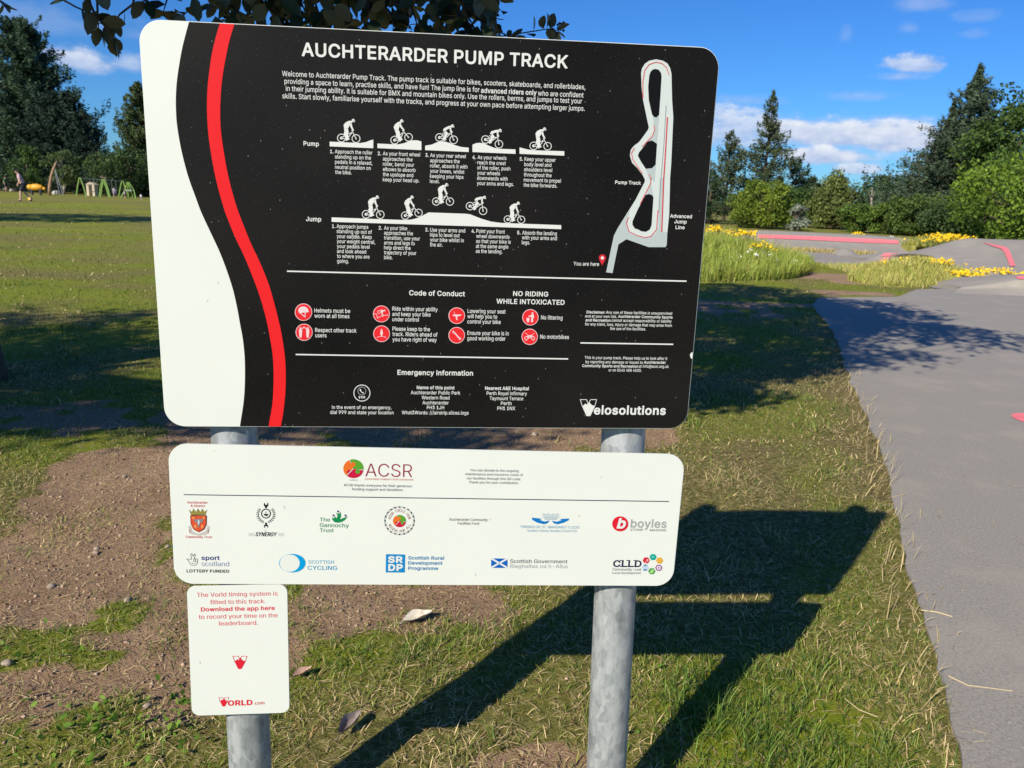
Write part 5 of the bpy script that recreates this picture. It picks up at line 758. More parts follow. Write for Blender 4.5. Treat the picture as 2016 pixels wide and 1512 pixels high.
def rider(pose, r0, r1):
    a, b_ = np.array([767., 1067.]), np.array([912., 1067.]); r0, r1 = np.array(r0), np.array(r1)
    d = r1 - r0; s = np.linalg.norm(d) / 145.0; e = d / np.linalg.norm(d); nrm = np.array([-e[1], e[0]])
    m = lambda x, y: tuple(r0 + e * (x - 767) * s + nrm * (y - 1067) * s)
    f = Flat(2)
    for (cx) in (767, 912):
        c = m(cx, 1067); f.ring(c[0], c[1], 43 * s, 7.5 * s, WHT, n=26)
    c = m(767, 1067); f.disc(c[0], c[1], 15 * s, WHT, n=12); c = m(912, 1067); f.disc(c[0], c[1], 8 * s, WHT, n=12)
    for seg in ([(767, 1067), (818, 1080)], [(818, 1080), (868, 1012)], [(818, 1080), (815, 1020)], [(815, 1035), (866, 1008)], [(767, 1067), (812, 1030)], [(866, 985), (912, 1067)], [(872, 985), (884, 988)], [(790, 1018), (822, 1016)]):
        f.stroke([m(*p) for p in seg], 7.5 * s, WHT)
    c = m(818, 1082); f.disc(c[0], c[1], 11 * s, WHT, n=12)
    for k in ('torso', 'legs', 'arm', 'visor'): f.poly([m(*p) for p in pose[k]], WHT, 1)
    hx, hy, w, h = pose['head']; c = m(hx, hy); f.disc(c[0], c[1], w * s, WHT, h * s, 1, 16)
    f.build('rider_pictogram', main)
Z1, Z2, Z3, Z4 = zz(520, 60, 5.04), zz(880, 60, 5.04), zz(580, 350, 5.04), zz(880, 350, 5.04)
for pose, z, p in ((RIDE_A, Z1, [(767, 1067), (912, 1073)]), (RIDE_A, Z1, [(1295, 1088), (1433, 1060)]), (RIDE_B, Z1, [(1740, 1062), (1880, 1085)]), (RIDE_B, Z2, [(382, 1082), (515, 1128)]),
                   (RIDE_A, Z2, [(860, 1145), (998, 1148)]), (RIDE_A, Z3, [(709, 362), (850, 366)]), (RIDE_A, Z3, [(1097, 375), (1230, 348)]), (RIDE_A, Z3, [(1405, 235), (1541, 236)]),
                   (RIDE_B, Z3, [(1740, 281), (1870, 328)]), (RIDE_A, Z4, [(603, 413), (736, 416)])):
    rider(pose, *z(p))
for z, pts in ((Z1, [(650, 1103), (800, 1110), (955, 1117), (1010, 1108), (1050, 1092), (1083, 1082), (1083, 1168), (650, 1150)]),
    (Z1, [(1124, 1122), (1250, 1128), (1330, 1130), (1390, 1118), (1440, 1098), (1475, 1090), (1520, 1090), (1561, 1102), (1561, 1187), (1124, 1167)]),
    (Z1, [(1598, 1143), (1660, 1133), (1720, 1108), (1760, 1098), (1800, 1104), (1850, 1120), (1900, 1140), (1960, 1157), (2030, 1163), (2030, 1206), (1598, 1187)]),
    (Z2, [(253, 1133), (290, 1118), (325, 1115), (365, 1120), (420, 1145), (470, 1165), (520, 1174), (680, 1180), (680, 1224), (253, 1206)]),
    (Z2, [(720, 1160), (765, 1172), (820, 1184), (900, 1190), (1164, 1198), (1164, 1242), (720, 1224)]),
    (Z3, [(367, 393), (700, 405), (1050, 418), (1150, 416), (1210, 402), (1260, 380), (1330, 344), (1500, 350), (1700, 357), (1740, 362), (1850, 405), (1950, 435), (2050, 448), (2645, 470), (2645, 510), (2000, 488), (367, 437)])):
    fl = Flat(2); fl.poly(z(pts), WHT); fl.build('ramp_diagram', main)

# ---- track map and pin
Z5, Z6 = zz(1080, 90, 5.6), zz(1080, 350, 5.6)
GRY, PNK, BLK = (200, 211, 208), (238, 96, 104), (22, 20, 19)
fl = Flat(2)
fl.poly(Z5([(1020, 300), (1030, 250), (1060, 200), (1110, 165), (1185, 150), (1260, 165), (1310, 195), (1340, 245), (1355, 310), (1362, 600), (1375, 790), (1352, 1300)]) +
        Z6([(1340, 0), (1330, 400), (1310, 600), (1303, 740), (1290, 765), (1105, 765), (860, 678), (770, 735), (705, 1052), (635, 1042), (720, 640), (760, 560), (960, 240), (1060, 45), (1062, 20)]) +
        Z5([(1040, 1430), (980, 1350), (920, 1290), (897, 1215), (905, 1150), (940, 1105), (1000, 1060), (1095, 930), (1105, 900), (1040, 590), (1025, 450)]), (228, 236, 230))
fl.poly(Z6([(722, 640), (762, 560), (900, 345), (868, 440), (858, 520), (890, 590), (960, 640), (1060, 665), (1140, 650), (1190, 600), (1210, 520), (1210, 360), (1228, 0), (1262, 0), (1243, 595), (1309, 600), (1302, 740), (1290, 763), (1105, 763), (860, 676), (770, 733), (704, 1050), (637, 1040)]), GRY, 1)
fl.poly(Z5([(1150, 790), (1220, 765), (1195, 1075), (1140, 1045), (1100, 1045), (1165, 960), (1163, 870)]), GRY, 1)
fl.poly(Z5([(1070, 1358), (1140, 1350), (1182, 1310), (1168, 1512), (1130, 1512), (1110, 1430)]) + Z6([(1155, 210), (1110, 175), (1085, 175), (1130, 70)]), GRY, 1)
fl.poly(Z5([(1110, 330), (1125, 285), (1150, 262), (1180, 255), (1215, 265), (1240, 300), (1245, 340), (1232, 560), (1218, 760), (1190, 790), (1160, 785), (1140, 755), (1105, 600), (1098, 450)]), BLK, 2)
fl.poly(Z5([(1095, 1055), (1140, 1045), (1195, 1080), (1180, 1310), (1140, 1350), (1070, 1355), (1020, 1280), (985, 1215), (995, 1180)]), BLK, 2)
fl.poly(Z6([(1070, 190), (1100, 178), (1140, 190), (1155, 215), (1135, 520), (1115, 570), (1070, 595), (1020, 588), (985, 568), (950, 558), (925, 520), (925, 480), (985, 345)]), BLK, 2)
for ln in (Z5([(1040, 575), (1038, 400), (1060, 270), (1110, 205), (1185, 180), (1250, 195), (1300, 240), (1328, 320)]), Z5([(1160, 875), (1170, 930), (1140, 1000), (1030, 1115)]),
           Z5([(945, 1130), (915, 1180), (925, 1250), (980, 1330), (1035, 1410)]), Z5([(1110, 1420), (1130, 1470)]) + Z6([(1130, 0), (1125, 60), (1010, 290)]),
           Z6([(880, 435), (858, 500), (885, 590), (960, 630), (1060, 660), (1130, 645), (1190, 570), (1205, 360)])):
    fl.stroke(ln, 1.5, PNK, 3)
fl.stroke(Z5([(1310, 790), (1290, 1150)]) + Z6([(1270, 0), (1247, 595)]), 2.3, (225, 80, 92), 3)
fl.stroke(Z5([(1296, 660), (1270, 1100), (1235, 1500)]) + Z6([(1215, 380)]), 1.0, (150, 160, 160), 3)
fl.build('track_map', main)
fl = Flat(2); c = Z6([(593, 883)])[0]; fl.disc(c[0], c[1], 6.9, (226, 50, 62)); fl.poly(Z6([(558, 900), (628, 900), (590, 966)]), (226, 50, 62), 1); fl.disc(c[0], c[1] + .2, 3.1, WHT, up=2)
fl.build('map_pin', main)

# ---- red safety icons
PALE = (255, 226, 226)
def icon(cx, cy, r, draw):
    f = Flat(2); f.disc(cx, cy, r, (255, 214, 214)); f.disc(cx, cy, r - 1.25, (250, 48, 54), up=1)
    P = lambda pts: [(cx + x * r, cy + y * r) for x, y in pts]
    for kind, pts, *w in draw:
        if kind == 'p': f.poly(P(pts), PALE, 2)
        elif kind == 's': f.stroke(P(pts), w[0] * r, PALE, 2)
        elif kind == 'o': q = P(pts)[0]; f.ring(q[0], q[1], w[0] * r, w[1] * r, PALE, up=2, n=14)
        else: q = P(pts)[0]; f.disc(q[0], q[1], w[0] * r, PALE, up=2, n=14)
    f.build('safety_icon', main)
man = lambda x, s=1: [('d', [(x, -.48)], .11), ('p', [(x - .19, -.36), (x + .19, -.36), (x + .17, .1), (x + .12, .62), (x - .12, .62), (x - .17, .1)])]
icon(597.5, 614.5, 17.1, [('p', [(-.62, -.2), (-.5, -.5), (-.15, -.66), (.2, -.62), (.45, -.45), (.62, -.05), (.55, 0), (.2, .06), (-.15, .05), (-.3, .2), (-.5, .1)]), ('s', [(-.3, .15), (.18, .58), (.2, .05)], .09)])
icon(750.9, 618, 16.6, [('s', [(-.95, -.0), (-.55, 0), (-.48, .5), (.1, .2), (.92, .12)], .06), ('o', [(-.28, -.22)], .2, .06), ('o', [(.14, .18)], .14, .06), ('p', [(-.1, -.5), (.1, -.5), (.38, -.34), (.2, -.26), (.12, .02), (.02, .0), (-.02, -.2)]), ('d', [(.36, -.4)], .1)])
icon(899.2, 621.5, 16.3, [('p', [(-.52, -.06), (-.4, -.14), (.55, -.14), (.6, -.06), (.2, .08), (.02, .1), (.12, .5), (-.04, .54), (-.14, .08), (-.44, .02)]), ('s', [(-.3, -.5), (-.25, -.2)], .05)])
icon(1044.2, 624.7, 16, [('d', [(.26, -.52)], .11), ('p', [(.1, -.38), (.4, -.36), (.46, .05), (.34, .1), (.32, .6), (.08, .6), (.1, -.05), (-.26, -.08), (-.24, -.18), (.04, -.22)]), ('p', [(-.5, .08), (-.1, .08), (-.18, .6), (-.42, .6)])])
icon(598.7, 654.1, 16.8, man(-.42) + man(.42) + [('s', [(-.36, -.3), (0, -.62), (.36, -.3)], .09)])
icon(751.2, 657, 16.4, [('d', [(.0, -.46)], .1), ('p', [(-.14, -.34), (.14, -.34), (.16, 0), (.06, .3), (-.06, .3), (-.16, 0)]), ('s', [(-.55, .52), (-.38, .34), (.38, .34), (.55, .52)], .05)])
icon(899.1, 660, 16.2, [('s', [(-.36, -.42), (.36, .42)], .16), ('p', [(-.56, -.4), (-.4, -.6), (-.3, -.34), (-.2, -.32), (-.36, -.2)]), ('p', [(.56, .4), (.4, .6), (.22, .42), (.36, .22)])])
icon(1042.8, 663, 16, [('o', [(-.42, .18)], .24, .08), ('o', [(.42, .18)], .24, .08), ('p', [(-.4, -.05), (-.1, -.2), (.3, -.22), (.36, -.05), (.1, .12), (-.12, .12)]), ('s', [(-.52, -.48), (.48, .5)], .05), ('s', [(.52, -.44), (-.44, .5)], .05)])
fl = Flat(2); fl.ring(712.5, 773.8, 16.6, 1.5, WHT, n=40); fl.ring(712.5, 769.8, 8.3, .9, (190, 190, 186), n=28)
fl.poly(zz(640, 740, 6.3)([(430, 165), (442, 162), (450, 180), (446, 190), (462, 204), (470, 200), (482, 208), (476, 218), (462, 214), (440, 196), (430, 178)]), WHT); fl.build('phone_icon', main)

# ---- maker's logo (a V with a mountain in it)
def vee(f, z, c, up=0):
    f.poly(z([(278, 1268), (300, 1255), (318, 1236), (334, 1252), (362, 1212), (378, 1240), (396, 1256), (434, 1266), (376, 1386), (330, 1386)]), c, up)
    for s_ in ([(253, 1190), (332, 1190), (347, 1236)], [(256, 1188), (282, 1272)], [(347, 1236), (382, 1190), (454, 1190)], [(452, 1188), (430, 1268)]): f.stroke(z(s_), 7 * abs(z([(1, 0)])[0][0] - z([(0, 0)])[0][0]), c, up)
fl = Flat(2); vee(fl, zz(1100, 590, 6.05), WHT); words_on(fl, B1, 'elosolutions', 1168.6, 1310, 815.6, 17.2, WHT, .05); fl.build('maker_logo', main)

# ---- sponsor board
N2 = (52, 56, 84); TXT = (88, 88, 98)
fl = Flat(1); fl.stroke([(362.1, 973.8), (1316.7, 987.3)], 1.6, (40, 46, 80)); fl.build('divider_line', spon)
T = Flat(1)
def w2(txt, x0, x1, y, cap, c=TXT, bold=0.0, slant=0.0, f=None): words_on(f or T, B2, txt, x0, x1, y, cap, c, bold, slant)
w2('ACSR thanks everyone for their generous', 676.9, 810.8, 957, 4.9); w2('funding support and donations.', 692.7, 794.2, 965, 4.9)
T.build('thanks_lettering', spon); T = Flat(1)
w2('You can donate to the ongoing', 925.4, 1020.8, 927.5, 4.7); w2('maintenance and insurance costs of', 916, 1029.2, 935.2, 4.7)
w2('our facilities through this QR code.', 918.8, 1025.4, 943.5, 4.7); w2('Thank you for your contribution.', 922.7, 1020.8, 951.3, 4.7)
T.build('donation_lettering', spon); T = Flat(1)
w2('Auchterarder Community', 884.4, 959.8, 1024.8, 5.2, (95, 80, 92)); w2('Facilities Fund', 901, 943.1, 1032.5, 5.2, (95, 80, 92))
T.poly([(963.5, 1026), (967, 1019.5), (964.5, 1023)], (190, 60, 50)); T.build('fund_lettering', spon)
def puzzle(f, cx, cy, r):
    def sect(a0, a1, c, knob=None):
        f.poly([(cx, cy)] + [(cx + r * math.cos(R(a0 + (a1 - a0) * k / 14)), cy + r * .93 * math.sin(R(a0 + (a1 - a0) * k / 14))) for k in range(15)], c)
        if knob: f.disc(cx + knob[0] * r, cy + knob[1] * r, .23 * r, c, up=1, n=16)
    sect(137, 246, (246, 122, 45), (-.02, -.42)); sect(250, 366, (96, 172, 52), (.42, .28)); sect(10, 133, (214, 28, 70), (-.42, .34))
    f.stroke([(cx, cy), (cx + r * math.cos(R(135)), cy + r * math.sin(R(135)))], .06 * r, WHT, 2)
fl = Flat(1); puzzle(fl, 695.8, 922.7, 20); w2('ACSR', 719.2, 811.3, 937.7, 25.6, (164, 52, 84), LIGHT, 0, fl)
w2('AUCHTERARDER COMMUNITY SPORTS & RECREATION', 718, 813, 944.4, 3.3, (240, 130, 110), 0, 0, fl); fl.disc(695.8, 945, 9, (205, 208, 198), 1.4); fl.build('puzzle_logo', spon)
Z = zz(360, 980, 9.164)
fl = Flat(1); CR = (232, 92, 92)
w2('Auchterarder', 368.7, 408.6, 990.9, 4.6, CR, MED, 0, fl); w2('& District', 375.8, 403.6, 997.7, 4.6, CR, MED, 0, fl); w2('Community Trust', 365.7, 417.3, 1058.8, 4.6, CR, MED, 0, fl)
fl.poly(Z([(105, 212), (150, 318), (405, 312), (437, 212), (390, 255), (350, 195), (315, 258), (270, 190), (235, 258), (190, 193), (160, 255)]), (160, 148, 74))
fl.stroke(Z([(150, 312), (280, 303), (405, 308)]), .9, (110, 96, 50), 1)
fl.poly(Z([(98, 520), (135, 500), (165, 600), (280, 652), (412, 600), (440, 500), (480, 520), (462, 640), (400, 662), (285, 682), (170, 662), (118, 640)]), (214, 208, 198))
fl.poly(Z([(110, 560), (135, 600), (125, 640)]), (196, 80, 90), 1); fl.poly(Z([(468, 560), (445, 600), (452, 640)]), (196, 80, 90), 1)
fl.poly(Z([(132, 318), (428, 318), (425, 480), (380, 572), (285, 622), (190, 572), (140, 470)]), (130, 44, 30), 2)
fl.poly(Z([(146, 330), (414, 330), (411, 478), (370, 562), (285, 608), (200, 562), (154, 470)]), (236, 92, 58), 3)
for q in ([(160, 345), (215, 345), (190, 400)], [(350, 345), (400, 345), (380, 400)], [(190, 520), (240, 470), (250, 560)], [(330, 480), (385, 520), (330, 560)]): fl.poly(Z(q), (248, 164, 92), 4)
fl.poly(Z([(285, 365), (300, 390), (375, 380), (350, 440), (310, 450), (305, 500), (285, 545), (265, 500), (262, 450), (215, 440), (200, 380), (268, 395)]), (140, 148, 148), 5)
fl.poly(Z([(272, 400), (298, 400), (302, 460), (286, 490), (268, 460)]), (216, 226, 228), 6); fl.build('trust_crest', spon)
fl = Flat(1); K = (26, 26, 30)
fl.ring(523.5, 1011.1, 9.7, 1.9, K, n=28); fl.poly(Z([(1458, 290), (1545, 290), (1532, 318), (1510, 330), (1488, 328), (1465, 312)]), K); fl.stroke(Z([(1490, 280), (1498, 250), (1512, 262)]), .7, K)
for sx in (-1, 1):
    for k in range(9):
        a = R(75 - 13.6 * k); r = 16.2; x, y = 523.5 + sx * r * math.cos(a), 1013 + 15.5 * math.sin(a)
        for q in (-1, 1):
            b_ = a - R(90) + q * R(38); fl.poly([(x, y), (x + sx * 2.4 * math.cos(b_) + sx * .9 * math.cos(b_ + 1.5), y + 2.4 * math.sin(b_) + .9 * math.sin(b_ + 1.5)), (x + sx * 4.4 * math.cos(b_), y + 4.4 * math.sin(b_)), (x + sx * 2.4 * math.cos(b_) - sx * .9 * math.cos(b_ + 1.5), y + 2.4 * math.sin(b_) - .9 * math.sin(b_ + 1.5))], K)
fl.poly(Z([(1475, 85), (1460, 105), (1460, 140), (1478, 160), (1486, 188), (1512, 188), (1520, 160), (1540, 140), (1540, 100), (1522, 82), (1524, 115), (1500, 130), (1478, 115)]), K)
fl.poly(Z([(1482, 448), (1516, 448), (1515, 480), (1536, 500), (1534, 530), (1522, 550), (1524, 520), (1500, 508), (1474, 522), (1476, 552), (1462, 530), (1462, 500), (1484, 482)]), K)
w2('SYNERGY', 502.4, 543.5, 1055.4, 8.0, K, .0361, .25, fl)
for y in (645, 665, 685):
    fl.stroke(Z([(1185, y), (1290, y + 3)]), .45, (120, 130, 135)); fl.stroke(Z([(1720, y), (1825, y + 3)]), .45, (120, 130, 135))
fl.build('cycle_emblem', spon)
Z = zz(320, 870, 5.04); GR = (26, 146, 84); fl = Flat(1)
w2('The', 629.5, 649.4, 1026.3, 7.4, GR, MED, 0, fl); w2('Gannochy', 629.5, 686.7, 1037.3, 7.4, GR, MED, 0, fl); w2('Trust', 629.5, 656.9, 1047.2, 7.2, GR, MED, 0, fl)
fl.poly(Z([(1735, 802), (1705, 796), (1684, 772), (1680, 742), (1692, 762), (1712, 740), (1728, 762)]), GR); fl.poly(Z([(1735, 802), (1772, 796), (1806, 778), (1838, 738), (1800, 752), (1768, 764), (1748, 782)]), GR)
fl.poly(Z([(1733, 800), (1726, 762), (1736, 730), (1722, 704), (1752, 712), (1764, 690), (1772, 735), (1760, 768)]), GR)
for x, y in ((1742, 690), (1697, 730), (1815, 730)): q = Z([(x, y)])[0]; fl.disc(q[0], q[1], 2.1, (88, 66, 130), n=14)
fl.build('leaf_logo', spon)
fl = Flat(1); puzzle(fl, 786.5, 1025.8, 13); fl.ring(786.5, 1025.2, 30, .8, (150, 150, 152), ry=28.2, n=48); fl.ring(786.5, 1025.2, 27.6, .6, (176, 176, 178), ry=26, n=48)
for k in range(20):
    a = 2 * math.pi * k / 20; fl.disc(786.5 + 28.8 * math.cos(a), 1025.2 + 27.1 * math.sin(a), 1.5, (52, 46, 52), n=10, up=1)
arc_words(fl, 'ACSR CYCLE HUB', 786.5, 1025.5, 20.5, 195, 345, 5.2, (176, 110, 90), inward=False)
arc_words(fl, 'ACCESS FOR ALL', 786.5, 1025.5, 20.5, 158, 22, 5.0, (150, 96, 92), inward=True)
fl.build('hub_roundel', spon)
Z = zz(1010, 990, 6.3); fl = Flat(1); HB = (16, 128, 205)
fl.poly(Z([(232, 183), (300, 190), (362, 197), (330, 210), (390, 232), (455, 218), (425, 255), (380, 265), (300, 245), (240, 213)]), HB)
fl.poly(Z([(697, 195), (640, 196), (575, 200), (605, 212), (545, 234), (475, 220), (510, 255), (550, 266), (630, 246), (690, 215)]), HB)
for s_ in ([(365, 180), (385, 145), (560, 148), (575, 180)], [(390, 160), (565, 162)], [(395, 205), (540, 207)], [(380, 185), (570, 188)]): fl.stroke(Z(s_), .6, (150, 186, 205))
for k in range(9): fl.stroke(Z([(392 + 19 * k, 165), (392 + 19 * k, 203)]), .8, (150, 186, 205))
for x in (382, 436, 502, 553): fl.stroke(Z([(x - 12, 150), (x, 130), (x + 12, 150)]), .5, (150, 186, 205))
w2("FRIENDS OF ST. MARGARET'S SCIO", 1025.1, 1140.2, 1039.2, 4.9, (110, 168, 205), 0, 0, fl); w2('Scottish Charity Number SC049734', 1037.8, 1135.4, 1046.5, 4.6, (130, 180, 210), 0, 0, fl)
fl.build('hands_logo', spon)
fl = Flat(1); fl.disc(1221.1, 1031.3, 15.9, (236, 36, 54), 14.9); f2 = Flat(3); w2('b', 1213.6, 1229.8, 1039.4, 19.5, WHT, .07, .18, fl if False else f2)
w2('boyles', 1241, 1311.6, 1038.4, 16.4, (176, 180, 178), BOLD, 0, fl); w2('STONE', 1240.6, 1265.1, 1044.6, 4, (96, 100, 100), MED, 0, fl); w2('MASONS', 1279, 1311.3, 1045.4, 4, (96, 100, 100), MED, 0, fl)
o = fl.build('stone_logo', spon); f2.build('logo_initial', spon)
Z = zz(360, 980, 9.164); fl = Flat(1)
for s_ in ([(68, 1108), (95, 1102), (140, 1120), (155, 1085), (138, 1025), (160, 1005), (185, 1055), (208, 1014), (228, 1022), (202, 1090), (200, 1108), (232, 1095), (266, 1112), (263, 1160), (246, 1204), (200, 1226), (150, 1215), (115, 1170), (95, 1130), (68, 1108)], [(158, 1168), (182, 1194), (216, 1190)], [(192, 1110), (196, 1150), (225, 1156), (232, 1100)], [(228, 1155), (262, 1160)]):
    fl.stroke(Z(s_), .75, (72, 72, 76))
w2('sport', 396.6, 432.6, 1102.2, 8.6, (48, 64, 138), BOLD, 0, fl); w2('scotland', 396.9, 451.1, 1114.2, 9.2, (124, 140, 190), LIGHT, 0, fl); w2('LOTTERY FUNDED', 367.6, 451.4, 1126.8, 5.9, K, BOLD, 0, fl)
fl.build('hand_logo', spon)
fl = Flat(1); fl.disc(575.4, 1108.7, 26, (6, 168, 232), 18.3, n=48); fl.disc(570.4, 1108.7, 19.6, (246, 249, 238), 16.9, up=1, n=48)
w2('SCOTTISH', 607.1, 657.3, 1109.3, 6.6, (70, 176, 218), 0, 0, fl); w2('CYCLING', 605.7, 663.7, 1121.6, 8, (50, 166, 212), MED, 0, fl); fl.build('ring_logo', spon)
fl = Flat(1); SB = (22, 146, 212); fl.poly([(759.8, 1091), (797.7, 1091.6), (796.9, 1127.2), (759.2, 1126.9)], SB)
w2('Scottish Rural', 803.5, 874, 1101.3, 6.7, (34, 132, 190), BOLD, 0, fl); w2('Development', 803.5, 870.8, 1111.3, 6.7, (34, 132, 190), BOLD, 0, fl); w2('Programme', 803.5, 862.3, 1121.7, 6.7, (34, 132, 190), BOLD, 0, fl)
fl.build('square_logo', spon); f2 = Flat(2); w2('SR', 764, 792.7, 1107.1, 12.3, WHT, .075, 0, f2); w2('DP', 764.4, 793, 1123, 12.6, WHT, .075, 0, f2); f2.build('logo_initial', spon)
fl = Flat(1); fl.poly([(966.9, 1099.2), (999.1, 1099.8), (999.1, 1118.2), (966.9, 1117.8)], (18, 104, 200)); fl.stroke([(968, 1100), (998, 1117.4)], 3.4, WHT, 1); fl.stroke([(998, 1100.4), (968, 1117)], 3.4, WHT, 1)
w2('Scottish Government', 1004, 1116.7, 1108, 7.1, (66, 70, 82), MED, 0, fl); w2('Riaghaltas na h-Alba', 1003.7, 1116.7, 1117.7, 7.1, (168, 172, 178), 0, 0, fl); fl.build('flag_emblem', spon)
fl = Flat(1); w2('CLLD', 1206.5, 1262.4, 1115.9, 13.2, (30, 34, 76), .045, 0, fl)
for x in (1220.5, 1233.5, 1247.5):
    fl.stroke([(x, 1103.4 + (x - 1220) * .008), (x + 7, 1103.5 + (x - 1220) * .008)], 1.6, (30, 34, 76)); fl.stroke([(x, 1115.2), (x + 7, 1115.3)], 1.6, (30, 34, 76))
w2('Community-Led', 1205.7, 1261.3, 1123, 4.9, N2, 0, 0, fl); w2('Local Development', 1205.2, 1261.3, 1129.7, 4.3, N2, 0, 0, fl)
for x, y, c in ((1272.2, 1103.2, (226, 44, 62)), (1285.7, 1096.7, (14, 178, 156)), (1298.6, 1103.5, (246, 180, 56)), (1297, 1117.8, (150, 62, 136)), (1283.3, 1124.6, (64, 168, 70)), (1270.3, 1117.5, (206, 226, 240))):
    fl.disc(x, y, 7.2, c, 6.7, n=6, up=1)
fl.disc(1297, 1117.8, 5, (244, 224, 242), 4.6, n=6, up=2); fl.disc(1297, 1117.8, 1.4, (120, 50, 110), up=3, n=10); fl.disc(1274.6, 1103, 2.3, (250, 190, 196), up=2, n=12); fl.disc(1271, 1107.3, 1.4, (250, 190, 196), up=2, n=10)
fl.poly([(1279, 1127), (1282, 1122), (1287.5, 1120.5), (1286.5, 1126), (1282.5, 1129)], (190, 230, 150), 2); fl.stroke([(1283.5, 1097.5), (1287.5, 1095.8)], 1.3, (190, 244, 236), 2)
fl.poly([(1266, 1111.6), (1274.6, 1111.6), (1270.4, 1115.4)], (74, 140, 176), 2); fl.poly([(1265.6, 1123.3), (1274.4, 1123.3), (1270.2, 1119.6)], (38, 128, 190), 2); fl.stroke([(1295, 1105.5), (1301, 1101)], 1.6, (252, 214, 120), 2)
fl.build('hexagon_logo', spon)

# ---- timing plate (its square code is left off)
fl = Flat(1); RP = (248, 92, 104)
for tx, x0, x1, y, bo in (('The Vorld timing system is', 387.6, 546.3, 1175.2, 0), ('fitted to this track.', 413.7, 522.5, 1189.4, 0), ('Download the app here', 395.7, 540.9, 1203.8, BOLD), ('to record your time on the', 391.3, 546.3, 1218.4, 0), ('leaderboard.', 431.4, 507.7, 1231.3, 0)):
    words_on(fl, B3, tx, x0, x1, y, 8.3, (244, 66, 84) if bo else RP, bo)
fl.build('lettering', plate)
fl = Flat(1); RV = (240, 40, 64)
vee(fl, lambda p: [(457.8 + (x - 253) * .1426, 1291.5 + (y - 1187) * .129) for x, y in p], RV); fl.build('plate_emblem', plate)
fl = Flat(1); vee(fl, lambda p: [(430.2 + (x - 253) * .101, 1372.8 + (y - 1187) * .0915) for x, y in p], RV)
words_on(fl, B3, 'ORLD', 448.6, 497.1, 1389.2, 10.2, RV, .06); words_on(fl, B3, '.com', 499.6, 520.5, 1387, 6.2, RV, MED); fl.build('plate_logo', plate)
# ------------------------------------------------------------------ the ground: one sheet, bare earth and turf
PATH_EDGE = [ground_at(*p)[:2] for p in [(1905, 1640), (1884, 1512), (1870, 1420), (1843, 1300), (1806, 1190), (1778, 1080), (1757, 960), (1728, 870), (1694, 795), (1664, 725), (1652, 684), (1641, 655), (1613, 620), (1598, 600), (1615, 587), (1768, 585.5), (1803, 571)]]
PATH_POLY = [tuple(p) for p in PATH_EDGE] + [(9.2, 15.6), (13.5, 17), (16, 16), (16, .4), (1.05, .4)]
# turf dies back unevenly: where the earth shows (x, y, half width, half depth, strength)
BARE = [(-1.6, 3.1, 1.5, 1.5, 1.0), (-.45, 4.75, 1.7, .75, 1.15), (-.5, 2.55, .62, .42, 1.0), (-1.35, 2.15, .75, .42, .95), (.25, 4.6, .45, .5, .8), (-2.2, 4.6, 1.4, .7, .8),
        (.12, 1.72, .22, .16, .7), (5.7, 13.5, 1.1, .55, 1.2), (6.6, 16.6, 1.0, 1.6, 1.1), (3.5, 11.6, 1.6, .5, .8), (2.9, 10.6, .9, .4, .6)]
def bare(x, y):
    s = np.zeros_like(x)
    for (cx, cy, rx, ry, w) in BARE:
        s = np.maximum(s, w * (1 - ((x - cx) / rx) ** 2 * .8 - ((y - cy) / ry) ** 2 * .8))
    n = fbm(x * 2.3, y * 2.3, 5, 4) - .5
    return sstep(.22, .62, s * .92 + n * 2.5 * np.clip(s * 4, 0, 1))
def dryness(x, y):
    d = fbm(x * 1.1 + 7, y * 1.1, 21, 4)
    edge = np.exp(-(poly_dist(x, y, PATH_EDGE[:12]) / .28) ** 2)
    lush = np.exp(-((x - .95) / .5) ** 2 - ((y - 1.95) / .45) ** 2) + np.exp(-((x + .12) / .35) ** 2 - ((y - 2.42) / .35) ** 2)
    strip = np.exp(-((y - 5.0) / 1.0) ** 2) * sstep(.4, 1.0, x) * .30
    return np.clip(sstep(.34, .64, d) * .66 + .17 + edge * .55 + strip - lush * .5, 0, 1)
def spread(lo, hi, n, k):
    t = np.linspace(0, 1, n + 1)[1:]; return lo + (hi - lo) * (np.exp(k * t) - 1) / (math.exp(k) - 1)
gx = np.concatenate([-spread(4.2, 2500, 60, 9)[::-1], np.arange(-4.2, 4.21, .05), spread(4.2, 2500, 60, 9)])
gy = np.concatenate([-spread(0, 1500, 26, 9)[::-1] , np.arange(0, 7.01, .05), spread(7, 3500, 110, 7.5)])
X, Y = np.meshgrid(gx, gy)
inp = in_poly(X.ravel(), Y.ravel(), PATH_POLY).reshape(X.shape)
pd = poly_dist(X.ravel(), Y.ravel(), PATH_EDGE + [np.array((9.2, 15.6))]).reshape(X.shape)
BR = bare(X.ravel(), Y.ravel()).reshape(X.shape); BR[(np.hypot(X, Y) > 24)] = 0
near = np.exp(-(np.hypot(X, Y - 3) / 9) ** 2)
Z = near * ((fbm(X * 3, Y * 3, 40, 4) - .5) * .030 + (fbm(X * 11, Y * 11, 50, 3) - .5) * .016 * (.4 + BR)) - .012 * BR * near
Z = Z * sstep(.0, .35, pd)
Z[inp] = np.where(pd[inp] > .12, -.05, Z[inp])
n0, n1 = X.shape
idx = np.arange(n0 * n1).reshape(n0, n1)
q = np.stack([idx[:-1, :-1], idx[:-1, 1:], idx[1:, 1:], idx[1:, :-1]], -1).reshape(-1, 4)
gcol = np.stack([BR.ravel(), dryness(X.ravel(), Y.ravel()), np.zeros(X.size)], 1)
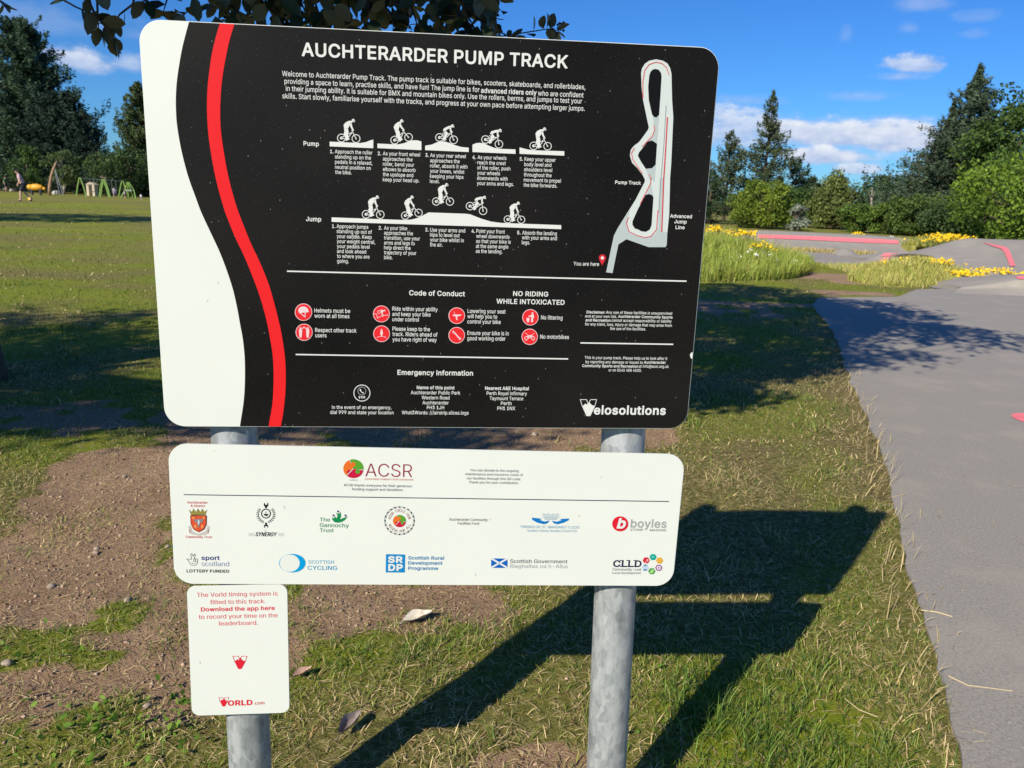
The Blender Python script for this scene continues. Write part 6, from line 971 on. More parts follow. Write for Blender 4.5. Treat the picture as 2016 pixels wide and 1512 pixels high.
def ground_mat():
    m, nt, b = mat_new('turf_and_earth')
    L = nt.links.new
    tc = nt.nodes.new('ShaderNodeTexCoord'); at_ = nt.nodes.new('ShaderNodeVertexColor'); at_.layer_name = 'col'
    sp = nt.nodes.new('ShaderNodeSeparateColor'); L(at_.outputs[0], sp.inputs[0])
    def noise(sc, det=5, ro=.6, stretch=None):
        n = nt.nodes.new('ShaderNodeTexNoise'); n.inputs['Scale'].default_value = sc; n.inputs['Detail'].default_value = det; n.inputs['Roughness'].default_value = ro
        if stretch:
            mp = nt.nodes.new('ShaderNodeMapping'); mp.inputs['Scale'].default_value = stretch; mp.inputs['Rotation'].default_value = (0, 0, .15); L(tc.outputs['Object'], mp.inputs[0]); L(mp.outputs[0], n.inputs['Vector'])
        else: L(tc.outputs['Object'], n.inputs['Vector'])
        return n.outputs['Fac']
    def ramp(f, stops):
        r = nt.nodes.new('ShaderNodeValToRGB'); L(f, r.inputs[0]); e = r.color_ramp.elements
        while len(e) < len(stops): e.new(.5)
        for k, (p, c) in enumerate(stops): e[k].position, e[k].color = p, (*c, 1)
        return r.outputs[0]
    def mixc(f, a, c, blend='MIX'):
        x = nt.nodes.new('ShaderNodeMixRGB'); x.blend_type = blend
        for i, v in ((0, f), (1, a), (2, c)):
            if isinstance(v, float): x.inputs[i].default_value = v
            else: L(v, x.inputs[i])
        return x.outputs[0]
    big, mid, fine, grit = noise(.35, 6), noise(2.2, 6), noise(38, 6, .7), noise(160, 4, .7)
    stripes = noise(.5, 5, .6, (.25, 1.6, 1))
    turf = ramp(big, [(.3, (.165, .225, .014)), (.5, (.235, .285, .018)), (.72, (.34, .32, .04))])
    turf = mixc(.55, turf, ramp(stripes, [(.3, (.125, .185, .010)), (.55, (.25, .295, .020)), (.75, (.40, .36, .06))]))
    turf = mixc(.5, turf, ramp(fine, [(.3, (.06, .10, .007)), (.55, (.25, .29, .022)), (.75, (.50, .42, .13))]))
    thatch = ramp(fine, [(.3, (.055, .05, .016)), (.5, (.20, .165, .06)), (.7, (.46, .37, .17))])
    turf = mixc(sp.outputs[1], turf, thatch)
    earth = ramp(mid, [(.3, (.25, .15, .085)), (.5, (.40, .25, .145)), (.7, (.54, .36, .225))])
    earth = mixc(.6, earth, ramp(grit, [(.3, (.13, .075, .042)), (.5, (.39, .255, .155)), (.72, (.66, .49, .34))]))
    th = nt.nodes.new('ShaderNodeMath'); th.operation = 'MULTIPLY_ADD'; L(fine, th.inputs[0]); th.inputs[1].default_value = .8; th.inputs[2].default_value = -.4
    ad = nt.nodes.new('ShaderNodeMath'); ad.operation = 'ADD'; ad.use_clamp = True; L(sp.outputs[0], ad.inputs[0]); L(th.outputs[0], ad.inputs[1])
    st = nt.nodes.new('ShaderNodeMapRange'); st.interpolation_type = 'SMOOTHSTEP'; L(ad.outputs[0], st.inputs[0]); st.inputs[1].default_value, st.inputs[2].default_value = .35, .65
    L(mixc(st.outputs[0], turf, earth), b.inputs['Base Color'])
    b.inputs['Roughness'].default_value = .95; b.inputs['Specular IOR Level'].default_value = .1
    bp = nt.nodes.new('ShaderNodeBump'); bp.inputs['Strength'].default_value = 1.0; bp.inputs['Distance'].default_value = .02
    hh = nt.nodes.new('ShaderNodeMath'); hh.operation = 'MULTIPLY_ADD'; L(grit, hh.inputs[0]); hh.inputs[1].default_value = .5; L(fine, hh.inputs[2])
    L(hh.outputs[0], bp.inputs['Height']); L(bp.outputs[0], b.inputs['Normal'])
    return m
M_GROUND = ground_mat()
grd = np_mesh('ground', np.stack([X.ravel(), Y.ravel(), Z.ravel()], 1), q, M_GROUND, None, gcol, True)
tag(grd, kind='structure')

# ------------------------------------------------------------------ asphalt
def asphalt_mat():
    m, nt, b = mat_new('worn_asphalt'); L = nt.links.new
    tc = nt.nodes.new('ShaderNodeTexCoord')
    def noise(sc, det=5, ro=.6):
        n = nt.nodes.new('ShaderNodeTexNoise'); n.inputs['Scale'].default_value = sc; n.inputs['Detail'].default_value = det; n.inputs['Roughness'].default_value = ro; L(tc.outputs['Object'], n.inputs['Vector']); return n.outputs['Fac']
    a, g, big = noise(85, 5, .8), noise(330, 3, .6), noise(1.9, 8, .68)
    def ramp(f, p0, c0, p1, c1):
        r = nt.nodes.new('ShaderNodeValToRGB'); L(f, r.inputs[0]); e = r.color_ramp.elements
        e[0].position, e[0].color, e[1].position, e[1].color = p0, (*c0, 1), p1, (*c1, 1); return r.outputs[0]
    base = ramp(a, .28, (.12, .108, .092), .74, (.52, .47, .40))
    mx = nt.nodes.new('ShaderNodeMixRGB'); mx.inputs[0].default_value = .4; L(base, mx.inputs[1]); L(ramp(g, .3, (.11, .10, .085), .72, (.50, .45, .385)), mx.inputs[2])
    dust = nt.nodes.new('ShaderNodeMixRGB'); L(ramp(big, .5, (0, 0, 0), .72, (.7, .7, .7)), dust.inputs[0]); L(mx.outputs[0], dust.inputs[1]); dust.inputs[2].default_value = (.40, .34, .275, 1)
    v = nt.nodes.new('ShaderNodeTexVoronoi'); v.inputs['Scale'].default_value = 9; L(tc.outputs['Object'], v.inputs['Vector'])
    ch = ramp(v.outputs['Distance'], .012, (1, 1, 1), .03, (0, 0, 0))
    chip = nt.nodes.new('ShaderNodeMixRGB'); L(ch, chip.inputs[0]); L(dust.outputs[0], chip.inputs[1]); chip.inputs[2].default_value = (.72, .66, .58, 1)
    L(chip.outputs[0], b.inputs['Base Color']); b.inputs['Roughness'].default_value = .9; b.inputs['Specular IOR Level'].default_value = .25
    bp = nt.nodes.new('ShaderNodeBump'); bp.inputs['Strength'].default_value = .6; bp.inputs['Distance'].default_value = .004; L(a, bp.inputs['Height']); L(bp.outputs[0], b.inputs['Normal'])
    return m
M_ASPH = asphalt_mat()
M_PINK = simple('pink_red_track_paint', (.86, .20, .22), .7, 0, .3, .12, 14)
edge = []
for a, b_ in zip(PATH_POLY, PATH_POLY[1:] + PATH_POLY[:1]):
    a, b_ = np.array(a), np.array(b_); L_ = np.linalg.norm(b_ - a); n = max(1, int(L_ / .05)) if a[0] < 8 and b_[0] < 8 else 1
    for k in range(n):
        p = a + (b_ - a) * k / n
        if n > 1: w = .035; p = p + np.array([float(fbm(np.array([p[0] * 6]), np.array([p[1] * 6]), 3)[0] - .5) * 2 * w, float(fbm(np.array([p[0] * 6]), np.array([p[1] * 6]), 9)[0] - .5) * w])
        edge.append(p)
EDGE = np.array(edge)
g = Geo(); n = len(edge)
g.add([(p[0], p[1], .012) for p in edge] + [(p[0], p[1], -.04) for p in edge], [tuple(t) for t in tessellate_polygon([[Vector((p[0], p[1], 0)) for p in edge]])] + [(k, n + k, n + (k + 1) % n, (k + 1) % n) for k in range(n)])
me = bpy.data.meshes.new('path'); me.from_pydata(g.v, [], g.f); bm = bmesh.new(); bm.from_mesh(me); bmesh.ops.recalc_face_normals(bm, faces=bm.faces); bm.to_mesh(me); bm.free()
if me.polygons[0].normal.z < 0: me.flip_normals()
tag(link('path', me, M_ASPH), kind='structure')
# pump track: level asphalt beyond the path, banked turn, rollers
flat_px = [(1540, 505), (1590, 492), (1700, 489), (1850, 490), (1960, 497), (2150, 502), (2150, 570), (1960, 575), (1840, 568), (1790, 555), (1700, 545), (1660, 532), (1600, 515)]
fp = [ground_at(*p) for p in flat_px]
g = Geo(); g.add([(p[0], p[1], .010) for p in fp], [tuple(t) for t in tessellate_polygon([[Vector((p[0], p[1], 0)) for p in fp]])])
o = g.build('pump_track_floor', M_ASPH)
if o.data.polygons[0].normal.z < 0: o.data.flip_normals()
tag(o, kind='structure')
def loft(name, rows, mat, sub=4, kind='structure'):
    rows = [[np.asarray(p, float) for p in r] for r in rows]
    def dens(seq):
        out = []
        for i in range(len(seq) - 1):
            a, b, c, d = seq[max(i - 1, 0)], seq[i], seq[i + 1], seq[min(i + 2, len(seq) - 1)]
            for k in range(sub):
                t = k / sub; out.append(.5 * (2 * b + (c - a) * t + (2 * a - 5 * b + 4 * c - d) * t * t + (3 * b - a - 3 * c + d) * t ** 3))
        return out + [seq[-1]]
    rows = [np.array(r) for r in rows]; rows = [dens(list(r)) for r in rows]
    cols = [dens([r[j] for r in rows]) for j in range(len(rows[0]))]
    full = [[cols[j][i] for j in range(len(cols))] for i in range(len(cols[0]))]
    g = Geo(); g.grid(full); A = full
    for line in (A[0], A[-1], [r[0] for r in A], [r[-1] for r in A]):
        g.grid([line, [p - np.array([0, 0, p[2] + .15]) for p in line]])
    o = g.build(name, mat, None, True)
    zs = [p.normal.z for p in o.data.polygons]
    if sum(zs) < 0: o.data.flip_normals()
    tag(o, kind=kind); return o, full
def gz(px, py, d, dz=0.0): p = at(px, py, d); return (p[0], p[1], p[2] + dz)
def gnd(px, py, z=.0): p = ground_at(px, py); return (p[0], p[1], z)
from mathutils.bvhtree import BVHTree
def drape(px, py, full):                      # where a sight line meets a lofted surface
    nr, nc = len(full), len(full[0]); V = [Vector(p) for r in full for p in r]
    T = BVHTree.FromPolygons(V, [(i * nc + k, i * nc + k + 1, (i + 1) * nc + k + 1, (i + 1) * nc + k) for i in range(nr - 1) for k in range(nc - 1)])
    v = ray(px, py); hit = T.ray_cast(Vector(EYEP), Vector(v))[0]
    if hit is None: hit = T.find_nearest(Vector(at(px, py, float(np.array(full)[..., 1].mean()))))[0]
    return np.array(hit)
# banked turn with a long pink stripe
foot = [gnd(1462, 492), gnd(1530, 494, .008), gnd(1640, 497, .008), gnd(1740, 500, .008), gnd(1846, 502, .008), gnd(1875, 501)]
crest = [gz(1470, 462, 28), gz(1500, 457.5, 28), gz(1640, 463, 28), gz(1740, 468, 28), gz(1812, 476, 28), gz(1868, 494, 28)]
mid = [tuple((np.array(a) * .45 + np.array(b) * .55) - np.array([0, 0, .07])) for a, b in zip(foot, crest)]
top = [(c[0], c[1] + .9, c[2]) for c in crest]; back = [(c[0], c[1] + 3.2, -.05) for c in crest]
_, full1 = loft('pump_track_berm', [foot, mid, crest, top, back], M_ASPH)
def ribbon(name, cl, width_v, mat, lift=.012):
    """paint strip: centre line points with a half-width vector each"""
    g = Geo(); g.grid([[(p[0] + w[0], p[1] + w[1], p[2] + w[2] + lift) for p, w in zip(cl, width_v)], [(p[0] - w[0], p[1] - w[1], p[2] - w[2] + lift) for p, w in zip(cl, width_v)]])
    o = g.build(name, mat)
    if sum(p.normal.z - p.normal.y for p in o.data.polygons) < 0: o.data.flip_normals()
    return tag(o, kind='structure')
def on_slope(a, b, t): return np.array(a) * (1 - t) + np.array(b) * t
def strip_on(name, up, dn, full, n=12, lift=.02):   # paint strip between an upper and a lower edge
    def line(P):
        P = smooth(P, n); return [drape(x, y, full) for x, y in P]
    A, B = line(up), line(dn); g = Geo(); M = [(a + b_) / 2 for a, b_ in zip(A, B)]; lf = np.array([0, -.35, .94]) * lift
    g.grid([[p + lf for p in A], [p + lf for p in M], [p + lf for p in B]]); o = g.build(name, M_PINK)
    if sum(p.normal.z - p.normal.y for p in o.data.polygons) < 0: o.data.flip_normals()
    return tag(o, kind='structure')
strip_on('track_marking', [(1492, 462.5), (1600, 466), (1690, 470), (1768, 474)], [(1494, 469.5), (1600, 473.5), (1690, 478), (1769, 481)], full1)
# right-hand mound and its bent stripe
f2 = [gnd(1800, 517), gnd(1850, 527), gnd(1900, 536), gnd(1960, 543), gnd(2030, 545), gnd(2150, 548)]
c2 = [gz(1802, 512, 22), gz(1850, 501, 22.5), gz(1893, 488, 23), gz(1932, 476.5, 23), gz(1980, 477.5, 23), gz(2150, 482, 23)]
m2 = [tuple(on_slope(a, b, .5) + np.array([0, 0, -.02])) for i, (a, b) in enumerate(zip(f2, c2))]
t2 = [(c[0], c[1] + 1.2, c[2]) for c in c2]; b2 = [(c[0] + .4, c[1] + 4.2, -.05) for c in c2]
_, full2 = loft('pump_track_mound', [f2, m2, c2, t2, b2], M_ASPH)
strip_on('track_marking', [(1932, 477.8), (1955, 482.5), (1982, 489), (1990, 503), (1999, 525)], [(1940, 480.5), (1958, 487), (1972, 492), (1980, 505), (1988, 525)], full2, 6)
# low roller with the pink arrow patch
f3 = [gnd(1690, 522), gnd(1730, 524), gnd(1790, 520), gnd(1850, 516)]
c3 = [gz(1706, 508, 21.5), gz(1742, 497, 21.5), gz(1782, 497, 21.5), gz(1830, 504, 21.5)]
b3 = [(c[0] + .2, c[1] + 2.6, 0) for c in c3]
m3 = [tuple(on_slope(a, b, .5) + np.array([0, 0, .02])) for a, b in zip(f3, c3)]
_, full3 = loft('pump_track_roller', [f3, m3, c3, b3], M_ASPH)
strip_on('track_marking', [(1741, 499.5), (1769, 499.5)], [(1733, 506), (1761, 506)], full3, 4); strip_on('track_marking', [(1741, 508), (1719, 521)], [(1754, 508), (1733, 521)], full3, 4)
cl = [np.array(gnd(*p, .014)) for p in ((1674, 527), (1690, 532.5), (1706, 539))]; ribbon('track_marking', cl, [(.06, .12, 0)] * 3, M_PINK, .004)
for pts in (((1640, 512, 1690, 505, 24.5, .22),), ((1600, 505, 1668, 499, 26.0, .16),), ((1790, 506, 1850, 503, 24.0, .18),)):
    x0, y0, x1, y1, d_, h_ = pts[0]; A0, A1 = at(x0, y0, d_), at(x1, y1, d_); rows = []
    for u, hh in ((-1.6, -.06), (-.9, .25), (0, 1), (.9, .3), (1.8, -.06)):
        rows.append([(A0[0] + (A1[0] - A0[0]) * k / 4 + .12 * u, d_ + u * .8 + .2 * k / 4, max(hh * h_ * math.sin(math.pi * (k + .35) / 4.7), -.02)) for k in range(5)])
    loft('pump_track_roller', rows, M_ASPH)
# the path's own rise on the right with a pink end patch, and a pink disc on the path
f4 = [gnd(1880, 580, .0), gnd(1960, 582, .0), gnd(2060, 586, .0), gnd(2200, 590, 0)]
c4 = [gz(1880, 562, 15), gz(1950, 553, 15), gz(2030, 541, 15), gz(2200, 530, 15)]
b4 = [(c[0], c[1] + 3.0, -.02) for c in c4]
m4 = [tuple(on_slope(a, b, .5)) for a, b in zip(f4, c4)]
_, full4 = loft('pump_track_ramp', [f4, m4, c4, b4], M_ASPH)
strip_on('track_marking', [(1997, 547), (2020, 543.5), (2060, 540)], [(2006, 551.5), (2030, 550), (2060, 548)], full4, 4)
c = ground_at(1999, 829) + np.array([.19, 0, 0]); g = Geo(); g.add([(c[0] + .19 * math.cos(2 * math.pi * k / 40), c[1] + .19 * math.sin(2 * math.pi * k / 40), .016) for k in range(40)], [tuple(range(40))])
tag(g.build('track_marking', M_PINK), kind='structure')

# ------------------------------------------------------------------ grass banks beside the track
M_BANK = simple('rough_grass_floor', (.26, .25, .06), .95, 0, .1, .35, 3)
fa = [gnd(1150, 556), gnd(1300, 557), gnd(1400, 556), gnd(1500, 554), gnd(1560, 549), gnd(1592, 541)]
ca = [gz(1150, 462, 20.5, -.2), gz(1300, 464, 20.5, -.2), gz(1410, 466, 20.5, -.18), gz(1470, 481, 20.5, -.14), gz(1535, 504, 20.5, -.12), gz(1585, 530, 20.5, 0)]
ma = [tuple(on_slope(a, b, .55) + np.array([0, 0, .05])) for a, b in zip(fa, ca)]
ba = [(c[0], c[1] + 5, -.05) for c in ca]
bank_a, fullA = loft('grass_bank', [fa, ma, ca, ba], M_BANK)
fb = [gnd(1668, 552), gnd(1720, 562), gnd(1790, 566), gnd(1860, 562), gnd(1925, 556)]
cb = [gz(1676, 542, 17.8), gz(1740, 532, 17.8, -.03), gz(1792, 510, 17.8, -.02), gz(1850, 520, 17.8, -.02), gz(1920, 549, 17.8)]
mb = [tuple(on_slope(a, b, .55) + np.array([0, 0, .04])) for a, b in zip(fb, cb)]
bb = [(c[0], c[1] + 2.2, -.02) for c in cb]
bank_b, fullB = loft('grass_bank', [fb, mb, cb, bb], M_BANK)
fc = [gnd(1795, 497, .0), gnd(1835, 502, .0), gnd(1880, 500, .0), gnd(1905, 492, .0)]
cc = [gz(1800, 480, 26.5, -.05), gz(1835, 470, 26.5, -.1), gz(1868, 472, 26.5, -.1), gz(1912, 482, 26.5, -.05)]
bc = [(c[0], c[1] + 3, 0) for c in cc]
bank_c, fullC = loft('grass_bank', [fc, cc, bc], M_BANK)

# ------------------------------------------------------------------ grass blades
M_GRASS = leafy('grass_blades', .14, .55, .25)
def blades(name, x, y, z, h, w, col, lean, mat, kind='stuff', az=None):
    """each blade is a bent, tapering strip of two faces"""
    n = len(x); a = RNG.uniform(0, 2 * math.pi, n) if az is None else az; t = a + math.pi / 2 + RNG.normal(0, .5, n)
    dx, dy = np.cos(a), np.sin(a); sx, sy = np.cos(t) * w / 2, np.sin(t) * w / 2
    cl, sl = np.cos(lean), np.sin(lean); l2 = np.minimum(lean + RNG.uniform(.1, .75, n), 1.5)
    mx, my, mz = x + dx * sl * h * .55, y + dy * sl * h * .55, z + cl * h * .55
    ex, ey, ez = mx + dx * np.sin(l2) * h * .45, my + dy * np.sin(l2) * h * .45, mz + np.cos(l2) * h * .45
    V = np.stack([np.stack([x - sx, y - sy, z], 1), np.stack([x + sx, y + sy, z], 1), np.stack([mx + sx * .8, my + sy * .8, mz], 1), np.stack([mx - sx * .8, my - sy * .8, mz], 1), np.stack([ex, ey, ez], 1)], 1).reshape(-1, 3)
    b = np.arange(n)[:, None] * 5
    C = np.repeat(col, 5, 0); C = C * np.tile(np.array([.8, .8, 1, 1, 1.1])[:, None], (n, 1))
    o = np_mesh(name, V, [b + np.array([[0, 1, 2, 3]]), b + np.array([[3, 2, 4]])], mat, None, C)
    return tag(o, kind=kind)
def bilerp_z(x, y):
    ix = np.clip(np.searchsorted(gx, x) - 1, 0, len(gx) - 2); iy = np.clip(np.searchsorted(gy, y) - 1, 0, len(gy) - 2)
    fx, fy = (x - gx[ix]) / (gx[ix + 1] - gx[ix]), (y - gy[iy]) / (gy[iy + 1] - gy[iy])
    return (Z[iy, ix] * (1 - fx) + Z[iy, ix + 1] * fx) * (1 - fy) + (Z[iy + 1, ix] * (1 - fx) + Z[iy + 1, ix + 1] * fx) * fy
def scatter(n, y0, y1, k=.74, pad=.7, power=1.0):
    y = y0 + (y1 - y0) * RNG.uniform(0, 1, n) ** power; x = RNG.uniform(-1, 1, n) * (k * y + pad); return x, y
GREEN, OLIVE, STRAW, DARK = np.array([.115, .205, .026]), np.array([.27, .275, .055]), np.array([.74, .57, .28]), np.array([.045, .095, .014])
def turf(n, y0, y1, hs, ws, power=1.0):
    x, y = scatter(n, y0, y1, power=power)
    ok = ~in_poly(x, y, EDGE); x, y = x[ok], y[ok]
    br = bare(x, y); t2 = sstep(.58, .70, fbm(x * 3.7, y * 3.7, 91, 3)); dens = (1 - br) * (.25 + .75 * sstep(.36, .56, fbm(x * 5, y * 5, 61, 3))) + br * (.05 + .75 * t2)
    ok = RNG.uniform(0, 1, len(x)) < dens; x, y, br = x[ok], y[ok], br[ok]
    d = dryness(x, y); m = len(x); fade = .5 + .5 * np.clip((14 - y) / 8, -1, 1)
    ok = RNG.uniform(0, 1, m) < np.where(y > 8, .35 + .65 * fade, 1); x, y, br, d = x[ok], y[ok], br[ok], d[ok]; m = len(x)
    tuft = sstep(.52, .78, fbm(x * 3.4, y * 3.4, 77, 3))
    r = RNG.uniform(0, 1, m); isdry = r < d * .75
    mixg = np.clip(RNG.normal(.35, .3, m) + d * .5 - tuft * .3, 0, 1)[:, None]
    col = GREEN * (1 - mixg) + OLIVE * mixg; dk = RNG.uniform(0, 1, m)[:, None] < .22; col = np.where(dk, DARK * 1.2, col)
    col = np.where(isdry[:, None], STRAW * RNG.uniform(.55, 1.1, (m, 1)), col) * RNG.uniform(.75, 1.25, (m, 1))
    lush = np.exp(-((x - .95) / .6) ** 2 - ((y - 1.9) / .5) ** 2)
    d = d * np.where(y > 8, .45, 1); h = hs * RNG.uniform(.4, 1.3, m) * (.8 + tuft * 1.1 + lush * .8); lean = np.abs(RNG.normal(.75, .42, m)); lean = np.where(isdry, np.clip(lean + .55, 0, 1.45), np.clip(lean, 0, 1.3))
    return x, y, bilerp_z(x, y) - .003, h, ws * RNG.uniform(.6, 1.3, m), col, lean
parts = [turf(165000, 1.15, 4.2, .040, .0029, .8), turf(135000, 4.2, 9.5, .046, .0052), turf(70000, 9.5, 20, .05, .011), turf(60000, 20, 44, .05, .028)]
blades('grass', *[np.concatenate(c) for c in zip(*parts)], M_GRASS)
# cut straw and dead stalks lying about
x, y = scatter(44000, 1.2, 6.5); ok = ~in_poly(x, y, EDGE) | (RNG.uniform(0, 1, len(x)) < .012); x, y = x[ok], y[ok]
m = len(x); col = STRAW * RNG.uniform(.4, 1.2, (m, 1)) * np.where(RNG.uniform(0, 1, (m, 1)) < .3, np.array([.62, .5, .42]), 1.0)
zz_ = bilerp_z(x, y) + .004; zz_[in_poly(x, y, EDGE)] = .014
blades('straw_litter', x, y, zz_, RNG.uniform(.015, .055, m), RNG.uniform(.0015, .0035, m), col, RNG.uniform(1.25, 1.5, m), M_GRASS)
# pale stalks leaning over the edge of the path
E_ = EDGE[(EDGE[:, 1] > 1.6) & (EDGE[:, 1] < 7.5) & (EDGE[:, 0] < 5)]
pk = E_[RNG.integers(0, len(E_), 360)] + np.stack([RNG.normal(-.05, .055, 360), RNG.normal(0, .04, 360)], 1)
hh = RNG.uniform(.04, .13, 360); near_e = np.exp(-((pk[:, 1] - 4.6) / .8) ** 2); hh *= 1 + near_e * .35
blades('dry_edge_grass', pk[:, 0], pk[:, 1], np.full(360, .0), hh, RNG.uniform(.0025, .0045, 360), STRAW * RNG.uniform(.45, 1.0, (360, 1)), RNG.uniform(.15, 1.3, 360), M_GRASS, az=RNG.normal(.1, .9, 360))
# long grass on the banks
def on_loft(full, n, seed):
    A = np.array(full); nr, nc = A.shape[:2]; i = RNG.uniform(0, nr - 1.001, n); j = RNG.uniform(0, nc - 1.001, n); i0, j0 = i.astype(int), j.astype(int); fi, fj = (i - i0)[:, None], (j - j0)[:, None]
    return (A[i0, j0] * (1 - fj) + A[i0, j0 + 1] * fj) * (1 - fi) + (A[i0 + 1, j0] * (1 - fj) + A[i0 + 1, j0 + 1] * fj) * fi
def long_grass(full, n, h, w, yellow, name):
    p = on_loft(full, n, 1); m = len(p); t = np.clip(RNG.normal(yellow, .3, (m, 1)), 0, 1)
    col = (np.array([.22, .30, .035]) * (1 - t) + np.array([.56, .47, .15]) * t) * RNG.uniform(.7, 1.3, (m, 1))
    hh = h * RNG.uniform(.45, 1.2, m) * (.6 + .8 * fbm(p[:, 0] * 1.3, p[:, 1] * 1.3, 15))
    blades(name, p[:, 0], p[:, 1], p[:, 2] - .01, hh, w * RNG.uniform(.6, 1.3, m), col, np.abs(RNG.normal(.2, .22, m)), M_GRASS)
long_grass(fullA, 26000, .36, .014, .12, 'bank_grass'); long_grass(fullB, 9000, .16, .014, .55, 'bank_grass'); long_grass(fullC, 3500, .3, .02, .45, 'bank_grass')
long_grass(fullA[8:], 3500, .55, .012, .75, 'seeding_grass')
xs, ys = [], []
for (a, b_) in ((np.array(gnd(1560, 494)[:2]), np.array(gnd(1720, 503)[:2])),):
    t = RNG.uniform(0, 1, 1500); xs = a[0] + (b_[0] - a[0]) * t + RNG.normal(0, .25, 1500); ys = a[1] + (b_[1] - a[1]) * t + RNG.normal(0, .3, 1500)
blades('track_weeds', xs, ys, np.full(1500, .0), RNG.uniform(.06, .2, 1500), np.full(1500, .02), np.array([.50, .40, .14]) * RNG.uniform(.6, 1.2, (1500, 1)), np.abs(RNG.normal(.3, .3, 1500)), M_GRASS)
# gravel and crumbs on the bare earth
def crumbs(name, n, y0, y1, smin, smax, mat, onpath=False):
    x, y = scatter(n, y0, y1); ip = in_poly(x, y, EDGE)
    ok = ip if onpath else (~ip & (RNG.uniform(0, 1, n) < bare(x, y) * .9 + .04)); x, y = x[ok], y[ok]; m = len(x)
    s = smin * (smax / smin) ** (RNG.uniform(0, 1, m) ** 2.2)
    T = np.array([[1, 0, 0], [-1, 0, 0], [0, 1, 0], [0, -1, 0], [0, 0, 1], [0, 0, -1], [.6, .6, .5], [-.6, .55, .5]], float)[:6]
    fc = np.array([[0, 2, 4], [2, 1, 4], [1, 3, 4], [3, 0, 4], [2, 0, 5], [1, 2, 5], [3, 1, 5], [0, 3, 5]])
    a = RNG.uniform(0, 6.28, m); c_, s_ = np.cos(a), np.sin(a)
    V = T[None] * RNG.uniform(.55, 1.25, (m, 6, 3)) * np.array([1, .8, .55]); V = np.stack([V[..., 0] * c_[:, None] - V[..., 1] * s_[:, None], V[..., 0] * s_[:, None] + V[..., 1] * c_[:, None], V[..., 2]], -1) * s[:, None, None]
    zc = np.full(m, .013) if onpath else bilerp_z(x, y)
    V += np.stack([x, y, zc + s * .2], 1)[:, None]
    t = RNG.uniform(0, 1, (m, 1)); col = (np.array([.16, .095, .06]) * (1 - t) + np.array([.50, .37, .26]) * t) * RNG.uniform(.7, 1.3, (m, 1))
    o = np_mesh(name, V.reshape(-1, 3), [np.arange(m)[:, None, None].repeat(8, 1).reshape(-1, 1) * 6 + np.tile(fc, (m, 1))], mat, None, np.repeat(col, 6, 0)); return tag(o, kind='stuff')
M_GRIT = leafy('grit', .0, .9, .1)
crumbs('gravel', 50000, 1.2, 6.5, .002, .012, M_GRIT); crumbs('path_grit', 1500, 1.5, 9, .0015, .006, M_GRIT, True)
# ------------------------------------------------------------------ trees
M_BARK = simple('bark', (.12, .09, .065), .9, 0, .1, .35, 6, .5)
M_PALEBARK = simple('pale_bark', (.33, .29, .24), .9, 0, .1, .25, 8, .4)
M_LEAF = leafy('tree_leaves', .32, .6, .2)
M_NEEDLE = leafy('tree_needles', .18, .65, .15)
def unit(v): return v / (np.linalg.norm(v, axis=-1, keepdims=True) + 1e-9)
def diamonds(c, axis, size, width, col):
    """leaf-shaped faces: centre, long axis, length, width, colour"""
    n = len(c); axis = unit(axis); r = unit(RNG.normal(0, 1, (n, 3))); side = unit(np.cross(axis, r)); L = size[:, None]; W = width[:, None]
    up = np.cross(side, axis) * L * RNG.uniform(-.12, .12, (n, 1))
    V = np.stack([c - axis * L * .5, c - side * W * .5 + up, c + axis * L * .5, c + side * W * .5 + up], 1).reshape(-1, 3)
    return V, np.arange(n)[:, None] * 4 + np.arange(4)[None], np.repeat(col, 4, 0)
def tree_root(name, px, top_py, d, label, cat, group):
    top = at(px, top_py, d); base = np.array([top[0], top[1], 0.0])
    return empty(name, tuple(base), 0, label, cat, group), top[2]
